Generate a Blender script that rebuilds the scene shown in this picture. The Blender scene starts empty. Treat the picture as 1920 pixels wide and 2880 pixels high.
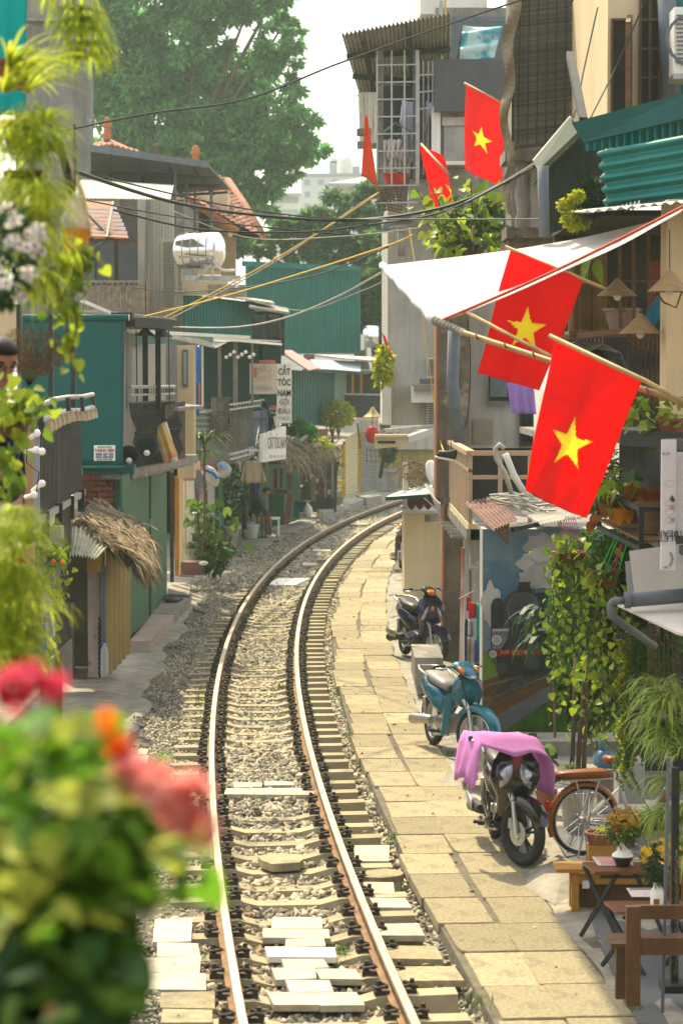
import bpy,bmesh,math,random
import numpy as np
from mathutils import Vector,Matrix
RND=random.Random(11)
NP=np.random.default_rng(5)
S=bpy.context.scene
COL=S.collection
V=Vector
HAZE=0.0005
FPX,VH,HC=6800.0,1070.0,4.0
TH=math.atan((1440-VH)/FPX)
cam_d=bpy.data.cameras.new('camera')
cam=bpy.data.objects.new('camera',cam_d);COL.objects.link(cam)
cam.location=(0,0,HC);cam.rotation_euler=(math.pi/2-TH,0,0)
cam_d.sensor_fit='HORIZONTAL';cam_d.sensor_width=24.0;cam_d.lens=FPX/1920*24.0
cam_d.clip_start=0.1;cam_d.clip_end=2000
cam_d.dof.use_dof=True;cam_d.dof.focus_distance=27.0;cam_d.dof.aperture_fstop=4.0
S.camera=cam
SUN_AZ,SUN_EL=math.radians(-20),math.radians(54)
w=bpy.data.worlds.new('World');S.world=w;w.use_nodes=True
nt=w.node_tree;nt.nodes.clear()
sky=nt.nodes.new('ShaderNodeTexSky');sky.sky_type='NISHITA';sky.sun_disc=False
sky.sun_elevation=SUN_EL;sky.sun_rotation=SUN_AZ
sky.air_density=1.2;sky.dust_density=5.0;sky.ozone_density=1.0;sky.altitude=10
hz=nt.nodes.new('ShaderNodeMixRGB');hz.inputs[0].default_value=0.4;hz.inputs[2].default_value=(8.5,8.2,7.6,1)
bg=nt.nodes.new('ShaderNodeBackground');bg.inputs[1].default_value=0.15
ow=nt.nodes.new('ShaderNodeOutputWorld')
nt.links.new(sky.outputs[0],hz.inputs[1]);nt.links.new(hz.outputs[0],bg.inputs[0]);nt.links.new(bg.outputs[0],ow.inputs[0])
sun_d=bpy.data.lights.new('sun','SUN');sun=bpy.data.objects.new('sun',sun_d);COL.objects.link(sun)
sun_d.energy=4.1;sun_d.angle=math.radians(0.9);sun_d.color=(1.0,0.86,0.56)
SUNV=V((math.sin(SUN_AZ)*math.cos(SUN_EL),math.cos(SUN_AZ)*math.cos(SUN_EL),math.sin(SUN_EL)))
sun.rotation_euler=SUNV.to_track_quat('Z','Y').to_euler();sun.location=SUNV*60
vs=S.view_settings
S.display_settings.display_device='sRGB'
vs.view_transform='Standard';vs.look='None';vs.gamma=1.0;vs.use_curve_mapping=False
vs.exposure=1.0
S.render.engine='CYCLES'
cy=S.cycles
cy.use_denoising=True
cy.max_bounces=8;cy.diffuse_bounces=4;cy.glossy_bounces=3;cy.transparent_max_bounces=8;cy.volume_bounces=1
cy.sample_clamp_indirect=6.0;cy.caustics_reflective=False;cy.caustics_refractive=False
def ray(u,v):
 x=(u-960)/FPX;y=(1440-v)/FPX
 return V((x,math.cos(TH)+y*math.sin(TH),-math.sin(TH)+y*math.cos(TH)))
def W(u,v,Y):
 r=ray(u,v);t=Y/r.y
 return V((r.x*t,Y,HC+r.z*t))
def G(u,v,z=-0.1):
 r=ray(u,v);t=(z-HC)/r.z
 return V((r.x*t,r.y*t,z))
class Plane:
 """upright plane through two plan points"""
 def __init__(s,a,b,off=0.0):
  s.a=V((a[0],a[1],0));s.b=V((b[0],b[1],0));d=(s.b-s.a).normalized()
  s.d=d;s.n=V((d.y,-d.x,0));s.a=s.a+s.n*off;s.b=s.b+s.n*off
 def __call__(s,u,v,off=0.0):
  r=ray(u,v);o=V((0,0,HC));t=(s.a+s.n*off-o).dot(s.n)/r.dot(s.n)
  return o+r*t
 def off(s,d):return Plane(s.a,s.b,d)
 def p(s,t,z,off=0.0):return s.a+s.d*t+s.n*off+V((0,0,z))
CF=(0.31130495,3.42653024,1.69485122,-1.01761187)
def cx(Y):
 t=(Y-50)/40;return((CF[0]*t+CF[1])*t+CF[2])*t+CF[3]
def cs(Y):return(cx(Y+.05)-cx(Y-.05))/.1
def T(Y,off,z=0.0):
 k=cs(Y);n=math.hypot(1,k);return V((cx(Y)+off/n,Y-off*k/n,z))
MATS={}
def mat(name,c,c2=None,sc=4,rough=.75,metal=0,bump=0,bsc=None,streak=None,rnd=0,trans=0,island=0,stretch=None,spots=None,coat=0,alpha=1,ramp=(.35,.65),emit=0,spec=.2,sat=0):
 m=bpy.data.materials.new(name);m.use_nodes=True;n=m.node_tree;N=n.nodes;L=n.links;N.clear()
 out=N.new('ShaderNodeOutputMaterial');p=N.new('ShaderNodeBsdfPrincipled')
 tc=N.new('ShaderNodeTexCoord');mp=N.new('ShaderNodeMapping');L.new(tc.outputs['Object'],mp.inputs[0])
 if stretch:mp.inputs['Scale'].default_value=stretch
 col=None
 def rgb(c_):return(*c_,1)if len(c_)==3 else c_
 r=N.new('ShaderNodeRGB');r.outputs[0].default_value=rgb(c);col=r.outputs[0]
 def noise(scale,src,det=5,rg=.6):
  t=N.new('ShaderNodeTexNoise');t.inputs['Scale'].default_value=scale;t.inputs['Detail'].default_value=det
  t.inputs['Roughness'].default_value=rg;L.new(src,t.inputs['Vector']);return t
 def mix(f,a,b,mode='MIX'):
  x=N.new('ShaderNodeMixRGB');x.blend_type=mode
  if isinstance(f,float):x.inputs[0].default_value=f
  else:L.new(f,x.inputs[0])
  L.new(a,x.inputs[1])
  if isinstance(b,tuple):x.inputs[2].default_value=rgb(b)
  else:L.new(b,x.inputs[2])
  return x.outputs[0]
 def rampn(src,lo,hi):
  x=N.new('ShaderNodeMapRange');x.inputs[1].default_value=lo;x.inputs[2].default_value=hi;L.new(src,x.inputs[0]);return x.outputs[0]
 if c2:
  t=noise(sc,mp.outputs[0]);col=mix(rampn(t.outputs[0],*ramp),col,c2)
 if island:
  g=N.new('ShaderNodeNewGeometry');h=N.new('ShaderNodeHueSaturation');L.new(col,h.inputs['Color'])
  mr=N.new('ShaderNodeMapRange');mr.inputs[3].default_value=1-island;mr.inputs[4].default_value=1+island
  L.new(g.outputs['Random Per Island'],mr.inputs[0]);L.new(mr.outputs[0],h.inputs['Value'])
  if sat:
   wn=N.new('ShaderNodeTexWhiteNoise');wn.noise_dimensions='1D';L.new(g.outputs['Random Per Island'],wn.inputs['W'])
   ms=N.new('ShaderNodeMapRange');ms.inputs[3].default_value=.5-sat;ms.inputs[4].default_value=.5+sat
   L.new(wn.outputs[0],ms.inputs[0]);L.new(ms.outputs[0],h.inputs['Hue'])
  col=h.outputs[0]
 if rnd:
  g=N.new('ShaderNodeObjectInfo');h=N.new('ShaderNodeHueSaturation');L.new(col,h.inputs['Color'])
  mr=N.new('ShaderNodeMapRange');mr.inputs[3].default_value=1-rnd;mr.inputs[4].default_value=1+rnd
  L.new(g.outputs['Random'],mr.inputs[0]);L.new(mr.outputs[0],h.inputs['Value']);col=h.outputs[0]
 if streak:
  m2=N.new('ShaderNodeMapping');m2.inputs['Scale'].default_value=(3.5,3.5,.35);L.new(tc.outputs['Object'],m2.inputs[0])
  t=noise(1.6,m2.outputs[0],7,.7);f=rampn(t.outputs[0],.47,.72)
  k=N.new('ShaderNodeMath');k.operation='MULTIPLY';k.inputs[1].default_value=streak[1];L.new(f,k.inputs[0])
  col=mix(k.outputs[0],col,streak[0])
 if spots:
  t=noise(spots[1],mp.outputs[0],8,.65);col=mix(rampn(t.outputs[0],spots[2],spots[3]),col,spots[0])
 L.new(col,p.inputs['Base Color'])
 p.inputs['Roughness'].default_value=rough;p.inputs['Metallic'].default_value=metal
 p.inputs['Specular IOR Level'].default_value=spec
 if coat:p.inputs['Coat Weight'].default_value=coat;p.inputs['Coat Roughness'].default_value=.06
 if emit:L.new(col,p.inputs['Emission Color']);p.inputs['Emission Strength'].default_value=emit
 if alpha<1:p.inputs['Alpha'].default_value=alpha
 if bump:
  t=noise(bsc or sc*4,mp.outputs[0],6,.65);b=N.new('ShaderNodeBump');b.inputs['Strength'].default_value=min(1,bump)
  b.inputs['Distance'].default_value=.02;L.new(t.outputs[0],b.inputs['Height']);L.new(b.outputs[0],p.inputs['Normal'])
 sh=p.outputs[0]
 if trans:
  tr=N.new('ShaderNodeBsdfTranslucent');L.new(col,tr.inputs[0]);mx=N.new('ShaderNodeMixShader');mx.inputs[0].default_value=trans
  L.new(sh,mx.inputs[1]);L.new(tr.outputs[0],mx.inputs[2]);sh=mx.outputs[0]
 L.new(sh,out.inputs[0]);MATS[name]=m
 return m
ORG={}
def tag(o,label=None,cat=None,group=None,kind=None):
 if label:o['label']=label
 if cat:o['category']=cat
 if group:o['group']=group
 if kind:o['kind']=kind
 return o
def thing(name,label,cat,loc=(0,0,0),group=None):
 o=bpy.data.objects.new(name,None);COL.objects.link(o);o.location=loc;o.empty_display_size=.2
 ORG[o]=V(loc);return tag(o,label,cat,group)
def struct(name,label=None):
 return None
def link(name,me,m,parent=None,org=None):
 o=bpy.data.objects.new(name,me);COL.objects.link(o)
 if m is not None and len(me.materials)==0:me.materials.append(m)
 if parent is not None:o.parent=parent;ORG[o]=ORG[parent]
 else:o.location=org;ORG[o]=V(org)
 return o
def piece(name,me,parent,loc,rot=(0,0,0),sc=(1,1,1)):
 """one of many alike pieces: shares its mesh; loc in world space of the unturned thing"""
 o=bpy.data.objects.new(name,me);COL.objects.link(o);o.parent=parent
 o.location=V(loc)-ORG[parent];o.rotation_euler=rot;o.scale=sc;ORG[o]=V(loc)
 return o
def frame(x,n):
 """rotation whose X axis is x and whose Z axis is close to n"""
 x=V(x).normalized();n=V(n);y=n.cross(x)
 if y.length<1e-6:y=V((0,1,0)).cross(x)
 y.normalize();z=x.cross(y)
 return Matrix((x,y,z)).transposed()
class MB:
 def __init__(s):s.v=[];s.f=[]
 def add(s,vs,fs):
  n=len(s.v);s.v+=[tuple(p)for p in vs];s.f+=[tuple(i+n for i in f)for f in fs];return s
 def box(s,c,d,M=None):
  c=V(c);q=[]
  for i in(-.5,.5):
   for j in(-.5,.5):
    for k in(-.5,.5):
     p=V((i*d[0],j*d[1],k*d[2]));q.append(c+(M@p if M else p))
  return s.add(q,[(0,1,3,2),(4,6,7,5),(0,4,5,1),(2,3,7,6),(0,2,6,4),(1,5,7,3)])
 def prism(s,pts,vec):
  n=len(pts);vec=V(vec);a=[V(p)for p in pts]
  return s.add(a+[p+vec for p in a],[tuple(range(n))[::-1],tuple(range(n,2*n))]+[(i,(i+1)%n,n+(i+1)%n,n+i)for i in range(n)])
 def bar(s,a,b,w_,h=None,up=(0,0,1)):
  a,b=V(a),V(b);d=b-a
  if d.length<1e-6:return s
  return s.box((a+b)/2,(d.length,w_,h or w_),frame(d,up if abs(d.normalized().dot(V(up)))<.98 else(0,1,0)))
 def tube(s,path,r,n=6,closed=False):
  path=[V(p)for p in path];k=len(path);rr=r if isinstance(r,(list,tuple))else[r]*k
  vs=[];ref=None
  for i,p in enumerate(path):
   if closed:d=path[(i+1)%k]-path[i-1]
   else:d=path[min(i+1,k-1)]-path[max(i-1,0)]
   d=d.normalized()if d.length>1e-9 else V((0,0,1))
   if ref is None:ref=V((0,0,1))if abs(d.z)<.9 else V((1,0,0))
   x=(ref-d*ref.dot(d));x=x.normalized()if x.length>1e-6 else d.orthogonal().normalized()
   y=d.cross(x);ref=x
   for j in range(n):
    a=2*math.pi*j/n;vs.append(p+(x*math.cos(a)+y*math.sin(a))*rr[i])
  fs=[]
  for i in range(k if closed else k-1):
   i2=(i+1)%k
   for j in range(n):fs.append((i*n+j,i*n+(j+1)%n,i2*n+(j+1)%n,i2*n+j))
  if not closed:fs+=[tuple(range(n))[::-1],tuple(range((k-1)*n,k*n))]
  return s.add(vs,fs)
 def lathe(s,prof,c=(0,0,0),n=14,M=None,cap=True,jag=0):
  c=V(c);vs=[]
  for(r,z)in prof:
   for j in range(n):
    a=2*math.pi*j/n;p=V((r*math.cos(a),r*math.sin(a),z));vs.append(c+(M@p if M else p))
  k=len(prof);fs=[(i*n+j,i*n+(j+1)%n,(i+1)*n+(j+1)%n,(i+1)*n+j)for i in range(k-1)for j in range(n)]
  if cap:fs+=[tuple(range(n))[::-1],tuple(range((k-1)*n,k*n))]
  return s.add(vs,fs)
 def ball(s,c,r,n=8,M=None):
  rr=r if isinstance(r,(tuple,list))else(r,r,r);c=V(c);k=n//2+1;vs=[];fs=[]
  for i in range(k+1):
   a=math.pi*i/k
   for j in range(n):
    b=2*math.pi*j/n;p=V((rr[0]*math.sin(a)*math.cos(b),rr[1]*math.sin(a)*math.sin(b),-rr[2]*math.cos(a)));vs.append(c+(M@p if M else p))
  for i in range(k):
   for j in range(n):fs.append((i*n+j,i*n+(j+1)%n,(i+1)*n+(j+1)%n,(i+1)*n+j))
  return s.add(vs,fs)
 def sheet(s,P,nu,nv,fn=None,th=.004):
  """a cloth or plate between corners P00,P10,P11,P01, displaced by fn(a,b) along its normal, with thickness"""
  p00,p10,p11,p01=[V(p)for p in P];nrm=(p10-p00).cross(p01-p00)
  if nrm.length<1e-9:nrm=(p11-p10).cross(p01-p00)
  nrm.normalize();vs=[]
  for j in range(nv+1):
   b=j/nv
   for i in range(nu+1):
    a=i/nu;q=(p00*(1-a)+p10*a)*(1-b)+(p01*(1-a)+p11*a)*b
    d=fn(a,b)if fn else 0
    q=q+(nrm*d if not isinstance(d,Vector)else d);vs.append(q)
  w_=nu+1;m=len(vs);vs2=vs+[q-nrm*th for q in vs];fs=[]
  for j in range(nv):
   for i in range(nu):
    a=j*w_+i;q=(a,a+1,a+1+w_,a+w_);fs.append(q);fs.append(tuple(x+m for x in q[::-1]))
  ed=[i for i in range(w_)]+[j*w_+nu for j in range(1,nv+1)]+[nv*w_+i for i in range(nu-1,-1,-1)]+[j*w_ for j in range(nv-1,0,-1)]
  for a,b in zip(ed,ed[1:]+ed[:1]):fs.append((b,a,a+m,b+m))
  return s.add(vs2,fs)
 def corr(s,P,n,amp=.018,th=.003,trap=False,nv=1,noise=0):
  """corrugated sheet, ribs running from edge P00-P10 to edge P01-P11"""
  ph=RND.random()*9
  def fn(a,b):
   x=a*n*2*math.pi
   y=max(-1,min(1,2.2*math.sin(x)))if trap else math.sin(x)
   return amp*y+noise*math.sin(b*7+ph+a*3)*math.sin(a*11+ph)
  return s.sheet(P,int(n*(8 if trap else 6)),nv,fn,th)
 def loft(s,rings,n=12,ex=2.6):
  """closed body through sections (x, z, half width, half height, tilt) running along x"""
  vs=[]
  for(x,z,wy,hz_,*r)in rings:
   ti=r[0]if r else 0
   for j in range(n):
    a=2*math.pi*j/n;c_,s_=math.cos(a),math.sin(a)
    py=wy*abs(c_)**(2/ex)*(1 if c_>=0 else-1);pz=hz_*abs(s_)**(2/ex)*(1 if s_>=0 else-1)
    vs.append(V((x-pz*math.sin(ti),py,z+pz*math.cos(ti))))
  k=len(rings);fs=[(i*n+j,i*n+(j+1)%n,(i+1)*n+(j+1)%n,(i+1)*n+j)for i in range(k-1)for j in range(n)]
  fs+=[tuple(range(n))[::-1],tuple(range((k-1)*n,k*n))]
  return s.add(vs,fs)
 def xf(s,M):
  s.v=[tuple(M@V(p))for p in s.v];return s
 def mesh(s,name,org=(0,0,0),smooth=False,recalc=True):
  me=bpy.data.meshes.new(name);o=V(org)
  me.from_pydata([(p[0]-o.x,p[1]-o.y,p[2]-o.z)for p in s.v],[],s.f)
  if recalc:
   b=bmesh.new();b.from_mesh(me);bmesh.ops.recalc_face_normals(b,faces=b.faces[:]);b.to_mesh(me);b.free()
  if smooth:
   me.shade_smooth()
   if smooth is not True:
    me.set_sharp_from_angle(angle=math.radians(smooth))
  me.update();return me
 def build(s,name,m,parent=None,smooth=False,recalc=True):
  if parent is not None:return link(name,s.mesh(name,ORG[parent],smooth,recalc),m,parent)
  a=np.array(s.v);org=V((a[:,0].mean(),a[:,1].mean(),a[:,2].min()))
  return link(name,s.mesh(name,org,smooth,recalc),m,None,org)
def dup(root,loc,rz,label=None):
 def cp(o,par):
  c=o.copy();COL.objects.link(c)
  if par is not None:c.parent=par
  for ch in o.children:cp(ch,c)
  return c
 r=cp(root,None);r.location=loc;r.rotation_euler=(0,0,rz)
 if label:r['label']=label
 return r
def np_mesh(name,v,f,m,parent=None,org=None,smooth=False):
 """a big mesh from arrays: v (n,3), f (k,4) or (k,3)"""
 o_=ORG[parent]if parent is not None else V(org)
 me=bpy.data.meshes.new(name);v=np.asarray(v,np.float64)-np.array(o_)[None];f=np.asarray(f,np.int32);k,c=f.shape
 me.vertices.add(len(v));me.vertices.foreach_set('co',v.astype(np.float32).ravel())
 me.loops.add(k*c);me.loops.foreach_set('vertex_index',f.ravel())
 me.polygons.add(k);me.polygons.foreach_set('loop_start',np.arange(0,k*c,c,dtype=np.int32));me.polygons.foreach_set('loop_total',np.full(k,c,np.int32))
 me.update(calc_edges=True)
 if smooth:me.shade_smooth()
 return link(name,me,m,parent,org)
def leaf_cloud(P,D,L,Wd,fold=.25,up=None):
 """folded diamond leaves: base points P, directions D, lengths L, widths Wd -> arrays"""
 P=np.asarray(P,float);n=len(P);D=np.asarray(D,float);D=D/np.linalg.norm(D,axis=1,keepdims=True)
 q=NP.normal(size=(n,3))*.5;q[:,2]+=1.0
 if up is not None:q=np.tile(np.asarray(up,float),(n,1))+NP.normal(size=(n,3))*.25
 sd=np.cross(D,q);sd/=np.linalg.norm(sd,axis=1,keepdims=True)+1e-9;nn=np.cross(sd,D)
 L=np.asarray(L).reshape(-1,1)*np.ones((n,1));Wd=np.asarray(Wd).reshape(-1,1)*np.ones((n,1))
 a=P;t=P+D*L-nn*L*.12;mid=P+D*L*.45
 l=mid+sd*Wd*.5+nn*Wd*fold;r=mid-sd*Wd*.5+nn*Wd*fold
 v=np.stack([a,l,t,r],1).reshape(-1,3);i=np.arange(n)[:,None]*4
 f=np.concatenate([i+np.array([[0,1,2]]),i+np.array([[0,2,3]])],0)
 return v,f
M_ground=mat('earth',(.20,.175,.13),(.13,.115,.09),sc=1.5,rough=.95,bump=.5,bsc=30)
M_bed=mat('trackbed_gravel',(.20,.175,.13),(.08,.068,.05),sc=22,rough=.95,bump=1,bsc=35)
M_stone=mat('ballast_stone',(.35,.305,.215),(.23,.215,.175),sc=1.2,rough=.9,island=.5,bump=.2,bsc=60)
M_stone_rust=mat('ballast_stone_rusty',(.20,.145,.09),(.13,.1,.07),sc=3,rough=.95,island=.4)
M_sleeper=mat('sleeper_concrete',(.35,.30,.19),(.27,.225,.145),sc=5,rough=.9,bump=.25,bsc=60,rnd=.12,spots=((.2,.17,.12),7,.62,.75))
M_railtop=mat('rail_head_steel',(.40,.35,.28),(.24,.18,.125),sc=5,rough=.5,metal=1,ramp=(.3,.75),stretch=(6,.5,1))
M_railrust=mat('rail_rust',(.26,.15,.075),(.15,.085,.045),sc=6,rough=.85,bump=.2,bsc=80)
M_clip=mat('clip_iron',(.045,.038,.032),(.08,.06,.045),sc=30,rough=.7,metal=.3)
M_slab=mat('paving_concrete',(.37,.315,.195),(.255,.215,.13),sc=16,rough=.9,bump=.8,bsc=55,rnd=.2,spots=((.17,.145,.10),2.6,.52,.70))
M_apron=mat('apron_concrete',(.32,.29,.23),(.20,.185,.15),sc=5,rough=.88,bump=.6,bsc=40,spots=((.2,.19,.16),1.1,.56,.72))
M_marble=mat('pale_stone_slab',(.44,.40,.31),(.34,.30,.22),sc=7,rough=.6,bump=.3,bsc=30,spots=((.25,.21,.15),3,.6,.7),rnd=.12)
M_white=mat('white_tile',(.78,.76,.70),(.70,.67,.6),sc=6,rough=.4)
mb=MB();R_=700
mb.add([(-R_,-60,-.45),(R_,-60,-.45),(R_,1200,-.45),(-R_,1200,-.45)],[(0,1,2,3)])
tag(mb.build('ground',M_ground,recalc=False),'bare earth ground under the street',kind='structure')
PROF=[(-4.2,-.21),(-2.6,-.2),(-1.9,-.185),(-1.4,-.17),(-1.0,-.19),(-.72,-.215),(-.5,-.25),(-.3,-.245),(0,-.25),(.3,-.245),(.5,-.25),(.7,-.285),(.9,-.34),(1.0,-.30),(1.12,-.2),(1.3,-.19),(2.2,-.25)]
PX=[p[0]for p in PROF];PZ=[p[1]for p in PROF]
def zb(off):return np.interp(off,PX,PZ)
mb=MB();ys=[8+i*1.0 for i in range(112)];w_=len(PROF)
vs_=[T(y,o,z)for y in ys for(o,z)in PROF]
fs_=[(i*w_+j,i*w_+j+1,(i+1)*w_+j+1,(i+1)*w_+j)for i in range(len(ys)-1)for j in range(w_-1)]
mb.add(vs_,fs_)
tag(mb.build('trackbed',M_bed,smooth=True,recalc=False),'gravel bed under the railway track',kind='structure')
def stones(name,m,n,y0,y1,offs,size,label,power=1.0):
 Y=y0+(y1-y0)*NP.random(n)**power;o=offs(n,Y);keep=~np.isnan(o);Y=Y[keep];o=o[keep];n=len(Y)
 t=(Y-50)/40;X=((CF[0]*t+CF[1])*t+CF[2])*t+CF[3]
 k=(3*CF[0]*t**2+2*CF[1]*t+CF[2])/40;q=np.sqrt(1+k*k)
 s_=NP.uniform(size[0],size[1],n)*(1+np.clip((Y-40)/120,0,.5))*np.where(o<-.7,.72,1)
 cov=np.where(np.abs(o)<.5,.055*np.exp(-((Y-25.2)/2.3)**4)+.035*np.clip(np.sin(Y*.55),0,1)*(Y>34),0)+np.where(o<-.6,.02*np.sin(Y*.9),0)
 C=np.stack([X+o/q,Y-o*k/q,zb(o)+cov+s_*NP.uniform(-.1,.4,n)],1)
 cube=np.array([[i,j,l]for i in(-.5,.5)for j in(-.5,.5)for l in(-.5,.5)])
 b=cube[None]*(1+NP.uniform(-.45,.25,(n,8,1)))+NP.uniform(-.16,.16,(n,8,3))
 b=b*np.stack([NP.uniform(.85,1.4,n),NP.uniform(.6,1.0,n),NP.uniform(.35,.65,n)],1)[:,None,:]*s_[:,None,None]
 q4=NP.normal(size=(n,4));q4[:,1:3]*=.45;q4/=np.linalg.norm(q4,axis=1,keepdims=True);a,x,y,z=q4.T
 Rm=np.stack([1-2*(y*y+z*z),2*(x*y-z*a),2*(x*z+y*a),2*(x*y+z*a),1-2*(x*x+z*z),2*(y*z-x*a),2*(x*z-y*a),2*(y*z+x*a),1-2*(x*x+y*y)],1).reshape(n,3,3)
 b=np.einsum('nij,nkj->nki',Rm,b)+C[:,None,:]
 fc=np.array([(0,1,3,2),(4,6,7,5),(0,4,5,1),(2,3,7,6),(0,2,6,4),(1,5,7,3)])
 f=(np.arange(n)[:,None,None]*8+fc[None]).reshape(-1,4)
 return tag(np_mesh(name,b.reshape(-1,3),f,m,None,(0,0,0)),label,kind='stuff')
def off_all(n,Y):
 lo=np.where(Y<27.5,-2.5,np.where(Y<47,-1.36,np.where(Y<60,-2.1,-1.55)))
 lo=lo+.12*np.sin(Y*2.1)+.08*np.sin(Y*5.3)
 o=lo+(1.16+.05*np.sin(Y*3.7)-lo)*NP.random(n)
 o[(np.abs(np.abs(o)-.535)<.055)]=np.nan
 return o
stones('ballast_gravel',M_stone,52000,14,44,off_all,(.036,.074),'pale angular ballast stones between and beside the rails',1.0)
stones('ballast_gravel',M_stone,44000,44,104,off_all,(.05,.085),'ballast stones along the far bend of the track',1.15)
stones('ballast_gravel',M_stone_rust,2600,14,20.5,lambda n,Y:np.where(NP.random(n)<.6,-.535+NP.normal(0,.16,n),.535+NP.normal(0,.13,n))+np.where(NP.random(n)<-1,1,0),(.045,.08),'brown rust stained stones close to the near rails')
M_ash=mat('ash_stone',(.022,.022,.026),(.16,.15,.14),sc=6,rough=1,island=.4)
stones('ash_patch',M_ash,420,29.3,31.0,lambda n,Y:.06+NP.normal(0,.13,n),(.03,.055),'patch of black ashy stones between the rails')
trk=thing('railway_track','curving metre gauge railway track with worn shiny rails on concrete sleepers','railway track',T(20,0,-.15))
SLP=[]
ys=13.6
while ys<104:
 SLP.append(ys);ys+=.626/math.hypot(1,cs(ys))
def sleeper_mesh():
 m=MB();sec=[]
 for o,zt in[(-.95,-.16),(-.42,-.15),(-.25,-.195),(.25,-.195),(.42,-.15),(.95,-.145)]:
  for(y,z)in[(-.13,-.36),(-.095,zt),(.095,zt),(.13,-.36)]:sec.append((o,y,z))
 fs=[(i*4+j,i*4+(j+1)%4,(i+1)*4+(j+1)%4,(i+1)*4+j)for i in range(5)for j in range(4)]+[(0,1,2,3),(20,21,22,23)]
 m.add(sec,fs);return m.mesh('sleeper')
ME_sl=sleeper_mesh();ME_sl.materials.append(M_sleeper)
m=MB()
m.box((0,0,-.135),(.10,.09,.035));m.tube([(-.05,-.035,-.11),(0,-.05,-.085),(.05,-.03,-.1),(.03,.03,-.1),(-.04,.04,-.085)],.013,5);m.tube([(.02,0,-.13),(.02,0,-.055)],.016,6)
ME_cl=m.mesh('rail_clip');ME_cl.materials.append(M_clip)
mfar=MB();nclip=0
for i,y in enumerate(SLP):
 rz=-math.atan(cs(y));dz=RND.uniform(-.012,.008)
 o=piece('sleeper',ME_sl,trk,T(y,RND.uniform(-.015,.015),dz),(0,RND.uniform(-.012,.012),rz+RND.uniform(-.02,.02)))
 for s1 in(-1,1):
  for s2 in(-1,1):
   p=T(y,s1*.535+s2*.095,0)
   if nclip<296:
    c=bpy.data.objects.new('rail_clip',ME_cl);COL.objects.link(c);c.parent=o
    c.location=(s1*.535+s2*.095,RND.uniform(-.02,.02),0);c.rotation_euler=(0,0,(math.pi if s2<0 else 0)+RND.uniform(-.2,.2));nclip+=1
   else:
    mfar.box(p+V((0,0,-.11)),(.1,.09,.07),Matrix.Rotation(rz,3,'Z'))
tag(mfar.build('rail_clips',M_clip,trk),kind='stuff')
def rail(s1):
 yy=[8+i*.8 for i in range(126)]
 top=MB();web=MB()
 pr=[(-.031,-.004),(-.026,0),(.026,0),(.031,-.004),(.031,-.03),(-.031,-.03)]
 pw=[(-.027,-.03),(.027,-.03),(.009,-.045),(.009,-.115),(.055,-.128),(.055,-.14),(-.055,-.14),(-.055,-.128),(-.009,-.115),(-.009,-.045)]
 for b,prf in((top,pr),(web,pw)):
  n=len(prf);vs_=[T(y,s1*.535+a,z)for y in yy for(a,z)in prf]
  b.add(vs_,[(i*n+j,i*n+(j+1)%n,(i+1)*n+(j+1)%n,(i+1)*n+j)for i in range(len(yy)-1)for j in range(n)])
 r=web.build('rail',M_railrust,trk);top.build('rail_head',M_railtop,r)
 return r
for s1 in(-1,1):rail(s1)
M_joint=mat('joint_dirt',(.14,.12,.09),(.09,.08,.06),sc=6,rough=.95,bump=.4)
mb=MB();ys=[8+i for i in range(105)]
w2=[(1.06,-.3),(1.09,-.122),(2.05,-.122),(3.6,-.14),(6.0,-.14)]
mb.add([T(y,o,z)for y in ys for(o,z)in w2],[(i*5+j,i*5+j+1,(i+1)*5+j+1,(i+1)*5+j)for i in range(len(ys)-1)for j in range(4)])
pav=mb.build('pavement',M_joint,recalc=False);tag(pav,'narrow pavement of square concrete slabs beside the track',kind='structure')
def slab_mesh(k):
 r=random.Random(k);m=MB();n=5;top=[]
 def edge(a,b):
  return[(a[0]+(b[0]-a[0])*i/n+r.uniform(-.008,.008),a[1]+(b[1]-a[1])*i/n+r.uniform(-.008,.008))for i in range(n)]
 q=[(-.5,-.5),(.5,-.5),(.5,.5),(-.5,.5)];pts=[]
 for i in range(4):pts+=edge(q[i],q[(i+1)%4])
 if r.random()<.4:pts[0]=(pts[0][0]+.05,pts[0][1]+.04)
 inn=[(x*.985,y*.985)for x,y in pts];N_=len(pts)
 m.add([(x,y,-.08)for x,y in pts]+[(x,y,-.008)for x,y in pts]+[(x,y,0)for x,y in inn],[tuple(range(2*N_,3*N_))]+[(i,(i+1)%N_,N_+(i+1)%N_,N_+i)for i in range(N_)]+[(N_+i,N_+(i+1)%N_,2*N_+(i+1)%N_,2*N_+i)for i in range(N_)])
 me=m.mesh('paving_slab');me.materials.append(M_slab);return me
ME_sb=[slab_mesh(k)for k in range(6)]
ns=0
rowsL=[];y=13.4
while y<92:rowsL.append((y,RND.uniform(.84,.98)*(1.15 if y>40 else 1)));y+=rowsL[-1][1]
for row,(o0,o1)in enumerate([(1.10,1.53),(1.545,2.0)]):
 for y,L_ in rowsL:
  p=T(y+L_/2,(o0+o1)/2+RND.uniform(-.012,.012)+(.05*math.sin(y*.9)if row==0 else 0),-.1+RND.uniform(-.006,.006))
  piece('paving_slab',RND.choice(ME_sb),pav,p,(RND.uniform(-.008,.008),RND.uniform(-.006,.006),-math.atan(cs(y))+RND.uniform(-.012,.012)),(o1-o0,L_-.022,1));ns+=1
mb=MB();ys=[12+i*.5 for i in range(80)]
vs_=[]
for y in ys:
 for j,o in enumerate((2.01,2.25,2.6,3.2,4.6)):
  vs_.append(T(y,o+(.03*math.sin(y*3.1)if j==0 else 0),-.105+(.02*math.sin(y*1.7+j)+.015*math.sin(y*4.1+j*2)if 0<j<3 else(-.012 if j==0 else.01))))
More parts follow.
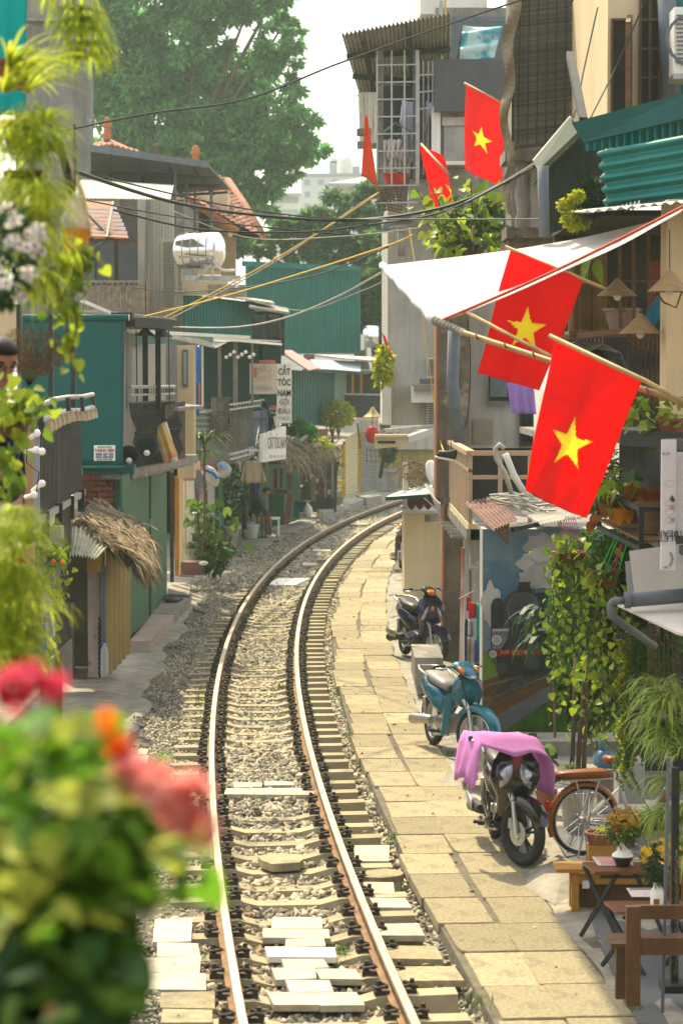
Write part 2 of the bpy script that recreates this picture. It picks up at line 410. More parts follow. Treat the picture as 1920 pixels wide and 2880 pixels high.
mb.add(vs_,[(i*5+j,i*5+j+1,(i+1)*5+j+1,(i+1)*5+j)for i in range(len(ys)-1)for j in range(4)])
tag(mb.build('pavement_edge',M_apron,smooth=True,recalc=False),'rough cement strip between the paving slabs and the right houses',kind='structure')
mb=MB();ys=[27.6+i*.6 for i in range(110)];vs_=[]
for y in ys:
 e=-1.42 if y<47 else(-2.0 if y<60 else-1.45);e+=.1*math.sin(y*1.3)+.06*math.sin(y*3.3)
 for o,z in((e,-.19),(e-.06,-.14),(e-.5,-.125),(-5.5,-.12)):vs_.append(T(y,o,z))
mb.add(vs_,[(i*4+j,i*4+j+1,(i+1)*4+j+1,(i+1)*4+j)for i in range(len(ys)-1)for j in range(3)])
tag(mb.build('path',M_apron,smooth=True,recalc=False),'grey cement path along the left houses',kind='structure')
LOOSE=[(762,2580,905,2612,0,0),(742,2614,926,2638,0,0),(800,2640,914,2661,0,0),(752,2663,945,2692,5,1),(798,2697,917,2724,4,0),(768,2726,888,2755,6,0),(890,2726,1010,2755,8,0),(810,2757,936,2787,6,0),(762,2790,884,2827,8,0),(886,2790,1010,2827,12,0),(632,2218,912,2236,0,0),(655,2202,738,2214,0,0),(742,2198,826,2210,0,0),(765,1626,850,1645,-20,1),(880,1544,928,1550,0,0),(850,1582,890,1590,0,0),(998,2378,1095,2420,0,0),(1022,2484,1108,2512,0,0),(1050,2526,1150,2552,8,0),(1058,2600,1186,2630,10,0),(1086,2662,1232,2700,10,2),(1122,2720,1290,2758,12,2),(432,2582,536,2650,0,0),(440,2654,562,2690,2,0),(402,2693,563,2737,2,0),(420,2740,582,2784,2,0),(450,2790,602,2838,0,2),(455,2842,600,2878,0,2),(330,2700,440,2760,0,2),(388,2106,416,2122,-3,0),(372,2124,412,2180,-6,0),(925,1425,960,1432,0,0),(960,1462,1010,1470,0,0),(985,1470,1030,1476,0,2)]
for i,(u0,v0,u1,v1,sh,k)in enumerate(LOOSE):
 zt=-.135 if u0>620 and u0<980 else-.125
 c=[G(u0-sh,v0,zt),G(u1-sh,v0,zt),G(u1+sh,v1,zt),G(u0+sh,v1,zt)]
 mid=sum(c,V())/4;r2=random.Random(i)
 c=[p+V((r2.uniform(-.012,.012),r2.uniform(-.012,.012),r2.uniform(-.008,.008)))for p in c]
 m=MB().prism(c,(0,0,-.045))
 m.build('loose_slab',[M_marble,M_white,M_slab][k],trk)
for k,(u0,v0,u1,v1)in enumerate([(725,2398,862,2432),(1002,2444,1142,2470)]):
 r2=random.Random(k+3);pts=[]
 for j in range(9):
  a=2*math.pi*j/9;q=G((u0+u1)/2+(u1-u0)/2*math.cos(a)*r2.uniform(.85,1.05),(v0+v1)/2+(v1-v0)/2*math.sin(a)*r2.uniform(.8,1.1),-.1);pts.append(q)
 o=MB().prism(pts,(0,0,-.07)).build('flat_stone',M_slab)
 tag(o,['flat brown stone lying across a sleeper between the rails','long flat stone resting over sleeper ends right of the track'][k],'stone')
n=420;Y=NP.uniform(14.5,60,n);o_=np.where(NP.random(n)<.55,NP.uniform(1.1,2.6,n),NP.uniform(-1.6,1.0,n));P=np.array([tuple(T(a,b,(-.092 if b>1.06 else-.15)))for a,b in zip(Y,o_)])
v,f=leaf_cloud(P,NP.normal(size=(n,3))*np.array([[1,1,.12]]),NP.uniform(.025,.07,n),NP.uniform(.015,.035,n),.2);tag(np_mesh('dead_leaves',v,f,mat('dead_leaf',(.20,.12,.05),(.34,.28,.18),sc=3,rough=.9,island=.6),None,(0,0,0)),'dry leaves and scraps scattered on the paving and stones',kind='stuff')
n=900;k_=NP.integers(0,26,n);cy_=NP.uniform(15,34,26)[k_];co_=NP.choice([-.75,-.95,1.04,2.05,.3,-1.3],26)[k_];P=np.array([tuple(T(a+g,b+q,-.17 if b<1 else-.1))for a,b,g,q in zip(cy_,co_,NP.normal(0,.07,n),NP.normal(0,.03,n))])
v,f=leaf_cloud(P,NP.normal(size=(n,3))*.6+np.array([[0,0,.8]]),NP.uniform(.03,.08,n),.012,.1);tag(np_mesh('weeds',v,f,mat('weed',(.10,.19,.03),rough=.6,trans=.3,island=.4),None,(0,0,0)),'small green weeds sprouting beside the rails and slabs',kind='stuff')
M_black=mat('black_metal',(.025,.026,.027),(.04,.04,.04),sc=8,rough=.5,metal=.2)
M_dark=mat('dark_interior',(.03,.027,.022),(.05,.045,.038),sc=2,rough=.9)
M_steel=mat('galvanised_steel',(.42,.42,.41),(.3,.29,.27),sc=6,rough=.45,metal=.7,streak=((.2,.13,.08),.4))
M_chrome=mat('chrome',(.75,.75,.75),rough=.12,metal=1)
M_pipe=mat('grey_pvc',(.13,.15,.17),(.10,.115,.13),sc=5,rough=.5)
M_wood=mat('brown_wood',(.16,.085,.04),(.10,.05,.025),sc=3,rough=.6,stretch=(1,1,8),bump=.2)
M_bamboo=mat('bamboo',(.38,.27,.12),(.26,.17,.07),sc=3,rough=.5,stretch=(3,3,3))
M_cable=mat('cable_black',(.02,.02,.021),rough=.6)
M_cablelt=mat('cable_grey',(.38,.36,.31),(.3,.28,.24),rough=.6)
M_yel=mat('cable_yellow',(.55,.36,.05),rough=.6)
M_rubber=mat('rubber',(.02,.02,.02),(.035,.033,.03),sc=20,rough=.8)
M_plaster=mat('grey_plaster',(.42,.40,.36),(.34,.325,.29),sc=1.6,rough=.9,bump=.15,streak=((.16,.15,.13),.55))
M_oldwall=mat('stained_concrete',(.27,.25,.22),(.17,.155,.13),sc=1.8,rough=.95,bump=.5,bsc=14,streak=((.07,.065,.055),.75),spots=((.42,.40,.36),2.4,.6,.68))
M_cream=mat('cream_paint',(.62,.50,.31),(.54,.43,.26),sc=1.2,rough=.85,bump=.08,streak=((.36,.27,.15),.3))
M_white=MATS['white_tile']
M_whitep=mat('white_paint',(.68,.66,.61),(.6,.57,.51),sc=3,rough=.7,streak=((.4,.36,.28),.4))
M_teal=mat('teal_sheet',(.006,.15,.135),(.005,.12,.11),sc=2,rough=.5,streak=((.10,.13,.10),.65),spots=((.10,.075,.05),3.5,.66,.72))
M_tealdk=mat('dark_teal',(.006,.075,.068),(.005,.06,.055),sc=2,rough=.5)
M_green=mat('green_door_paint',(.025,.13,.06),(.018,.10,.047),sc=1.5,rough=.55,streak=((.09,.12,.08),.7),spots=((.11,.08,.05),4,.66,.72))
M_rust=mat('rusty_sheet',(.20,.10,.085),(.12,.065,.055),sc=3,rough=.8,streak=((.3,.24,.2),.5))
M_zinc=mat('old_zinc_sheet',(.47,.45,.40),(.33,.31,.27),sc=2.5,rough=.55,metal=.25,streak=((.17,.11,.07),.6))
M_glass=mat('dark_window_glass',(.02,.024,.026),rough=.08,spec=.8)
M_red=mat('red_cloth',(.92,.02,.018),(.84,.016,.015),sc=3,rough=.85,trans=.6,bump=.25,bsc=160)
M_star=mat('yellow_cloth',(.93,.74,.03),rough=.8,trans=.55)
M_leaf=mat('leaf_green',(.10,.20,.02),(.16,.25,.02),sc=6,rough=.4,trans=.45,rnd=.45)
M_leafy=mat('leaf_yellow_green',(.33,.38,.025),(.20,.29,.02),sc=6,rough=.4,trans=.5,rnd=.4)
M_leafd=mat('leaf_dark',(.025,.065,.02),(.035,.08,.025),sc=6,rough=.35,trans=.25,rnd=.35)
M_fol=mat('foliage_mid',(.07,.14,.025),rough=.5,trans=.4,island=.5,sat=.02)
M_fold=mat('foliage_dark',(.03,.075,.025),rough=.5,trans=.3,island=.5,sat=.02)
M_foly=mat('foliage_yellow',(.36,.38,.02),rough=.5,trans=.5,island=.45,sat=.02)
M_strap=mat('strap_leaf',(.48,.53,.03),(.28,.38,.025),sc=3,rough=.45,trans=.6,island=.4)
M_strapg=mat('striped_strap_leaf',(.24,.35,.035),(.36,.42,.12),sc=3,rough=.45,trans=.4,island=.4)
M_stem=mat('stem',(.12,.11,.04),(.09,.07,.03),rough=.8)
M_bark=mat('bark',(.14,.10,.06),(.08,.06,.04),sc=6,rough=.95,bump=.5,stretch=(1,1,.3))
M_terra=mat('terracotta',(.24,.09,.05),(.17,.065,.04),sc=4,rough=.8)
M_potw=mat('pale_pot',(.48,.46,.41),(.4,.38,.33),sc=4,rough=.7)
M_soil=mat('soil',(.05,.035,.025),rough=1,bump=.5)
M_thatch=mat('thatch',(.20,.15,.09),(.11,.08,.05),sc=5,rough=.95,island=.55)
M_thatchb=mat('thatch_base',(.10,.075,.045),(.06,.045,.03),sc=9,rough=1,bump=.6)
def bxm(mb,u0,v0,u1,v1,Y,d):
 a=W(u0,v0,Y);b=W(u1,v1,Y)
 return mb.box(((a.x+b.x)/2,Y+d/2,(a.z+b.z)/2),(abs(b.x-a.x),abs(d),abs(a.z-b.z)))
def bx(name,m,parent,u0,v0,u1,v1,Y,d=.1):
 """an upright box whose street-side face fills that photo rectangle at distance Y and which is d deep"""
 return bxm(MB(),u0,v0,u1,v1,Y,d).build(name,m,parent)
def quad(name,m,parent,pts,th=.03,vec=None):
 pts=[V(p)for p in pts];n=(pts[1]-pts[0]).cross(pts[2]-pts[0]).normalized()
 return MB().prism(pts,V(vec)if vec else n*th).build(name,m,parent)
def sag(a,b,s,n=18):
 a,b=V(a),V(b);return[a.lerp(b,i/n)-V((0,0,4*s*(i/n)*(1-i/n)))for i in range(n+1)]
def text(name,body,m,parent,loc,size,rx=math.pi/2,rz=0,ry=0,sx=1,align='CENTER',bold=0,depth=.002):
 c=bpy.data.curves.new(name,'FONT');c.body=body;c.size=size;c.align_x=align;c.align_y='CENTER';c.extrude=depth;c.offset=bold;c.resolution_u=3
 o=bpy.data.objects.new(name,c);COL.objects.link(o)
 bpy.context.view_layer.update()
 me=bpy.data.meshes.new_from_object(o.evaluated_get(bpy.context.evaluated_depsgraph_get()));bpy.data.objects.remove(o)
 me.name=name;o=bpy.data.objects.new(name,me);COL.objects.link(o);me.materials.clear();me.materials.append(m)
 o.parent=parent;o.location=V(loc)-ORG[parent];o.rotation_euler=(rx,ry,rz);o.scale=(sx,1,1);ORG[o]=V(loc)
 return o
def heart(k):
 m=MB();y=[(0,0),(.28,-.1),(.5,.12),(.47,.42),(.25,.78),(0,1.0)]
 if k==2:y=[(0,0),(.12,.05),(.22,.3),(.2,.55),(.1,.85),(0,1.1)]
 vs_=[(x,q,.14*x+(.05 if k==1 else 0)*q-.22*q*q)for x,q in y];L_=[(-x,q,z)for x,q,z in vs_[1:-1]]
 mid=[(0,.35,-.03-.03),(0,.7,-.1)]
 a=vs_+L_[::-1]+mid
 f=[(0,1,2,10),(10,2,3,11),(11,3,4,5),(0,10,8,9),(10,11,7,8),(11,5,6,7)]
 return m.add(a,f).mesh('leaf',recalc=False,smooth=True)
ME_leaf={}
for key,mm in(('g',M_leaf),('y',M_leafy),('d',M_leafd)):
 ME_leaf[key]=[]
 for k in range(2):
  me=heart(k);me.materials.append(mm);ME_leaf[key].append(me)
 me=heart(2);me.materials.append(mm);ME_leaf[key+'n']=[me]
def leaf(par,p,size,key,hang=None,spread=1.0,rnd=RND):
 """one leaf object; hang gives how far the blade droops (0 level, 1 straight down)"""
 h=rnd.uniform(.3,1.0)if hang is None else hang+rnd.uniform(-.4,.3)
 return piece('leaf',rnd.choice(ME_leaf[key]),par,p,(-h*1.45,rnd.uniform(-.9,.9),rnd.uniform(-math.pi,math.pi)*spread),(size*rnd.uniform(.5,1.15),)*3)
def straps(mb,base,n,L,wd,up=.8,az=(0,6.283),droop=1.0,rnd=RND,segs=6):
 base=V(base)
 for i in range(n):
  a=rnd.uniform(*az);l=L*rnd.uniform(.6,1.15);e=up*rnd.uniform(.55,1.3);d=V((math.cos(a),math.sin(a),0));s_=V((-d.y,d.x,0))
  p=base+d*.01;vs_=[];ang=e;w0=wd*rnd.uniform(.7,1.2)
  for k in range(segs+1):
   t=k/segs;ww=w0*(.55+.9*t if t<.4 else.91*(1-t)/.6+.08)
   vs_+=[p-s_*ww/2,p+s_*ww/2]
   p=p+(d*math.cos(ang)+V((0,0,1))*math.sin(ang))*l/segs;ang-=droop*(e+1.1)/segs*rnd.uniform(.8,1.25)
   if ang<-1.5:ang=-1.5
  mb.add(vs_,[(2*k,2*k+1,2*k+3,2*k+2)for k in range(segs)])
 return mb
def cloud(name,m,parent,c,r,n,L,asp=.5,bias=None,hollow=.5):
 """a bushy mass of leaves through an ellipsoid"""
 d=NP.normal(size=(n,3));d/=np.linalg.norm(d,axis=1,keepdims=True);q=NP.random((n,1))**(1/3)*(1-hollow)+hollow*NP.random((n,1))**.3
 P=np.array(c)[None]+d*q*np.array(r)[None];D=d+NP.normal(size=(n,3))*.7+np.array(bias or(0,0,-.2))[None]
 l=NP.uniform(.6,1.2,n)*L;v,f=leaf_cloud(P,D,l,l*asp)
 return np_mesh(name,v,f,m,parent)
def pot(name,m,par,c,r,h,rim=1.1,base=.72,n=16,soil=True):
 b=MB().lathe([(r*base,0),(r*.97,h*.86),(r*rim,h*.87),(r*rim,h),(r*.92,h),(r*.9,h*.85)],c,n)
 o=b.build(name,m,par,smooth=35)
 if soil:MB().lathe([(.001,h*.88),(r*.9,h*.9)],c,n,cap=False).build('soil',M_soil,o)
 return o
def cloth(P,nu,nv,folds,amp,ph=0,th=.006):
 return MB().sheet(P,nu,nv,lambda a,b:amp*(.35+.65*b)*(math.sin(a*folds*6.28+ph)+.4*math.sin(a*folds*13+2*b+ph)),th)
def shirt(mb,c,w_,h,ax=V((1,0,0)),sleeve=.6,ph=0,folds=2.2):
 """a shirt hung by the shoulders at c; ax points along the shoulders"""
 ax=V(ax).normalized();dn=V((0,0,-1))
 mb.sheet([c-ax*w_*.5+dn*.04,c+ax*w_*.5+dn*.04,c+ax*w_*.47+dn*h,c-ax*w_*.47+dn*h],12,8,lambda a,b:.02*math.sin(a*folds*6.28+ph+b)+.05*math.sin(a*3.14),.02)
 for s_ in(-1,1):
  a0=c+ax*s_*w_*.46+dn*.03;a1=c+ax*s_*w_*.5+dn*.25;q=h*sleeve
  mb.sheet([a0,a1,a1+ax*s_*.03+dn*(q-.15),a0+ax*s_*.13+dn*q],4,6,lambda a,b:.015*math.sin(a*8+b*5),.03)
 return mb
def hanger(par,c,ax,m=None):
 ax=V(ax).normalized()
 return MB().tube([c+ax*-.19+V((0,0,-.03)),c+V((0,0,.06)),c+ax*.19+V((0,0,-.03))],.006,4).tube([c+V((0,0,.06)),c+V((0,0,.12)),c+V((.02,0,.15))],.004,4).build('hanger',m or M_steel,par)
def flag(name,label,P,m=M_red,fn=None,star=True,pole=None,pr=.012,group='national flags',sc=.30,rot=0,ctr=(.5,.5),th=.003,polem=None):
 """P: corners at the pole (near, far), then far-free, near-free"""
 p00,p10,p11,p01=[V(p)for p in P];org=(p00+p10)/2
 t=thing(name,label,'flag',org,group);fn=fn or(lambda a,b:0);nrm=(p10-p00).cross(p01-p00).normalized()
 def at(a,b):return(p00*(1-a)+p10*a)*(1-b)+(p01*(1-a)+p11*a)*b+nrm*fn(a,b)
 W_=(p10-p00).length;H_=(p01-p00).length;nu,nv=(48,72)if star else(14,20);mb=MB();cut=math.cos(math.pi/5)
 def inside(a,b):
  x=(a-ctr[0])*W_;y=-(b-ctr[1])*H_;r=math.hypot(x,y);q=(math.atan2(x,y)-rot)%(2*math.pi/5);q=min(q,2*math.pi/5-q);R1=sc*W_*.93;R2=R1*.382
  return r<R1*R2*math.sin(math.pi/5)/(R1*math.sin(q)+R2*math.sin(math.pi/5-q))
 mb.v=[tuple(at(i/nu,j/nv))for j in range(nv+1)for i in range(nu+1)];k_=nu+1
 mb.f=[(j*k_+i,j*k_+i+1,j*k_+i+1+k_,j*k_+i+k_)for j in range(nv)for i in range(nu)if not(star and inside((i+.5)/nu,(j+.5)/nv))]
 o=mb.build('cloth',m,t,smooth=True,recalc=False);md=o.modifiers.new('thick','SOLIDIFY');md.thickness=th;md.offset=0
 if star:
  for sd in(1,):
   mb=MB();vs_=[];K=5
   for k in range(K+1):
    for j in range(10):
     r=(sc if j%2==0 else sc*.382)*W_*k/K;a=rot+math.pi*j/5
     vs_.append(at(ctr[0]+r*math.sin(a)/W_,ctr[1]-r*math.cos(a)/H_)+nrm*-.003)
   fs_=[(k*10+j,k*10+(j+1)%10,k*10+10+(j+1)%10,k*10+10+j)for k in range(K)for j in range(10)]
   mb.add(vs_,fs_).build('star',M_star,t,recalc=False,smooth=True)
 if pole:MB().tube(pole,pr,8).build('pole',polem or M_bamboo,t,smooth=True)
 return t
h=thing('tall_house','tall grey house with a barred laundry balcony and lean-to roof above the bend','house',W(1160,1200,48))
bx('wall',M_plaster,h,1090,560,1236,1196,48,7)
bx('wall',M_oldwall,h,1224,20,1440,620,47.2,7)
bx('wall',M_plaster,h,1150,492,1232,620,47,5)
bx('wall_box',M_whitep,h,1074,1042,1100,1194,47.6,2)
bx('wall_box',M_whitep,h,1160,1086,1232,1132,46.6,1.4);bx('ledge',M_oldwall,h,1164,1082,1272,1098,46.4,1.2)
bx('pipe_bar',M_pipe,h,1180,1066,1312,1080,40,.12)
for(u0,v0,u1,v1)in((1200,1006,1223,1062),(1200,1130,1223,1200)):
 f=bx('window',M_whitep,h,u0,v0,u1,v1,47.9,.1);mb=MB()
 for k in range(9):bxm(mb,u0+3,v0+4+k*(v1-v0-8)/9,u1-3,v0+7+k*(v1-v0-8)/9,47.86,.04)
 mb.build('louvers',M_pipe,f)
A,B,C,D=W(960,94,44),W(1268,34,44),W(1262,330,49.5),W(1008,258,49.5)
MB().corr([A,B,C,D],26,.03,.01).build('roof',M_zinc,h)
up=V((0,0,-.09))
for a,b in(((A+(D-A)*.28),(B+(C-B)*.28)),((A+(D-A)*.62),(B+(C-B)*.62)),((A+(D-A)*.95),(B+(C-B)*.95))):
 MB().bar(a+up,b+up,.08,.1).build('purlin',M_dark,h)
for q in(.2,.62):MB().bar(A+(B-A)*q+up*2,D+(C-D)*q+up*2,.08,.1).build('rafter',M_dark,h)
MB().corr([W(1008,258,49),W(1062,258,47.5),W(1062,402,47.5),W(1012,402,49)],6,.03,.01).build('side_sheet',M_zinc,h)
bx('beam',M_oldwall,h,1003,360,1060,378,48,.3);bx('beam',M_oldwall,h,1004,396,1058,414,48,.3)
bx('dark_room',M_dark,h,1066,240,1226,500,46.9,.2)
cg=MB()
for u in(1060,1101,1137,1171,1176):cg.bar(W(u,140,45),W(u,520,45),.03)
for k in range(9):cg.bar(W(1060,182+k*48.5+0,45),W(1176,180+k*48.5,45),.025)
for u in(1178,1190,1204,1216):cg.bar(W(u,170,45.4),W(u,490,45.4),.025)
for k in range(7):cg.bar(W(1176,210+k*48,45.4),W(1222,208+k*46,46),.025)
cg.build('cage',M_steel,h)
MB().bar(W(1068,140,45.1),W(1070,520,45.1),.12).build('post',M_oldwall,h);MB().bar(W(1168,140,45.2),W(1168,500,45.2),.1).build('post',M_pipe,h)
mb=MB()
for k in range(9):
 t=k/8;mb.bar(W(1062+20*t,524+62*t,45+.4*t),W(1130-2*t,530+68*t,45.6),.025)
for k in range(6):mb.bar(W(1062+13*k,524,45),W(1085+9*k,592,45.4),.022)
mb.build('cage_floor',M_rust,h);quad('side_plate',M_oldwall,h,[W(1108,512,45.7),W(1152,500,45.7),W(1140,596,45.7),W(1118,560,45.7)],.03)
MB().tube([W(1240,0,46),W(1240,170,46)],.04,8).build('pipe',M_steel,h);MB().tube([W(1252,-10,46),W(1250,160,46)],.02,6).build('pipe',M_yel,h)
bx('window_frame',M_pipe,h,1256,45,1420,168,46.9,.2);bx('window_glass',M_glass,h,1262,58,1416,166,46.85,.04)
MB().sheet([W(1302,70,46.4),W(1412,72,46.4),W(1388,166,46.2),W(1290,164,46.2)],16,10,lambda a,b:.09*math.sin(b*14+a*3)*(1-.3*a),.01).build('tarp',mat('pale_teal_tarp',(.42,.56,.55),(.05,.27,.32),sc=2.4,rough=.6,ramp=(.45,.55)),h,smooth=True)
bx('panel',mat('slate_panel',(.058,.062,.07),(.08,.08,.085),sc=3,rough=.6,streak=((.13,.12,.11),.35)),h,1221,165,1427,312,44.6,.15)
a=bx('window_box',M_oldwall,h,1216,302,1312,470,44.9,1.2);bx('window_glass',mat('pale_blind',(.30,.29,.26),(.22,.21,.19),rough=.6),a,1248,352,1306,458,44.82,.08)
bx('frame_top',M_whitep,a,1216,300,1312,310,44.7,1.4);bx('side_board',M_whitep,a,1214,310,1238,470,44.8,.2);bx('sill',M_whitep,a,1240,452,1310,462,44.75,.15);bx('valance',mat('faded_red_board',(.32,.2,.17),(.42,.38,.33),sc=4),a,1243,328,1310,352,44.78,.1)
bx('wall',M_oldwall,h,1214,470,1440,660,45.2,1.5)
bx('tank_house',M_whitep,h,1182,-60,1370,38,50,4)
mb=MB();t=thing('shirt_row','row of white shirts drying on green hangers inside the barred balcony','laundry',W(1110,385,46))
for k in range(6):
 c=W(1078+k*13,386+3*(k%2),45.6+.05*k);shirt(MB(),c,.26,.58+.06*(k%3),V((.55,.83,0)),.5,k).build('shirt',M_white if k!=2 else M_whitep,t,smooth=True)
MB().tube([W(1068,378,45.5),W(1112,345,45.6),W(1160,372,45.8)],.02,5).build('hanger',mat('green_plastic',(.12,.3,.16),rough=.5),t)
o=shirt(MB(),W(1150,278,46),.42,.75,V((.6,.8,0)),.55,1).build('shirt',mat('lilac_cloth',(.55,.54,.66),rough=.9));tag(o,'pale lilac shirt hanging high inside the barred balcony','shirt')
o=shirt(MB(),W(1208,280,46),.3,.9,V((.4,.9,0)),.6,2).build('dress',mat('mauve_cloth',(.34,.30,.42),rough=.9));tag(o,'mauve garment hanging at the right end of the barred balcony','garment')
o=MB().sheet([W(1128,380,45.7),W(1158,372,45.7),W(1160,440,45.7),W(1135,452,45.7)],6,6,lambda a,b:.03*math.sin(a*9),.02).build('cloth',mat('grey_cloth',(.3,.3,.33),rough=.9));tag(o,'grey washing hung beside the row of white shirts','laundry')
o=MB().lathe([(.18,0),(.25,.17),(.27,.18),(.24,.17),(.17,.01)],W(1112,517,45.35),18).build('basin',mat('red_plastic',(.55,.02,.02),rough=.35),smooth=40);tag(o,'round red plastic basin standing on the barred balcony floor','basin')
k_=thing('kiosk','cream walled kiosk with scalloped maroon valance at the inside of the bend','kiosk',W(1190,1690,44))
bx('wall',M_cream,k_,1137,1441,1246,1696,43.8,1.6);bx('wall_cap',M_whitep,k_,1133,1436,1246,1443,43.7,1.8)
bx('side_post',M_whitep,k_,1133,1300,1147,1442,44.4,.3);bx('inner_wall',M_plaster,k_,1148,1392,1240,1442,45,.1)
pts=[W(1145,1386,43.6),W(1238,1382,43.6)];lo=[]
for j in range(4):
 for q in range(7):lo.append(W(1238-(j+q/6)*23.2,1418+16*math.sin(math.pi*q/6),43.6))
quad('valance',mat('maroon_cloth',(.10,.018,.018),rough=.9),k_,pts+lo,.02,(0,.02,0))
MB().corr([W(1085,1402,42.0),W(1092,1396,45.5),W(1222,1346,45.5),W(1208,1392,42.0)],9,.015,.006).build('awning',mat('teal_white_sheet',(.40,.47,.42),(.10,.22,.22),sc=5,rough=.5,ramp=(.5,.6)),k_)
MB().bar(W(1083,1403,41.95),W(1209,1394,41.95),.05,.06).build('awning_edge',M_tealdk,k_)
MB().bar(W(1180,1390,43),W(1236,1440,43.5),.02).build('brace',M_steel,k_)
MB().bar(W(1202,1458,42.6),W(1266,1450,43.2),.13).build('timber',M_oldwall,k_)
MB().lathe([(.001,0),(.2,.02),(.27,.06),(.27,.075),(.001,.04)],W(1212,1338,42.5),18,Matrix.Rotation(1.2,3,'Y')@Matrix.Rotation(.5,3,'X')).build('dish',M_white,k_,smooth=True)
mb=MB()
for j in range(46):
 c=W(RND.uniform(1150,1222),RND.uniform(1310,1372),RND.uniform(44,45.4));r=RND.uniform(.12,.3)
 mb.tube([c+V((r*math.cos(a+j),.4*r*math.sin(a*1.3),r*.7*math.sin(a+j*.5)))for a in(0,.9,1.8,2.7,3.6)],.014,4)
tag(mb.build('dry_vines',mat('dry_vine',(.34,.24,.14),(.2,.13,.07),sc=3,rough=.9)),'tangle of dry tan vines heaped on the teal awning','vines')
o=thing('floodlight','beige boxy floodlight on an arm reaching over the track bend','lamp',W(1100,1262,44))
a=MB().box(W(1100,1242,44),(.6,.3,.2),Matrix.Rotation(-.06,3,'Y')).build('housing',mat('beige_plastic',(.52,.44,.27),(.45,.37,.22),sc=4,rough=.5),o);bx('lens',M_dark,a,1062,1240,1112,1247,43.83,.02);bx('rim',M_cream,a,1054,1222,1146,1229,43.8,.35)
MB().bar(W(1140,1236,44.1),W(1232,1205,46.8),.12).build('arm',M_steel,o);MB().bar(W(1078,1212,44.4),W(1232,1196,47),.07).build('arm',M_steel,o)
o=thing('lantern','red cloth lantern with dangling frame hanging over the far track','lantern',W(1046,1230,62));MB().lathe([(.06,-.22),(.14,-.16),(.18,0),(.14,.16),(.06,.22)],W(1046,1222,62),12).build('shade',mat('red_lantern',(.5,.03,.03),rough=.6,trans=.4),o,smooth=True)
mb=MB();[mb.bar(W(1030+12*j,1262,62),W(1032+12*j,1300,62),.02)for j in range(4)];[mb.bar(W(1030,1266+16*j,62),W(1068,1266+16*j,62),.02)for j in range(3)];mb.build('frame',M_rust,o);MB().bar(W(1046,1196,62),W(1048,1150,62),.015).build('cord',M_cable,o)
o=MB().lathe([(.26,0),(.17,.06),(.1,.14),(.04,.24),(.001,.27)],W(1048,1172,63),14,cap=False).build('straw_hat',M_bamboo,smooth=True);tag(o,'straw hat shade hanging above the red lantern','hat')
MB_=MB().bar(W(1086,1240,61),W(1068,1345,61),.09);tag(MB_.build('black_pole',M_black),'short black slanting pole below the red lantern','pole')
o=thing('drain_pipe','grey drain pipe with an elbow jutting from the tall grey house','pipe',W(1120,650,45));MB().tube([W(1084,650,45),W(1086,630,45),W(1100,622,45),W(1150,618,46.5)],.075,8).build('pipe',M_pipe,o,smooth=True);MB().tube([W(1128,640,45.4),W(1128,720,45.4)],.07,8).build('pipe',M_oldwall,o,smooth=True)
h=thing('mural_house','old concrete house with a small railed balcony, orange wall edges and a mural wall','house',W(1400,2060,28))
M_brown=mat('soot_stained_wall',(.21,.165,.115),(.10,.08,.06),sc=1.6,rough=.95,bump=.4,streak=((.03,.028,.024),.85),spots=((.34,.27,.19),2.2,.56,.70))
bx('wall',M_brown,h,1246,1400,1312,1856,35.4,1);bx('wall',M_brown,h,1228,600,1318,1400,35.5,1)
M_orange=mat('orange_brick_edge',(.42,.15,.05),(.3,.16,.09),sc=6,rough=.9)
bx('wall_edge',M_orange,h,1243,1420,1249,1790,35.38,.3);bx('wall_edge',M_orange,h,1224,905,1229,1400,35.48,.3)
bx('wall',M_plaster,h,1318,640,1500,1260,36,6);bx('wall',M_dark,h,1318,1258,1620,1500,36.1,2)
bx('wall',M_plaster,h,1306,1480,1372,1960,34.2,.4);bx('wall',M_oldwall,h,1324,1882,1360,2034,28.6,.5)
a=bx('window',M_dark,h,1374,1050,1432,1138,35.9,.05);bx('window_frame',M_pipe,a,1372,1128,1434,1138,35.84,.1);bx('sash',M_pipe,a,1378,1054,1426,1116,35.87,.02)
bx('fallen_plaster',mat('bare_plaster',(.30,.25,.19),(.22,.19,.15),sc=3,rough=1),h,1330,1180,1386,1248,35.97,.02)
bx('door_opening',M_dark,h,1462,1060,1500,1255,35.9,.1)
bx('mural_wall',M_plaster,h,1356,1488,1760,2072,27.3,.5);bx('wall_base',M_apron,h,1356,2072,1800,2120,27.0,.6)
mb=MB();mb.tube([W(1276,925,34),W(1272,1080,34),W(1292,1250,34)],.085,10);mb.build('pipe',M_pipe,h,smooth=True)
o=MB().bar(W(1302,1540,30.2),W(1296,1885,30.2),.045);o.build('post',mat('red_white_pole',(.5,.46,.42),(.4,.12,.08),sc=2,rough=.8),h)
mb=MB()
for j in range(30):mb.box(W(1322,1525,30.4).lerp(W(1322,1740,30.4),j/29),(.035,.03,.03),Matrix.Rotation(.6,3,'Y'))
mb.build('chain',M_rust,h)
zt,zf,xb=3.1,2.15,1.6;bal=MB().box((xb+.9,33,zf-.06),(1.9,6.1,.14)).build('balcony_floor',M_oldwall,h)
MB().box((xb+.02,33,zf+.04),(.1,6.1,.06)).build('kerb',M_cream,bal);MB().box((xb+.08,30.1,zf-.25),(.16,.3,.5)).build('bracket',M_oldwall,bal)
M_rail=mat('weathered_rail',(.34,.28,.18),(.42,.25,.17),sc=4,rough=.8)
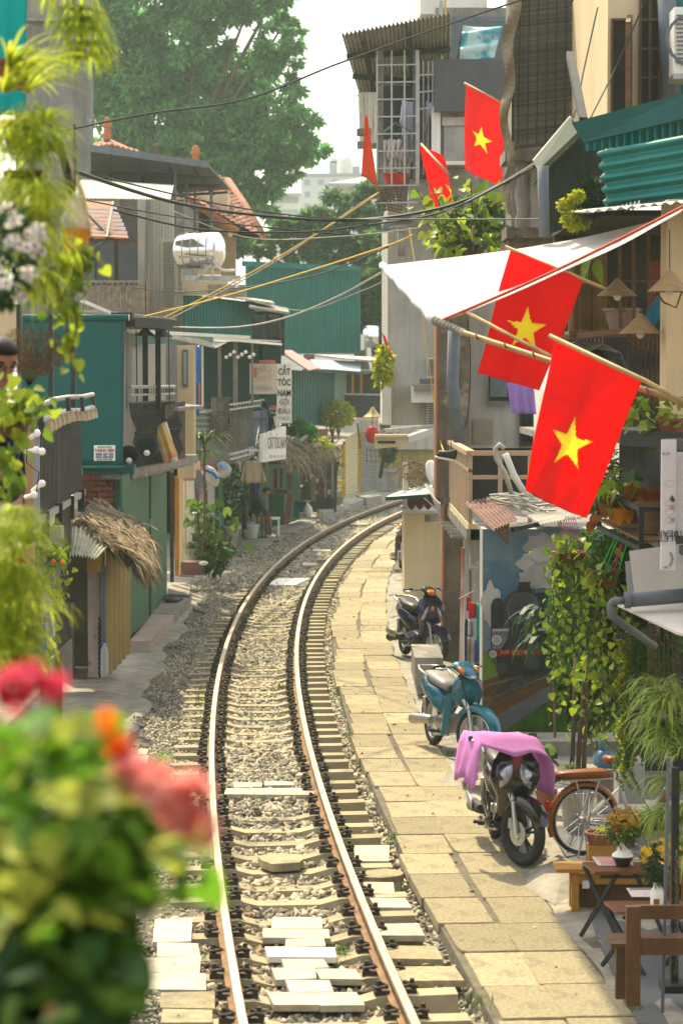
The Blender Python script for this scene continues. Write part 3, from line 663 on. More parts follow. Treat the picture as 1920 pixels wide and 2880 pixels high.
MB().bar((xb,30,zt),(xb,36,zt),.11,.06).build('handrail',M_rail,bal);MB().bar((xb,30,zt-.22),(xb,36,zt-.22),.05,.04).build('rail',M_rail,bal);MB().bar((xb,30,zt),(xb+1.1,30,zt),.07,.06).build('handrail',M_rail,bal);MB().bar((xb,30,zt-.3),(xb+1.1,30,zt-.3),.05).build('rail',M_rail,bal)
me=MB().box((0,0,0),(.05,.10,.95)).mesh('baluster');me.materials.append(M_rail)
for j in range(15):piece('baluster',me,bal,(xb,30.05+j*.42,(zt+zf)/2-.02))
for j in range(1,4):piece('baluster',me,bal,(xb+j*.37,30,(zt+zf)/2-.02))
for j in range(5):MB().bar((xb-.02,30.6+j*.75,zf-.14),(xb-.22,30.55+j*.75,zf-.12),.06,.035).build('bracket',M_steel,bal)
MB().corr([W(1304,1414,30.0),W(1395,1396,30.4),W(1456,1462,26.9),W(1386,1492,26.6)],8,.014,.005).build('awning',M_rust,h)
MB().corr([W(1448,1432,29.6),W(1560,1414,30),W(1650,1452,27),W(1520,1476,26.8)],16,.012,.005).build('awning',M_zinc,h)
quad('awning_board',M_wood,h,[W(1395,1484,26.7),W(1432,1470,26.9),W(1430,1530,26.9)],.03)
MB().bar(W(1440,1490,26.9),W(1528,1470,27.2),.05).build('awning_beam',M_black,h)
mb=MB()
for j in range(26):
 a=W(RND.uniform(1370,1470),RND.uniform(1390,1425),RND.uniform(28,29.5));b=a+V((RND.uniform(.3,.9),RND.uniform(-.4,.2),RND.uniform(-.15,.02)))
 mb.tube([a,a.lerp(b,.35)+V((0,0,RND.uniform(-.03,.08))),a.lerp(b,.7)+V((0,.1,RND.uniform(-.06,.06))),b],.013,4)
tag(mb.build('cable_heap',M_cablelt),'heap of grey cables lying on the corrugated awnings under the big flag','cables')
mb=MB()
for j in range(12):
 mb.tube(sag(W(1195+j*2,1362+j,42),W(1250+j*.5,1425+j,38),.05+.02*j,6)+sag(W(1250,1425+j,38),W(1315,1500,30.2),.04,6),.014,4)
tag(mb.build('cable_bundle',M_cablelt),'bundle of looped pale cables sagging along the small balcony edge','cables')
o=thing('bent_conduit','two bent white conduits rising from the cable heap in front of the balcony','conduit',W(1420,1390,29))
MB().tube([W(1440,1396,29),W(1420,1330,29),W(1395,1290,29),W(1392,1262,29),W(1404,1250,29),W(1418,1262,29)],.03,6).build('conduit',M_cablelt,o,smooth=True);MB().tube([W(1478,1392,28.8),W(1446,1340,28.8),W(1426,1290,28.8),W(1420,1276,28.8)],.04,6).build('conduit',M_whitep,o,smooth=True)
o=thing('shoe','black sneaker with white sole hung by its lace from the balcony rail','shoe',W(1255,1298,33));M4=Matrix.Rotation(.22,4,'Y');c=W(1254,1284,33)
MB().loft([(-.13,0,.035,.02),(-.11,.02,.045,.045),(0,.03,.045,.05),(.07,.045,.045,.065),(.12,.05,.04,.07),(.135,.05,.03,.06)],10).xf(Matrix.Translation(c)@M4).build('upper',M_black,o,smooth=True)
MB().loft([(-.145,-.03,.04,.012),(-.1,-.035,.05,.016),(.05,-.03,.048,.016),(.14,-.025,.04,.014)],10).xf(Matrix.Translation(c)@M4).build('sole',M_white,o,smooth=True);MB().bar(c+V((.07,0,.09)),W(1268,1238,33),.01).build('lace',M_black,o)
o=cloth([W(1424,1075,34),W(1500,1080,34),W(1508,1165,34),W(1438,1160,34)],14,10,3,.04).build('skirt',mat('purple_cloth',(.33,.2,.52),(.28,.17,.45),rough=.9),smooth=True);tag(o,'light purple garment hanging behind the big flag','laundry')
o=cloth([W(1466,1165,34.4),W(1500,1165,34.4),W(1500,1245,34.4),W(1466,1240,34.4)],8,6,2,.03).build('trousers',mat('navy_cloth',(.02,.02,.03),rough=.9),smooth=True);tag(o,'dark garment hanging in the doorway below the purple one','laundry')
rk=thing('clothes_rack','clothes hung close together in the recess beside the mural','clothes',W(1335,1900,28.4))
for j,(u0,v0,u1,v1,col,y)in enumerate([(1340,1698,1358,1812,(.02,.36,.29),27.9),(1318,1694,1346,1740,(.4,.02,.03),28.1),(1306,1750,1326,1900,(.03,.03,.07),28.5),(1316,1742,1336,1790,(.38,.4,.45),28.3),(1314,1790,1334,1900,(.42,.36,.3),28.25),(1334,1800,1357,1902,(.07,.12,.34),28.15),(1312,1676,1324,1722,(.45,.05,.02),28.4),(1308,1740,1318,1760,(.02,.02,.02),28.45)]):
 cloth([W(u0,v0,y),W(u1,v0+4,y),W(u1+1,v1,y),W(u0-1,v1-5,y)],8,8,1.5,.04,j,.05).build('garment',mat('garment_%d'%j,col,tuple(c*.75 for c in col),sc=6,rough=.9),rk,smooth=True)
hanger(rk,W(1333,1676,28.2),(1,.3,0))
mu=thing('mural','painted mural of a steam locomotive on rails under smoke clouds','mural',W(1450,2060,27.28))
dep=[27.296]
def paint(name,pts,m):
 dep[0]-=.003
 p=[W(u,v,dep[0])for u,v in pts];return MB().add(p,[tuple(range(len(p)))]).build(name,m,mu,recalc=False)
def ell(u,v,a,b,n=22,a0=0,a1=6.2832):return[(u+a*math.cos(a0+(a1-a0)*i/n),v-b*math.sin(a0+(a1-a0)*i/n))for i in range(n)]
M_sky=mat('mural_sky',(.07,.14,.20),(.20,.24,.25),sc=.9,rough=.8,ramp=(.42,.62),spots=((.35,.34,.3),12,.68,.72))
paint('painted_sky',[(1358,1488),(1757,1488),(1757,2070),(1358,2070)],M_sky)
M_cl=mat('mural_smoke',(.36,.33,.31),(.23,.22,.22),sc=2.2,rough=.85);M_cl2=mat('mural_smoke_pale',(.46,.43,.39),(.33,.31,.3),sc=2.5,rough=.85)
for(u,v,a,b,k)in[(1520,1535,46,34,0),(1560,1570,60,40,1),(1500,1585,44,34,1),(1540,1620,66,40,0),(1590,1530,50,36,0),(1490,1630,34,26,0),(1600,1620,60,44,1),(1380,1700,26,60,1),(1520,1560,30,22,1)]:
 r2=random.Random(u);paint('painted_smoke',[(u+a*math.cos(t)*(1+.16*math.sin(t*5+u)),v+b*math.sin(t)*(1+.16*math.cos(t*6+v)))for t in[6.2832*i/40 for i in range(40)]],(M_cl,M_cl2)[k])
M_grass=mat('mural_grass',(.06,.13,.015),(.03,.07,.012),sc=9,rough=.85);M_grass2=mat('mural_meadow',(.16,.24,.02),(.09,.17,.02),sc=4,rough=.85)
paint('painted_meadow',[(1358,1836),(1372,1826),(1392,1822),(1404,1880),(1400,1905),(1358,1920)],M_grass2)
M_bal=mat('mural_ballast',(.17,.085,.035),(.09,.05,.025),sc=16,rough=.9,spots=((.42,.38,.3),2.5,.66,.68))
paint('painted_ballast',[(1358,1915),(1400,1903),(1470,1880),(1757,1850),(1757,1890),(1530,1935),(1358,2035)],M_bal)
paint('painted_path',[(1358,2035),(1530,1935),(1757,1888),(1757,1930),(1560,1960),(1400,2070),(1358,2070)],mat('mural_path',(.13,.135,.14),(.10,.10,.105),sc=5,rough=.9))
paint('painted_grass',[(1400,2070),(1470,2020),(1560,1958),(1757,1920),(1757,2070)],M_grass)
M_ink=mat('mural_black',(.018,.019,.022),(.03,.03,.033),sc=5,rough=.6);M_ink2=mat('mural_grey_black',(.05,.053,.06),(.035,.036,.04),sc=4,rough=.6);M_ink3=mat('mural_grey',(.16,.16,.165),(.1,.1,.1),sc=5,rough=.6)
paint('painted_boiler',[(1500,1668),(1545,1665),(1570,1690),(1590,1760),(1590,1850),(1500,1850)],M_ink)
paint('painted_cab',[(1530,1690),(1548,1666),(1580,1662),(1600,1690),(1600,1800),(1520,1800)],mat('mural_teal',(.012,.08,.085),(.02,.055,.06),sc=3,rough=.7))
paint('painted_deflector',[(1380,1850)]+ell(1399,1708,19,26,12,3.14,0)+[(1418,1850)],M_ink)
paint('painted_deflector',[(1545,1850),(1545,1735)]+ell(1566,1715,20,26,12,3.14,0)+[(1588,1850)],M_ink)
paint('painted_boiler_rim',ell(1468,1712,54,56),M_ink2);paint('painted_smokebox_door',ell(1470,1712,47,49),mat('mural_door',(.065,.068,.075),(.04,.042,.048),sc=3,rough=.6))
paint('painted_ring',ell(1470,1712,44,46),M_ink3);paint('painted_smokebox_door',ell(1470,1712,42,44),MATS['mural_door'])
for v in(1699,1708,1717):paint('painted_hinge',[(1446,v),(1504,v+1),(1504,v+3),(1446,v+2)],M_ink)
paint('painted_chimney',[(1452,1664),(1458,1645),(1455,1637),(1492,1637),(1489,1645),(1496,1664)],M_ink)
paint('painted_badge',ell(1505,1712,9,9,14),M_cl2);paint('painted_frame',[(1382,1774),(1432,1772),(1425,1800),(1410,1826),(1384,1826)],M_ink3)
paint('painted_footplate',[(1384,1769),(1590,1766),(1590,1774),(1384,1776)],M_cl);paint('painted_undergear',[(1396,1842),(1590,1838),(1580,1890),(1470,1902),(1400,1898)],M_ink)
paint('painted_saddle',[(1432,1756),(1505,1756),(1515,1830),(1425,1830)],M_ink)
paint('painted_buffer_beam',[(1372,1826),(1522,1824),(1522,1845),(1372,1848)],mat('mural_red',(.22,.022,.018),(.12,.02,.015),sc=8,rough=.8))
for(u,v,r)in((1396,1800,14),(1386,1840,11),(1488,1836,10)):paint('painted_buffer',ell(u,v,r,r,16),M_cl2);paint('painted_buffer',ell(u,v,r*.7,r*.7,14),M_cl)
for(u,v,r)in((1410,1880,16),(1495,1862,22)):paint('painted_wheel',ell(u,v,r,r*1.1,16),M_ink2)
dep[0]-=.003;text('number','N9 1.339',mat('mural_gold',(.45,.25,.08),rough=.8),mu,W(1443,1836,dep[0]),.07,sx=1.1)
for(p,q)in(((1358,1968),(1560,1892)),((1372,1925),(1470,1900))):paint('painted_rail',[p,q,(q[0],q[1]+4),(p[0],p[1]+6)],M_ink3)
for j in range(9):paint('painted_sleeper',[(1380+j*16,1960-j*6.4),(1440+j*10,1900-j*1+3),(1444+j*10,1904-j),(1387+j*16,1962-j*6.4)],M_ink2)
h=thing('screen_house','dark old house behind a tall bamboo slat screen','house',W(1560,640,32))
bx('wall',M_oldwall,h,1440,-120,1760,640,32,1.2);bx('wall',M_plaster,h,1648,-60,1716,330,31.4,.5)
bx('cornice',M_oldwall,h,1420,420,1640,450,30.6,1);bx('cornice',M_brown,h,1424,636,1590,668,31,1);bx('cornice',M_brown,h,1430,660,1600,700,31.2,1)
for j in range(4):MB().lathe([(.10,0),(.10,.12),(.07,.2),(.11,.42),(.07,.62),(.1,.72),(.1,.85)],W(1470+j*32,640,30.8),10).build('baluster',M_oldwall,h,smooth=40)
sc=thing('bamboo_screen','tall sun screen of dark bamboo slats with frayed burlap edge','screen',W(1550,400,30))
M_slat=mat('dark_bamboo_slat',(.13,.115,.09),(.07,.062,.05),sc=3,rough=.8,rnd=.35)
bx('backing',M_dark,sc,1440,-80,1672,396,30.4,.04)
me=MB().box((0,0,0),(1,.02,.021)).mesh('slat');me.materials.append(M_slat)
vrow=-20
while vrow<408:
 u1=1668+10*math.sin(vrow*.02)-max(0,vrow-300)*.15;a=W(1446,vrow+14,30.0);b=W(u1,vrow-10,30.05+RND.uniform(-.02,.03))
 piece('slat',me,sc,(a+b)/2,(RND.uniform(-.2,.2),-math.atan2(b.z-a.z,b.x-a.x),RND.uniform(-.012,.012)),((b-a).length,1,1));vrow+=5.2+RND.uniform(-.4,1.4)
for u in range(1462,1670,26):MB().bar(W(u,-20,29.97),W(u-6,405,29.97),.014).build('cord',M_cable,sc)
def brl(a,b):return.05*math.sin(b*23)+.04*math.sin(b*41+2)+.05*math.sin(a*3)
MB().sheet([W(1416,-40,29.9),W(1452,-40,29.9),W(1436,610,29.9),W(1418,600,29.9)],5,60,lambda a,b:V((.035*math.sin(b*19)+.03*math.sin(b*7+1),.05*math.sin(b*30+a*3),0)),.012).build('burlap_edge',mat('burlap',(.30,.25,.17),(.19,.155,.10),sc=14,rough=1,bump=.8,bsc=60,stretch=(1,1,2)),sc,smooth=True)
h=thing('green_roof_house','cream house with dark windows above a green corrugated gable roof','house',W(1780,640,24))
bx('wall',M_cream,h,1710,-160,1892,420,26,5);bx('wall',M_teal,h,1884,-160,2020,330,25.8,.5)
def win(u0,v0,u1,v1,Y,nc,nr,slope=0):
 f=bx('window',M_dark,h,u0,v0,u1,v1,Y,.05);k=1
 for j in range(nc+1):bx('window_bar',M_wood,f,u0+(u1-u0-4)*j/nc,v0,u0+(u1-u0-4)*j/nc+5,v1,Y-.04,.04)
 for j in range(nr+1):bx('window_bar',M_wood,f,u0,v0+(v1-v0-6)*j/nr,u1,v0+(v1-v0-6)*j/nr+6,Y-.035,.03)
win(1718,50,1764,330,25.98,1,1);win(1798,-30,1856,300,25.97,2,4)
quad('shutter',M_wood,h,[W(1764,40,25.9),W(1758,60,25.2),W(1758,330,25.2),W(1764,320,25.9)],.05)
MB().tube([W(1872,-60,25.6),W(1888,300,25.6)],.1,10).build('pipe',M_pipe,h,smooth=True)
ac=thing('air_conditioner','white air conditioner unit at the upper right corner','air conditioner',W(1930,215,25));bx('case',M_white,ac,1896,18,1990,205,25,.4);bx('bracket',M_steel,ac,1894,205,1990,220,24.9,.5)
MB().lathe([(.27,0),(.27,.03),(.24,.03),(.24,0)],W(1945,110,24.98),20,Matrix.Rotation(math.pi/2,3,'X'),cap=False).build('fan_ring',M_pipe,ac)
for j in range(12):bx('grille_bar',M_pipe,ac,1902,40+j*12,1990,43+j*12,24.97,.02)
M_olive=mat('olive_sheet',(.055,.08,.055),(.075,.09,.06),sc=2,rough=.55,streak=((.12,.11,.08),.35))
quad('ridge_flashing',M_tealdk,h,[W(1606,344,21.75),W(1930,258,20.95),W(1930,330,20.9),W(1640,400,21.7)],.03)
quad('gable_board',M_olive,h,[W(1498,452,22),W(1602,328,22),W(1622,372,21.8),W(1512,478,21.8)],.05);quad('gable_edge',M_zinc,h,[W(1497,448,22.05),W(1601,324,22.05),W(1607,332,22),W(1500,456,22)],.06)
MB().corr([W(1530,482,22.1),W(1640,372,22.1),W(1648,622,22.1),W(1532,662,22.1)],22,.012,.004).build('gable_sheet',M_olive,h)
MB().corr([W(1640,396,21.8),W(1940,318,21),W(1940,392,21),W(1640,424,21.8)],14,.025,.004,True).build('valance_sheet',M_teal,h)
MB().corr([W(1683,424,21.6),W(1704,592,21.6),W(1960,560,20.6),W(1960,372,20.6)],5,.032,.004).build('side_sheet',mat('sea_green_sheet',(.02,.19,.165),(.018,.15,.135),sc=2,rough=.45),h)
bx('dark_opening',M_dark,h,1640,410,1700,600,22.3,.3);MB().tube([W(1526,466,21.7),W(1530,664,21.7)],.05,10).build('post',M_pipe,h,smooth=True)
MB().corr([(3.4,19.6,5.5),(1.98,19.8,5.37),(1.98,22.2,5.53),(3.4,22.2,5.66)],16,.012,.006).build('eave_sheet',M_zinc,h)
MB().corr([W(1636,606,20.8),W(1800,566,20.8),W(1800,582,20.7),W(1636,624,20.7)],14,.012,.004).build('eave_ripple',mat('slate_blue_sheet',(.16,.2,.27),(.1,.12,.16),sc=6,rough=.6),h)
MB().bar(W(1602,152,23),W(1640,338,22),.07).build('iron_bar',M_black,h)
h=thing('cafe_house','cafe house with bamboo front, cream wall and black slatted balcony','cafe',W(1800,1200,22))
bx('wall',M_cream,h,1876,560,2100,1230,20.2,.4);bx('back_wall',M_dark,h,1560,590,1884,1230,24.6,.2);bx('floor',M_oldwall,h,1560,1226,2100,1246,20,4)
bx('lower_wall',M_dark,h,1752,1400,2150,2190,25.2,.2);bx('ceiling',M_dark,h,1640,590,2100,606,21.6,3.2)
M_bstick=mat('bamboo_stick',(.24,.15,.065),(.15,.095,.045),sc=4,rough=.7,rnd=.3)
me=MB().box((0,0,0),(.035,.035,1)).mesh('stick');me.materials.append(M_bstick)
for j in range(24):
 u=1604+j*4.2;a,b=W(u,690,23+.02*j),W(u,944-j*.6,23+.02*j);piece('stick',me,h,(a+b)/2,(0,0,0),(1,1,(b-a).length))
for u in(1742,1780,1822):MB().bar(W(u,600,22.6),W(u+2,930,22.6),.03).build('grid_bar',M_wood,h)
MB().bar(W(1730,790,22.6),W(1880,790,22.6),.02).build('grid_bar',M_wood,h);MB().bar(W(1580,950,22.4),W(1790,926,21.6),.05).build('shelf_edge',M_wood,h);bx('shelf',M_wood,h,1600,930,1790,946,22.2,.5)
for j in range(16):MB().bar(W(1770+j*7,940,22.8),W(1764+j*7+(12 if j%2 else-8),1150,22.8),.012).build('lattice_bar',M_wood,h)
bl=MB().bar((2.55,22.2,3.52),(2.47,16.5,3.54),.09,.07).build('handrail',M_black,h)
me=MB().box((0,0,0),(.02,.055,.74)).mesh('slat');me.materials.append(M_black)
for j in range(58):piece('slat',me,h,(2.55-.08*j/58,22.1-j*.095,3.14))
MB().bar((2.55,22.2,2.78),(2.47,16.5,2.78),.08,.06).build('bottom_rail',M_black,h);MB().box((3.2,19.4,2.7),(1.3,5.6,.1)).build('balcony_floor',M_oldwall,h)
sh=thing('plant_shelf','black metal shelf holding planters below the slatted balcony','shelf',W(1790,1545,19))
P1,P2,P3=W(1684,1482,20.5),W(1802,1545,18),W(1960,1545,18)
for dz in(0,.3):
 for a,b in((P1,P2),(P2,P3)):MB().bar(a+V((0,0,dz)),b+V((0,0,dz)),.035).build('rail',M_black,sh)
for a in(P1,P2):MB().bar(a,a+V((0,0,.3)),.04).build('post',M_black,sh)
MB().prism([P1+V((0,0,.05)),P2+V((0,0,.05)),P3+V((0,0,.05)),P3+V((0,2.4,.05))],(0,0,.02)).build('deck',M_wood,sh)
pot('planter',M_terra,sh,W(1760,1470,19.2),.16,.2);pot('planter',M_wood,sh,W(1850,1500,18.6),.18,.24)
mb=MB()
o=thing('white_board','plain off-white sheet board standing behind the grey gutter','board',W(1830,1685,17.4));quad('board',mat('grey_white_board',(.5,.49,.45),(.44,.43,.4),sc=3,rough=.6),o,[W(1768,1550,17.6),W(1990,1520,17.4),W(1990,1690,17.4),W(1785,1684,17.6)],.02);quad('board',mat('grey_board',(.3,.31,.32),rough=.6),o,[W(1758,1580,17.7),W(1772,1578,17.7),W(1790,1686,17.7),W(1766,1684,17.7)],.02)
o=thing('gutter_pipe','grey plastic gutter pipe with elbow above the white canopy','gutter',W(1800,1690,17));MB().tube([W(1768,1688,17),W(1960,1672,17)],.052,12).build('pipe',M_pipe,o,smooth=True);MB().tube([W(1766,1688,17),W(1722,1692,17),W(1716,1702,17),W(1716,1722,17),W(1724,1735,17),W(1840,1818,17.6)],.028,10).build('pipe',M_pipe,o,smooth=True);MB().tube([W(1756,1688,17),W(1772,1688,17)],.06,12).build('collar',M_pipe,o)
o=quad('canopy',mat('white_canopy',(.60,.57,.50),(.5,.47,.41),sc=2.5,rough=.6,spots=((.3,.26,.2),5,.66,.72)),None,[W(1736,1698,17.4),W(1960,1686,17.4),W(1990,1800,16),W(1905,1778,16.2)],.02);tag(o,'white sloping sheet canopy below the grey gutter pipe','canopy')
o=thing('printed_carton','tall white printed cardboard box hung upside down beside the balcony','box',W(1886,1605,16.8))
bx('face',mat('white_card',(.62,.64,.66),rough=.5),o,1861,1236,1899,1604,16.8,.05);bx('face',MATS['white_card'],o,1899,1272,1960,1507,16.82,.05)
Mk=mat('print_grey',(.06,.06,.07),rough=.6)
for s_,u,v,z in(('YEAR',1878,1499,.058),('RLET',1880,1514,.058),('10 YE',1872,1275,.022),('10',1908,1499,.058)):text('print',s_,Mk,o,W(u,v,16.79),z,ry=math.pi,sx=1.15)
for j,ch in enumerate('SUPERLETE PO'):aa=-.75+j*.2;text('print',ch,Mk,o,W(1866+24*math.cos(aa),1580-24*math.sin(-aa)-8,16.79),.022,ry=aa+1.57)
for v in(1360,1415,1440,1463):MB().tube([W(1882+13*math.cos(q),v+9*math.sin(q),16.795)for q in[j*.45 for j in range(14)]],.0008,3,True).build('print',Mk,o)
for(u,v)in((1891,1427),(1890,1462)):MB().bar(W(u-8,v-7,16.79),W(u+8,v+7,16.79),.003).bar(W(u+8,v-7,16.788),W(u-8,v+7,16.788),.003).build('print',Mk,o)
MB().prism([W(1882,1405,16.79),W(1897,1405,16.79),W(1897,1409,16.79),(W(1890,1392,16.79))],(0,-.001,0)).prism([W(1884,1406,16.79),W(1898,1404,16.79),W(1895,1411,16.79),W(1888,1411,16.79)],(0,-.002,0)).build('print',Mk,o)
M_hat=mat('palm_hat',(.36,.26,.15),(.28,.19,.105),sc=9,rough=.8,bump=.3,trans=.15,stretch=(1,1,4))
for u,v0,v1,hw,Y,lab in((1735,782,832,58,21.6,'conical palm hat lamp hanging before the bamboo wall'),(1882,756,820,63,19.6,'conical palm hat lamp hanging before the cream wall'),(1800,880,938,61,20.4,'lowest conical palm hat lamp, below the other two')):
 k=Y/FPX;t=thing('hat_lamp',lab,'hat lamp',W(u,v1,Y),'conical hat lamps of the cafe');hgt=(v1-v0)*k;r=hw*k
 MB().lathe([(r,0),(r*.52,hgt*.46),(.01,hgt),(.01,hgt-.006),(r*.51,hgt*.44),(r*.985,0)],W(u,v1,Y),24,cap=False).build('hat',M_hat,t,smooth=30)
 MB().ball(W(u,v1+2,Y),.035,10).build('bulb',M_white,t,smooth=True);MB().bar(W(u,v0,Y),W(u,v0-110,Y),.008).build('cord',M_cable,t)
 MB().tube([W(u-hw*.6,v1,Y),W(u-hw*.25,v1+30,Y),W(u+hw*.3,v1+45,Y),W(u+hw*.55,v1,Y)],.008,4).build('strap',M_wood,t)
pot('pot',mat('pink_clay_pot',(.28,.2,.16),(.2,.14,.11),sc=4,rough=.8),t:=thing('clay_pot','big pinkish clay pot behind the bamboo front of the cafe','pot',W(1748,928,23)),W(1748,926,23),.17,.2)
o=MB().sheet([W(1806,900,22),W(1856,820,22),W(1862,880,22),W(1830,940,22)],6,6,lambda a,b:.04*math.sin(3*a+b),.01).build('blue_basin',mat('blue_plastic',(.01,.14,.25),rough=.35),smooth=True);tag(o,'blue plastic board leaning behind the hat lamps','board')
bx_=bx('red_panel',mat('dull_red_panel',(.18,.05,.035),rough=.8),None,1832,732,1858,880,23.4,.1);tag(bx_,'dull red panel in the dark cafe room','panel')
gr=thing('black_shirts','black shirts crowded on wire hangers under the bamboo shelf','clothes',W(1680,980,22))
for j in range(7):
 c=W(1628+j*11,972+j*2,22.6-.06*j);hanger(gr,c,(.75,-.6,0));shirt(MB(),c,.4,.55,V((.75,-.6,0)),.5,j).build('shirt',M_black,gr,smooth=True)
for nm,lab,c,d in(('unseen_wall_right','unseen plain mass for the house fronts behind on the right, added to block sky light',(5.1,-10,4),(4.2,42,9)),('unseen_wall_left','unseen plain mass for the house fronts behind on the left, added to block sky light',(-4.2,-17,4),(4.2,32,9)),('unseen_wall_back','unseen plain mass far behind the viewpoint, added to block sky light',(0,-48,4),(30,6,9))):
 tag(MB().box(c,d).build(nm,M_oldwall),lab,kind='structure')  # plain unseen masses added behind the viewpoint to cut sky light
def door_leaf(name,m,par,PL,u0,u1,vt0,vt1,vb0,vb1,n=12,off=.0,th=.03,amp=.006):
 P=[PL(u0,vt0,off),PL(u1,vt1,off),PL(u1,vb1,off),PL(u0,vb0,off)]
 return MB().corr(P,n,amp,th,True).build(name,m,par)
M_brick=mat('red_brick',(.25,.075,.045),(.17,.055,.04),sc=5,rough=.9,bump=.5,bsc=40,rnd=.25)
M_mortar=mat('mortar',(.16,.13,.11),(.1,.085,.07),sc=8,rough=1)
M_slab2=mat('old_cement',(.33,.31,.27),(.22,.2,.17),sc=3,rough=.9,bump=.3,streak=((.1,.09,.08),.5))
PA=Plane((-3.2,36.6),(-3.33,47.0));h=thing('green_door_house','house with tall green metal doors, brick pier and a wavy black balcony railing','house',(-3.4,42,-.12))
bx('wall',M_plaster,h,150,930,352,1860,37.2,9)
a=door_leaf('door',M_green,h,PA,338,418,1342,1300,1812,1734,16);door_leaf('door',M_green,h,PA,420,464,1299,1276,1732,1668,12)
MB().bar(PA(419,1300,.03),PA(419,1734,.03),.05).build('door_post',M_tealdk,h)
for v in(1470,1610):MB().box(PA(421,v,.05),(.04,.06,.12)).build('latch',M_steel,a)
bx('pier',M_tealdk,h,322,1310,345,1800,36.45,.3);bx('lintel',M_tealdk,h,232,1308,376,1334,36.1,.4)
bw=bx('brick_wall',M_mortar,h,228,1334,324,1560,36.62,.4)
me=MB().box((0,0,0),(1,.06,1)).mesh('brick');me.materials.append(M_brick)
for r in range(14):
 for c_ in range(-1,4):
  u0=229+c_*31+(15 if r%2 else 0)+RND.uniform(-2,2);u1=min(u0+28+RND.uniform(-2,1),322);u0=max(u0,229)
  if u1-u0<6:continue
  a0=W(u0,1337+r*15.6+RND.uniform(-1,1),36.6);b0=W(u1,1349+r*15.6,36.6);piece('brick',me,bw,(a0+b0)/2+V((0,RND.uniform(-.012,.01),0)),(0,RND.uniform(-.02,.02),RND.uniform(-.02,.02)),(b0.x-a0.x,1,a0.z-b0.z))
zf=2.66;x0=-3.2
bal=MB().prism([(-3.6,36.2,zf),(-3.12,36.2,zf),(-2.9,38.5,zf),(-2.62,42.5,zf),(-2.62,44,zf),(-3.6,44,zf)],(0,0,-.1)).build('balcony_slab',M_slab2,h)
MB().prism([(-3.6,36.2,zf-.1),(-3.12,36.2,zf-.1),(-2.9,38.5,zf-.1),(-2.62,42.5,zf-.1),(-2.62,44,zf-.1),(-3.6,44,zf-.1)],(0,0,-.04)).build('slab_edge',M_oldwall,bal)
def edge(t):
 pts=[V((-3.18,36.4,0)),V((-2.95,38.6,0)),V((-2.80,40.6,0))];k=min(1,int(t*2));return pts[k].lerp(pts[k+1],t*2-k)
for j in range(26):
 p=edge(j/25.01);b=MB().tube([p+V((.0,0,zf+1.0)),p+V((.02,.02,zf+.8)),p+V((.11,.05,zf+.6)),p+V((.05,.05,zf+.42)),p+V((.13,.05,zf+.2)),p+V((.02,0,zf+.02))],.016,5);b.build('baluster',M_black,bal)
for dz in(.55,1.0,1.12,1.24):MB().tube([edge(t/8.01)+V((.08 if dz<1 else 0,0,zf+dz))for t in range(9)],.02 if dz<1.2 else.03,5).build('rail',M_black if dz<1.1 else M_steel,bal)
for j in range(18):q=edge(.1+.89*j/18);MB().bar(q+V((0,0,zf+1.12)),q+V((0,.03,zf+1.24)),.015).build('rail_bar',M_black,bal)
PB=Plane((-2.78,40.8),(-2.62,44.2));MB().corr([PB(462,1140),PB(518,1128),PB(518,1290),PB(462,1300)],12,.012,.01,True).build('balcony_sheet',mat('brown_sheet',(.10,.075,.05),(.07,.055,.04),sc=4,rough=.7),h)
quad('ledge',M_slab2,h,[(-3.2,40.2,3.6),(-2.7,40.2,3.55),(-2.5,44,3.55),(-3.2,44,3.6)],-.06)
for u,v in((362,1290),(412,1268)):
 MB().lathe([(.02,-.13),(.06,-.12),(.16,.1),(.17,.13),(.14,.1),(.03,-.08)],W(u,v,36.6),14,Matrix.Rotation(1.2,3,'X')).build('lamp',M_black,h,smooth=40);MB().ball(W(u+1,v+6,36.45),.05,8).build('bulb',M_white,h)
for u,v,Y in((460,1322,40),(488,1305,42.6)):MB().lathe([(.03,.2),(.05,.12),(.15,.02),(.17,-.04),(.13,.0)],W(u,v,Y),14).build('lamp',M_pipe,h,smooth=40)
PU=Plane((-3.15,37),(-3.0,46));quad('wall',mat('mottled_grey_wall',(.20,.21,.23),(.11,.12,.135),sc=2.5,rough=.9),h,[PU(352,958,-.4),PU(500,958,-.4),PU(500,1190,-.4),PU(352,1190,-.4)],.1)
for u0,u1,v0,v1,Y in((400,416,922,1150,38),(436,452,922,1150,38.5)):bx('post',M_black,h,u0,v0,u1,v1,Y,.1)
for u in(353,383,474):MB().bar(W(u,930,37.6),W(u+3,1150,37.6),.018).build('cable',M_black,h)
quad('valance',M_teal,h,[W(352,934,38),W(600,944,47),W(600,962,47),W(352,970,38)],.03);MB().bar(W(352,930,37.9),W(700,948,50),.06).build('gutter',M_white,h);quad('eave',M_zinc,h,[W(352,925,37.8),W(640,962,49),W(608,978,47),W(580,972,46)],.03)
bx('fascia',M_black,h,300,878,372,898,36.4,.4);MB().bar(W(366,906,36.8),W(492,914,38.5),.16,.14).build('awning_box',M_black,h);quad('roof',M_zinc,h,[W(190,876,36.2),W(312,878,36.2),W(496,900,38.4),W(330,884,42)],.03);MB().bar(W(230,845,35.8),W(310,880,36.1),.05).build('tube_light',M_white,h)
for u,v in((408,944),(458,948)):MB().lathe([(.03,.15),(.05,.1),(.17,0),(.15,.0)],W(u,v,38),12).build('lamp',M_black,h,smooth=40)
bl=thing('roller_blind','big dark teal roller blind hanging beside the wavy railing','blind',W(206,1310,35.9))
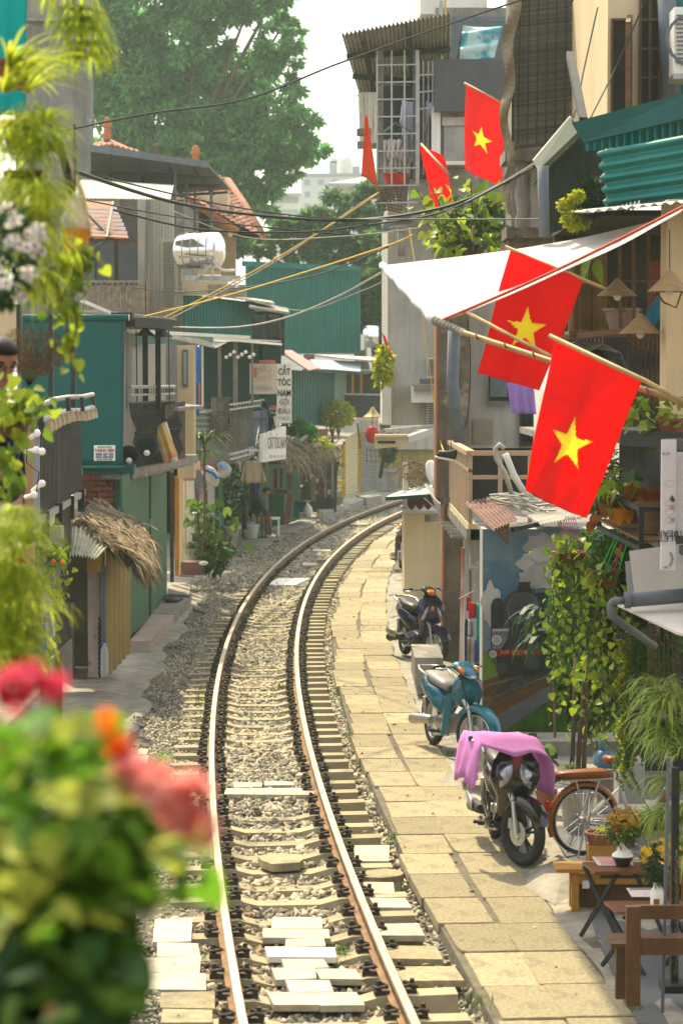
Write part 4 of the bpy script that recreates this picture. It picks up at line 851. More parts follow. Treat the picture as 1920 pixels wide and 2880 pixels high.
M_blind=mat('teal_blind',(.004,.088,.082),(.004,.075,.07),sc=1,rough=.55,spots=((.02,.13,.12),.9,.66,.8))
MB().sheet([W(58,893,35.9),W(350,893,35.9),W(346,1314,35.9),W(62,1314,35.9)],22,14,lambda a,b:.012*math.sin(a*9+b*2)*b+.01*math.sin(b*5),.006).build('cloth',M_blind,bl,smooth=True)
MB().tube([W(62,893,35.9),W(362,893,35.9)],.05,10).build('roller',MATS['teal_blind'],bl,smooth=True);MB().tube([W(350,893,35.9),W(364,893,35.9)],.045,10).build('roller_end',M_white,bl);MB().tube([W(60,1313,35.88),W(347,1313,35.88)],.022,8).build('bottom_bar',M_teal,bl)
sg=thing('sticker_sign','small white phone number sign stuck on the teal blind','sign',W(293,1295,35.8));bx('board',M_white,sg,264,1252,324,1296,35.86,.02);F_=35.855
M_txr=mat('sign_red',(.42,.012,.03),rough=.6);M_txb=mat('sign_blue',(.04,.03,.22),rough=.6);M_txg=mat('sign_green',(.02,.25,.08),rough=.6);M_txk=mat('sign_black',(.015,.015,.02),rough=.6)
for s_,v,z,mm,sx in(('KC CT · KC CT · KK · KCM',1257.5,.028,M_txg,.62),('THÀNH VIÊN',1267.5,.06,M_txr,.82),('0986 307 520',1278,.048,M_txb,.98),('0916 930 034',1286,.048,M_txb,.98),('MUA BÁN - LẮP ĐẶT - SỬA CHỮA',1293,.022,M_txg,.68)):text('print',s_,mm,sg,W(294,v,F_),z,sx=sx,bold=.0015)
h=thing('thatched_shed','little shed with shaggy thatch, zinc sheet and ochre corrugated side','shed',(-3.4,33,-.12))
PS=Plane((-3.08,31.5),(-3.06,35.6));MB().corr([PS(298,1548),PS(362,1530),PS(362,1836),PS(298,1908)],5,.025,.006,True).build('side_wall',mat('ochre_sheet',(.30,.185,.035),(.24,.16,.04),sc=1.5,rough=.55,streak=((.24,.25,.12),.6)),h)
bx('post',mat('pinkish_plaster',(.42,.36,.34),(.3,.24,.22),sc=3,rough=.9,spots=((.2,.15,.13),4,.55,.62)),h,246,1610,280,1905,31.5,.3);MB().tube([W(291,1590,31.4),W(291,1880,31.4)],.04,8).build('pipe',M_pipe,h,smooth=True)
mb=MB()
for j in range(24):mb.box(W(279+2*(j%2),1740+j*7,31.38),(.03,.02,.04))
mb.build('chain',M_black,h)
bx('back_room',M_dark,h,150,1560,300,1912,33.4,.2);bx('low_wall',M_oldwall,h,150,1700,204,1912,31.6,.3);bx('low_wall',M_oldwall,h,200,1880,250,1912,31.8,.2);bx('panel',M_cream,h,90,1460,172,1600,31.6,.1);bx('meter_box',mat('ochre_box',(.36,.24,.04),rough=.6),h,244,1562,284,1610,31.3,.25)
bx('panel',M_rust,h,172,1470,200,1566,31.3,.1)
MB().corr([W(204,1476,32.6),W(325,1520,32.2),W(272,1570,30.6),W(196,1562,30.6)],9,.018,.004,nv=4,noise=.015).build('zinc_sheet',mat('old_fibre_sheet',(.50,.50,.38),(.34,.33,.25),sc=2.5,rough=.75,streak=((.16,.14,.1),.6)),h)
def thatch(name,par,rows,n,L,wd=.02,base=True,drop=.35,jit=.12):
 """rows: left/right pairs from ridge to eave; straw blades combed down the slope"""
 if base:
  mb=MB();vs_=[p for r_ in rows for p in r_];mb.add([p-V((0,0,.06))for p in map(V,vs_)],[(2*i,2*i+1,2*i+3,2*i+2)for i in range(len(rows)-1)]);mb.build(name+'_base',M_thatchb,par,recalc=False)
 k=len(rows)-1;vs_=[];fs_=[]
 for i in range(n):
  s_=RND.random()**.8*k;j=min(k-1,int(s_));t=s_-j;a=RND.random()
  l0,r0,l1,r1=V(rows[j][0]),V(rows[j][1]),V(rows[j+1][0]),V(rows[j+1][1])
  p=(l0.lerp(l1,t)).lerp(r0.lerp(r1,t),a)+V((0,0,RND.uniform(-.03,.10)));d=(l1-l0).lerp(r1-r0,a).normalized()
  d=(d+V((RND.gauss(0,jit),RND.gauss(0,jit),RND.gauss(-.1,.10)))).normalized();l=L*RND.uniform(.5,1.3);sd=d.cross(V((0,0,1)).lerp(V((0,-1,0)),RND.random())).normalized()*wd*RND.uniform(.5,1.5)/2
  q=p+d*l*.55;e=p+d*l+V((0,0,-drop*l*RND.uniform(.2,1)*(1 if s_>k*.6 else.2)));b0=len(vs_)
  vs_+=[p-sd,p+sd,q+sd*.9,q-sd*.9,e];fs_+=[(b0,b0+1,b0+2,b0+3),(b0+3,b0+2,b0+4,b0+4)]
 fs_=[f if f[2]!=f[3]else(f[0],f[1],f[2],f[2])for f in fs_]
 v=np.array([tuple(p)for p in vs_]);tri=[]
 for f in fs_:tri+=[(f[0],f[1],f[2])]+([(f[0],f[2],f[3])]if f[2]!=f[3]else[])
 o=np_mesh(name,v,tri,M_thatch,par);o['kind']='stuff';return o
thatch('thatch',h,[(W(176,1492,34.2),W(268,1408,36)),(W(196,1488,32.8),W(330,1440,35.2)),(W(270,1520,31.8),W(400,1490,34)),(W(340,1556,31),W(424,1530,33.2)),(W(372,1572,30.8),W(428,1560,32.6))],2600,.55,.022)
MB().tube([W(318,1532,31),W(352,1546,31)],.03,7).build('pole',M_bamboo,h)
for i,(pts,m_)in enumerate([([(362,1804),(420,1804),(489,1729),(424,1727)],mat('pink_tile',(.42,.33,.27),(.36,.28,.22),sc=3,rough=.6)),([(424,1726),(489,1727),(533,1682),(469,1680)],M_apron),([(470,1670),(532,1674),(536,1645),(474,1640)],M_apron)]):
 p=[G(u,v,.03)for u,v in pts];o=MB().prism(p,(0,0,-.16)).build('step',m_);tag(o,['pink tiled step slab before the green doors','grey cement step with black slippers on it beyond the pink one','small cement doorstep by the black post'][i],'step')
o=MB().ball(G(484,1688,.07),(.16,.12,.05),8).ball(G(497,1685,.07),(.12,.1,.04),8).build('rag',M_black);tag(o,'crumpled black rag on the grey step','rag')
o=thing('water_bottle','clear plastic bottle with blue cap hung by the shed pipe','bottle',W(293,1895,31.3));MB().lathe([(.05,-.2),(.055,-.1),(.05,.05),(.05,.15),(.02,.22),(.02,.25)],W(294,1862,31.3),12).build('bottle',mat('clear_plastic',(.55,.6,.62),rough=.1,alpha=.45),o,smooth=True);MB().lathe([(.024,0),(.024,.05)],W(294,1808,31.3),10).build('cap',mat('blue_cap',(.02,.1,.4),rough=.4),o)
h=thing('black_balcony_house','near house with a curved black slatted balcony and white floor edge','house',(-3.6,28,-.12))
zf=2.42;PN=Plane((-3.30,25.0),(-3.56,33.2))
pts=[V((-3.34-.03*j,24.6+j*.86,0))for j in range(11)]
me=MB().box((0,0,0),(.02,.06,1.0)).mesh('slat');me.materials.append(M_black)
for j in range(48):t=j/47;piece('slat',me,h,(-3.33-.27*t,25.2+8.2*t,zf+.58),(0,0,0),(1,1,1))
MB().box((-3.55,29.3,zf+.58),(.02,8.3,1.0),Matrix.Rotation(.032,3,'Z')).build('backing_sheet',mat('black_mesh_sheet',(.016,.015,.013),rough=.9),h)
MB().prism([(-3.30,24.2,zf),(-3.60,33.5,zf),(-4.6,33.5,zf),(-4.6,24.2,zf)],(0,0,-.14)).build('balcony_floor',M_whitep,h);MB().bar((-3.27,24.2,zf+.03),(-3.57,33.5,zf+.03),.05,.08).build('floor_edge',M_steel,h)
for j in range(5):MB().bar((-3.3-.058*j,25.6+j*1.8,zf-.2),(-3.3-.058*j,25.6+j*1.8,zf+.1),.09,.07).build('bracket',M_black,h)
hr=[W(113,1142,26),W(150,1124,28),W(190,1117,30),W(230,1116,31.6),W(261,1109,32.6)];hl=[W(116,1186,26),W(150,1168,28),W(190,1156,30),W(230,1156,31.6),W(261,1146,32.6)]
MB().tube(hr,.032,7).build('handrail',M_steel,h,smooth=True);MB().tube(hl,.04,7).build('handrail',M_steel,h,smooth=True)
for j,(u,v0,v1)in enumerate([(113,1142,1186),(190,1118,1156),(230,1117,1157),(260,1110,1146)]):MB().bar(W(u,v0,26+j*2.2),W(u+3,v1,26+j*2.2),.05).build('post',M_black,h)
for j in range(12):
 t=j/11*4;k=min(3,int(t));p=hl[k].lerp(hl[k+1],t-k);MB().bar(p,p+V((.02,0,-.14)),.06,.05).build('baluster',M_black,h)
 if j<11:MB().bar(p+V((.03,.35,0)),p+V((.05,.35,-.13)),.07,.06).build('baluster',M_cream,h)
for u in(142,204):bx('post',M_black,h,u-7 if u<200 else u-6,850,u+8,1185 if u<200 else 1160,31,.1)
bx('post',M_black,h,34,855,58,1010,27,.2);bx('wall',M_cream,h,-60,860,33,1010,20,.3)
PC=Plane((-3.2,21.5),(-3.28,25.6));MB().corr([PC(-30,1190),PC(108,1178),PC(108,1480),PC(-30,1560)],18,.02,.004).build('side_sheet',mat('blue_grey_sheet',(.17,.20,.25),(.25,.27,.30),sc=3,rough=.5),h)
bx('wall',M_dark,h,-40,1180,90,1900,27,4);MB().corr([W(112,1850,25.6),W(158,1850,26),W(158,2046,26),W(112,2060,25.6)],2,.02,.004).build('roller_door',M_zinc,h);bx('post',mat('dark_red_post',(.12,.03,.025),rough=.6),h,156,1840,172,2052,25.9,.12);bx('wall',M_plaster,h,90,1480,174,1600,27.4,.2)
bb=thing('bulb_board','upright wooden board strung with white globe bulbs on the near left house','bulb board',W(85,1600,20));M_board=mat('raw_board',(.42,.25,.14),(.3,.17,.09),sc=4,rough=.75,stretch=(2,2,.4))
bx('board',M_board,bb,70,1205,96,1700,20.2,.08);bx('board',M_wood,bb,58,1210,70,1500,20.3,.08);bx('board',M_board,bb,30,1300,60,1420,19.6,.06)
for u,v,du,dv in((104,1218,-26,18),(102,1265,-30,6),(118,1270,-22,-4),(118,1360,-26,20),(96,1392,-24,6)):
 c=W(u,v,19.7);MB().ball(c,.031,12).build('bulb',mat('bulb_glass',(.8,.79,.75),rough=.2)if 'bulb_glass' not in MATS else MATS['bulb_glass'],bb,smooth=True);MB().tube([c,W(u+du,v+dv,19.9)],[.02,.018],8).build('socket',M_white,bb,smooth=True)
MB().tube([W(58,1180,19.9),W(70,1195,19.8),W(76,1225,19.8),W(74,1300,19.8),W(110,1330,19.7),W(100,1400,19.8)],.006,4).build('cord',M_cable,bb)
o=cloth([W(108,1668,26),W(140,1660,26),W(160,1820,26),W(128,1826,26)],10,8,2,.03).build('towel',mat('white_towel',(.55,.53,.50),(.5,.47,.44),sc=5,rough=.95),smooth=True);tag(o,'white towel hanging on the line left of the shed','towel')
o=cloth([W(116,1756,25.7),W(128,1756,25.7),W(134,1850,25.7),W(116,1846,25.7)],6,8,1.5,.02).build('cloth',mat('blue_cloth',(.02,.12,.42),rough=.9),smooth=True);tag(o,'bright blue cloth hanging beside the white towel','cloth')
for k,(a,b)in enumerate([((100,1420),(152,1530)),((96,1440),(124,1760)),((104,1430),(140,1560))]):MB().tube(sag(W(*a,24),W(*b,29),.1,8),.006,4)
h=thing('dark_veranda_house','house with a dark upper veranda, railings and a cream corner pillar','house',(-3.2,52,-.12))
bx('pillar',M_cream,h,498,970,546,1345,46.6,.6);a=bx('window',M_pipe,h,512,983,528,1088,46.56,.05);bx('pane',mat('pale_glass',(.28,.3,.28),rough=.3),a,516,990,524,1080,46.54,.02)
bx('back_wall',mat('dark_green_wall',(.02,.045,.04),rough=.8),h,560,960,790,1175,60,.3);bx('side_wall',M_oldwall,h,380,1170,700,1660,62.5,4)
for u0,u1 in((612,622),(655,668),(706,712),(566,572)):bx('post',M_oldwall if u0>600 else M_whitep,h,u0,960,u1,1140,55,.12)
quad('roof',M_zinc,h,[W(540,950,48),W(790,962,60),W(700,960,62),W(560,945,62)],.04);MB().bar(W(560,948,48.2),W(790,968,59),.05).build('gutter',M_white,h)
bx('ledge',M_slab2,h,460,1142,545,1150,45,.6)
MB().corr([W(500,1150,52),W(606,1150,55),W(606,1240,55),W(500,1240,52)],1,.01).build('lower_wall',M_zinc,h)
MB().corr([W(545,1158,50),W(545,1238,50),W(610,1236,54),W(610,1156,54)],5,.03,.004).build('ribbed_sheet',mat('grey_green_sheet',(.2,.23,.2),(.14,.16,.14),sc=3,rough=.6),h)
la=MB()
for j in range(9):la.bar(W(596+j*6,1116-(0),52.5+.1*j),W(598+j*6,1252,52.5+.1*j),.022)
for j in range(60):
 c=W(RND.uniform(597,645),RND.uniform(1118,1250),53);la.tube([c+V((.05*math.cos(q),0,.05*math.sin(q)))for q in(0,1.2,2.4,3.6,4.8)],.012,4)
bx('lattice_back',M_dark,h,596,1118,645,1250,53.2,.03);o=la.build('lattice',M_oldwall,h);o['kind']='stuff'
PV=Plane(tuple(W(645,1140,53).xy),tuple(W(712,1140,57).xy))
me=MB().box((0,0,0),(.17,.03,1)).mesh('plank');me.materials.append(mat('weathered_plank',(.16,.15,.14),(.11,.1,.095),sc=4,rough=.9,rnd=.2,stretch=(3,3,.5)))
for j in range(12):
 u=648+j*5.6;a,b=PV(u,1146),PV(u,1268-j*1.2);piece('plank',me,h,(a+b)/2,(0,0,math.atan2(PV.d.y,PV.d.x)),(.25,1,(a-b).length))
for v0,v1,ex in((1138,1128,30),(1278,1262,12)):
 for dv in(0,14):MB().bar(PV(645,v0+dv),PV(712+ex,v1+dv-4),.04).build('rail',M_steel,h)
 for j in range(10):u=660+j*8;MB().bar(PV(u,v0-1+(v1-v0)*j/10),PV(u,v0+12+(v1-v0)*j/10),.03).build('rail_bar',M_steel,h)
for j in range(8):MB().ball(W(636+j*11,1000-7*(j%3)+4,52),.04,8).build('bulb',M_white,h)
MB().tube(sag(W(620,985,52),W(720,985,52),.1,10),.008,4).build('cord',M_cable,h)
o=thing('blue_tarp','bright blue plastic tarp hanging with an orange strip by the cream pillar','tarp',W(552,1168,48));cloth([W(539,974,48),W(566,976,48),W(560,1168,48),W(543,1170,48)],8,14,1.5,.05).build('tarp',mat('blue_tarp',(.02,.15,.50),(.06,.25,.62),sc=3,rough=.5,trans=.3),o,smooth=True);bx('strip',mat('orange_strip',(.55,.14,.02),rough=.6),o,558,1075,563,1135,47.9,.03)
bx('post',M_black,h,477,1320,488,1638,46.8,.12)
bx('orange_pole',mat('orange_paint',(.5,.2,.02),(.32,.14,.03),sc=3,rough=.7),h,491,1340,502,1620,47.3,.15);bx('orange_pole',MATS['orange_paint'],h,459,1355,465,1400,46.4,.05);bx('panel',M_cream,h,503,1330,514,1615,47.8,.2)
bx('gate',M_whitep,h,512,1350,546,1610,50,.1);bx('beam',mat('pink_beam',(.4,.16,.13),rough=.8),h,505,1342,548,1352,49,.2)
M_poster=mat('torn_posters',(.38,.3,.24),(.14,.10,.11),sc=6,rough=.8,spots=((.4,.1,.06),6,.6,.64))
for j in range(6):bx('board',(M_poster,M_wood,M_poster,M_rust,M_poster,M_wood)[j],h,514+j*12,1360+4*j,524+j*12,1606-6*j,50.2+j*.5,.08)
bx('door_post',M_yel,h,519,1350,524,1560,49.4,.06);bx('door_post',M_green,h,604,1345,616,1545,56,.2)
rs=MB().corr([W(582,1345,54),W(582,1540,54),W(604,1530,56),W(604,1340,56)],26,.012,.004).build('roller_shutter',M_zinc,h)
MB().corr([W(545,1296,49),W(640,1294,54),W(630,1326,52.6),W(548,1322,48.4)],12,.02,.005).build('awning',M_rust,h)
hang_=thing('sack','white woven sack with blue stripes slumped under the red awning edge','sack',W(595,1345,50));MB().loft([(-.22,.0,.05,.06),(-.14,0,.1,.12),(0,-.05,.13,.16),(.12,-.12,.12,.14),(.2,-.17,.06,.06)],12).xf(Matrix.Translation(W(596,1330,49.6))@Matrix.Rotation(.35,4,'Y')).build('sack',mat('woven_sack',(.5,.48,.44),(.42,.4,.37),sc=5,rough=.8),hang_,smooth=True);MB().tube([W(578,1322,49.4),W(598,1330,49.4),W(612,1346,49.4)],.03,6).build('stripe',MATS['blue_cloth'],hang_)
o=thing('plastic_bag','white and blue plastic bag hanging at the red awning corner','bag',W(628,1345,52));MB().loft([(-.16,0,.08,.1),(-.05,0,.14,.17),(.08,0,.13,.18),(.16,.02,.06,.08)],12).xf(Matrix.Translation(W(627,1322,51.8))@Matrix.Rotation(-1.3,4,'Y')).build('bag',MATS['woven_sack'],o,smooth=True);MB().ball(W(628,1312,51.7),(.1,.05,.12),8).build('bag_top',mat('pale_blue_plastic',(.25,.42,.62),rough=.5),o,smooth=True)
h=thing('long_green_house','long low house of dull green metal doors behind the clothes lines','house',(-2.4,62,-.12))
PG=Plane(tuple(G(604,1572).xy),tuple(G(690,1510).xy));PH=Plane(tuple(G(690,1510).xy),tuple(G(842,1462).xy))
for j,(u0,u1)in enumerate(((614,648),(649,684))):MB().corr([PG(u0,1300+j*6),PG(u1,1304),PG(u1,1562-(u1-614)*.6),PG(u0,1565-(u0-614)*.6)],8,.01,.02,True).build('door',M_green,h)
for j,(u0,u1)in enumerate(((684,702),(724,748),(749,790),(791,842))):MB().corr([PH(u0,1296),PH(u1,1296),PH(u1,1508-(u1-690)*.31),PH(u0,1508-(u0-690)*.31)],7,.012,.02,True).build('door',M_green,h)
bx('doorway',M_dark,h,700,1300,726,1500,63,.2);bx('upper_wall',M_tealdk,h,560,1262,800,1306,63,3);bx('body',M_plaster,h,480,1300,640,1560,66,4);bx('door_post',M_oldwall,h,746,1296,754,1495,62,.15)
for u in(672,676):MB().bar(PG(u,1300,.1),PG(u,1515,.1),.03).build('rod',M_cream,h)
bx('tiled_step',mat('red_tile',(.36,.15,.09),(.3,.12,.075),sc=4,rough=.8),h,740,1508,780,1513,62,.3)
o=thing('jeans','faded blue jeans hung by the waistband under the dark veranda','jeans',W(730,1255,58));M_jean=mat('denim',(.12,.145,.21),(.2,.23,.29),sc=4,rough=.95)
MB().sheet([W(706,1156,57.6),W(752,1152,57.6),W(754,1180,57.6),W(704,1182,57.6)],8,3,lambda a,b:.05*math.sin(a*3.14),.08).build('waist',M_jean,o,smooth=True)
for a0,a1,b0,b1,vb in((704,730,700,716,1258),(728,754,728,750,1262)):MB().sheet([W(a0,1180,57.6),W(a1,1180,57.6),W(b1,vb,57.6),W(b0,vb-4,57.6)],6,10,lambda a,b:.06*math.sin(a*3.14)+.015*math.sin(b*20+a*3),.08).build('leg',M_jean,o,smooth=True)
hanger(o,W(728,1150,57.6),(1,0,0))
for(c,w_,hh,m_,lab,ph)in((W(712,1290,57.2),.40,.58,mat('beige_knit',(.42,.33,.22),(.37,.29,.19),sc=12,rough=.95),'beige long sleeved jumper on a hanger before the green doors',1),(W(722,1122,58.4),.5,.5,mat('dark_teal_cloth',(.012,.05,.045),rough=.9),'dark teal shirt hanging above the jeans',2),(W(752,1160,58.6),.26,.7,mat('navy_shirt',(.02,.022,.035),rough=.9),'navy shirt hanging just behind the jeans',3)):
 o=thing('shirt',lab,'shirt',c-V((0,0,hh)));shirt(MB(),c,w_,hh,(1,.1,0),.85,ph).build('cloth',m_,o,smooth=True);hanger(o,c,(1,.1,0))
MB().tube([W(664,1300,57),W(745,1270,58)],.02,5).build('clothes_rail',M_steel,h)
o=cloth([W(704,1352,58.5),W(732,1352,58.5),W(728,1395,58.5),W(710,1392,58.5)],8,6,2,.03).build('cloth',mat('violet_cloth',(.07,.03,.16),rough=.9),smooth=True);tag(o,'dark violet cloth hanging below the beige jumper','cloth')
o=cloth([W(676,1390,58),W(688,1392,58),W(694,1490,58),W(680,1488,58)],6,8,1.5,.04).build('coat',M_black,smooth=True);tag(o,'long black coat hung beside the doorway of the sitting person','coat')
for k in range(2):
 cc=W(725+40*k,890,60);o=cloth([W(708+48*k,886,60),W(745+42*k,886,60),W(746+46*k,962-6*k,60),W(712+46*k,955,60)],8,6,2,.05).build('laundry',M_black,smooth=True);tag(o,['left of two black garments drying under the small grey roof','right of two black garments drying under the small grey roof'][k],'laundry')
o=thing('vertical_sign','tall white upright hairdresser sign with bold black letters','sign',W(799,1188,57.5));bx('board',M_white,o,778,1023,820,1190,57.5,.12)
for s_,v,z,sx in(('CẮT',1046,.22,.66),('TÓC',1076,.22,.66),('NAM',1106,.22,.66),('GỘI',1131,.18,.74),('ĐẦU',1157,.18,.74),('57 145 231',1177,.1,.6)):text('letters',s_,M_txk,o,W(799,v,57.48),z,sx=sx,bold=0 if v>1120 else.004)
o=thing('light_box','pale light box sign showing its letters from behind','light box',W(738,1106,58));bx('box',mat('pale_pink_box',(.52,.46,.4),(.45,.38,.33),sc=2,rough=.7),o,702,1022,776,1108,58.2,.3);bx('cap',mat('orange_cap',(.5,.16,.08),rough=.7),o,728,1012,772,1020,58.3,.4)
Mg_=mat('ghost_letters',(.36,.33,.29),rough=.8)
for s_,v in(('CẮM',1040),('TÓC',1066),('NAM',1092)):text('letters',s_,Mg_,o,W(742,v,58.19),.2,sx=-.9)
bx('red_patch',mat('red_print',(.5,.12,.08),rough=.8),o,714,1034,722,1062,58.19,.01)  # flat red patch on the box front
o=thing('corner_sign','white two faced hairdresser sign above the stalls','sign',W(772,1298,57));quad('face',M_white,o,[W(740,1222,57),W(804,1199,57.9),W(804,1290,57.9),W(740,1300,57)],.1);quad('side_face',M_whitep,o,[W(702,1238,58.8),W(739,1232,57.05),W(739,1300,57.05),W(702,1282,58.8)],.06)
rz=math.atan2(W(804,1200,57.9).y-W(740,1222,57).y,W(804,1200,57.9).x-W(740,1222,57).x);dx=V((math.sin(rz),-math.cos(rz),0))*.08
text('letters','CẮT TÓC NAM',M_txk,o,W(772,1247,57.45)+dx,.40,rz=rz,sx=.31,bold=0,ry=0);text('letters','ĐT: 0913 57 145 231',mat('sign_grey',(.3,.3,.3),rough=.7),o,W(773,1284,57.47)+dx,.12,rz=rz,sx=.7)
bx('line',M_txk,o,742,1284,743,1286,57,.02)
for s_,v in(('ỐC',1256),('NAM',1280)):text('letters',s_,M_txk,o,W(719,v,57.6),.22,rz=-1.2+.9,sx=.9,bold=.004)
for u in(734,748):bx('steel_frame',M_black,o,u,1150,u+2,1225,57.2,.03)
o=thing('white_cabinet','small white cabinet with red lid beside the upright sign','cabinet',W(764,1200,59));bx('body',M_whitep,o,754,1146,786,1205,59,.4);bx('lid',mat('red_lid',(.5,.1,.06),rough=.6),o,759,1140,784,1147,58.9,.5)
for(u,v)in((760,1152),(768,1152),(760,1162),(768,1162)):bx('pane',M_dark,o,u,v,u+6,v+8,58.97,.03)
h=thing('thatched_stall','dim stall crowded with goods under two shaggy straw roofs','stall',(-1.2,70,-.12))
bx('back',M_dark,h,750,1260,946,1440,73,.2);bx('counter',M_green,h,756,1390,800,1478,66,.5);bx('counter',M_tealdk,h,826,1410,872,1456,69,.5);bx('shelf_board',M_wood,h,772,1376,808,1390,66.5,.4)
thatch('thatch',h,[(W(786,1258,62),W(830,1245,67)),(W(790,1272,61.5),W(868,1262,66.5)),(W(792,1290,60.6),W(892,1292,66)),(W(800,1300,60.2),W(900,1310,65.5))],900,.5,.035)
thatch('thatch',h,[(W(806,1232,66),W(900,1216,72)),(W(812,1242,65.4),W(920,1236,71)),(W(850,1272,65),W(936,1262,70.5)),(W(858,1288,64.6),W(944,1272,70))],900,.5,.035)
for a,b in(((806,1232),(870,1262)),((842,1242),(862,1226)),((876,1256),(900,1248))):MB().bar(W(*a,64.8),W(*b,65.2),.07).build('pole',M_oldwall,h)
for u0,v0,u1,v1,m_,Y in((758,1320,780,1380,mat('red_goods',(.28,.03,.035),rough=.8),67),(788,1316,796,1395,M_rust,68),(806,1330,822,1380,M_rust,69),(874,1338,888,1410,mat('tan_board',(.3,.2,.12),rough=.8),71),(893,1338,900,1400,M_rust,71),(912,1300,918,1400,M_oldwall,70),(932,1300,938,1400,M_oldwall,71),(900,1350,930,1362,M_wood,71)):bx('goods',m_,h,u0,v0,u1,v1,Y,.3)
for j in range(26):
 u,v=RND.uniform(760,935),RND.uniform(1310,1400);bx('goods',RND.choice([M_wood,M_rust,M_bamboo,M_white,MATS['red_goods'],M_tealdk,M_oldwall]),h,u,v,u+RND.uniform(3,9),v+RND.uniform(4,16),RND.uniform(70,72.5),.2)
o=MB().ball(W(866,1438,68),(.13,.11,.19),10).ball(W(864,1422,68),(.05,.05,.09),8).build('bag',M_whitep,smooth=True);tag(o,'white plastic bag leaning on the green stall counter','bag')
o=bx('plank',mat('maroon_plank',(.24,.075,.07),(.2,.06,.06),sc=2,rough=.7),None,796,1388,812,1476,64.6,.1);o.rotation_euler=(0,.14,0);tag(o,'maroon plank leaning against the green stall','plank')
o=bx('block',M_slab2,None,841,1443,862,1456,67,.4);tag(o,'grey concrete block at the foot of the stall','block')
st=thing('small_rack','low rack of crates and a blue box before the shutters','rack',W(945,1400,74));bx('crate',mat('sky_blue_box',(.08,.35,.55),rough=.6),st,908,1382,950,1396,74,.3);bx('crate',mat('orange_box',(.5,.25,.03),rough=.6),st,950,1382,964,1398,74.4,.3);bx('crate',M_yel,st,936,1352,968,1362,74.6,.3);bx('frame',M_black,st,944,1304,948,1380,74,.05);bx('panel',mat('pale_yellow_box',(.5,.43,.22),rough=.7),st,948,1318,966,1340,74.2,.1)
text('number','88',M_txk,st,W(957,1309,73.9),.2)
h=thing('shutter_shop','shop front of cream and grey roller shutters with yellow posts','shop',W(1000,1400,82))
Q1=Plane(tuple(G(938,1414).xy),tuple(G(1012,1396).xy));Q2=Plane(tuple(G(1012,1396).xy),tuple(G(1062,1386).xy));M_shc=mat('cream_shutter',(.52,.44,.25),(.46,.39,.22),sc=2,rough=.6,streak=((.3,.25,.15),.3));M_shg=mat('grey_shutter',(.19,.20,.18),(.15,.155,.14),sc=2,rough=.5)
def shutter(par,PL,u0,u1,vt0,vt1,vb0,vb1,n,m_):return MB().corr([PL(u0,vt0),PL(u0,vb0),PL(u1,vb1),PL(u1,vt1)],n,.02,.01).build('roller_shutter',m_,par)
shutter(h,Q1,938,966,1252,1248,1408,1400,17,M_shc);shutter(h,Q1,971,1009,1228,1214,1396,1385,22,M_shc);shutter(h,Q2,1017,1060,1212,1222,1386,1376,24,M_shg)
M_yp=mat('yellow_post',(.52,.30,.015),rough=.6)
for u0,u1,v0,v1 in((963,971,1240,1400),(1009,1018,1202,1388)):MB().bar(Q1((u0+u1)/2,v0,.06),Q1((u0+u1)/2,v1,.06),.1).build('post',M_yp,h)
bx('lintel',M_whitep,h,954,1178,1010,1214,81,.3);bx('lintel',M_cream,h,1002,1172,1064,1182,82.5,.3);bx('wall',M_plaster,h,1008,1180,1064,1215,84.6,.3);quad('canopy',M_slab2,h,[W(900,1238,76),W(978,1234,79),W(960,1232,81),W(905,1226,81)],.08);MB().bar(W(1005,1190,80),W(1012,1262,80),.06).build('flap',M_wood,h)
for u0,v0,u1,v1,zt in((872,1420,956,1438,.12),(962,1402,1016,1414,.12),(1000,1392,1068,1398,.1)):
 p=[G(u0,v0,zt),G(u0+(u1-u0)*.45,v1+4,zt),G(u1+6,v0+(v1-v0)*.2,zt),G(u1-20,v0-6,zt)];o=MB().prism(p,(0,0,-.25)).build('step',M_apron);tag(o,{872:'low concrete step with pots by the straw roofed stall',962:'concrete step before the cream shutter',1000:'long concrete step before the grey shutter'}[u0],'step')
h=thing('teal_hut','upper hut of dark teal ribbed sheets with a dark balcony behind the upright sign','hut',W(880,1190,80))
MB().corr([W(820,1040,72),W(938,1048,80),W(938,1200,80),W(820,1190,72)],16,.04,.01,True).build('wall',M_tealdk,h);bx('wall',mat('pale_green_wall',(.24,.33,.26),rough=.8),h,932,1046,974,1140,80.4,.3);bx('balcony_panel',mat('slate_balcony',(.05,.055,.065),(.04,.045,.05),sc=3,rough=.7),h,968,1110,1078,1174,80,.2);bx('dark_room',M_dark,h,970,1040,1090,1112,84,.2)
for u in(988,1012):bx('post',MATS['orange_paint'],h,u,1048,u+7,1112,83,.1)
quad('roof',mat('pink_sheet',(.46,.24,.2),(.4,.22,.19),sc=3,rough=.6),h,[W(782,984,68),W(820,984,74),W(900,1034,74),W(868,1040,68)],.04);quad('roof',M_tealdk,h,[W(850,1042,74),W(1020,1052,80),W(1060,1046,84),W(880,1032,84)],.05);quad('roof_sheet',mat('pale_blue_sheet',(.45,.55,.62),(.52,.56,.56),sc=2,rough=.5,trans=.3),h,[W(872,1010,75),W(1014,1016,82),W(1014,1044,79),W(896,1036,74)],.02);quad('roof',M_zinc,h,[W(880,996,78),W(1064,1004,84),W(1066,1014,82),W(960,1006,78)],.05);bx('block',M_rust,h,854,996,884,1012,76,.3)
for v in(1108,):MB().bar(W(968,v,79.9),W(1078,v+2,79.9),.06).build('handrail',M_steel,h)
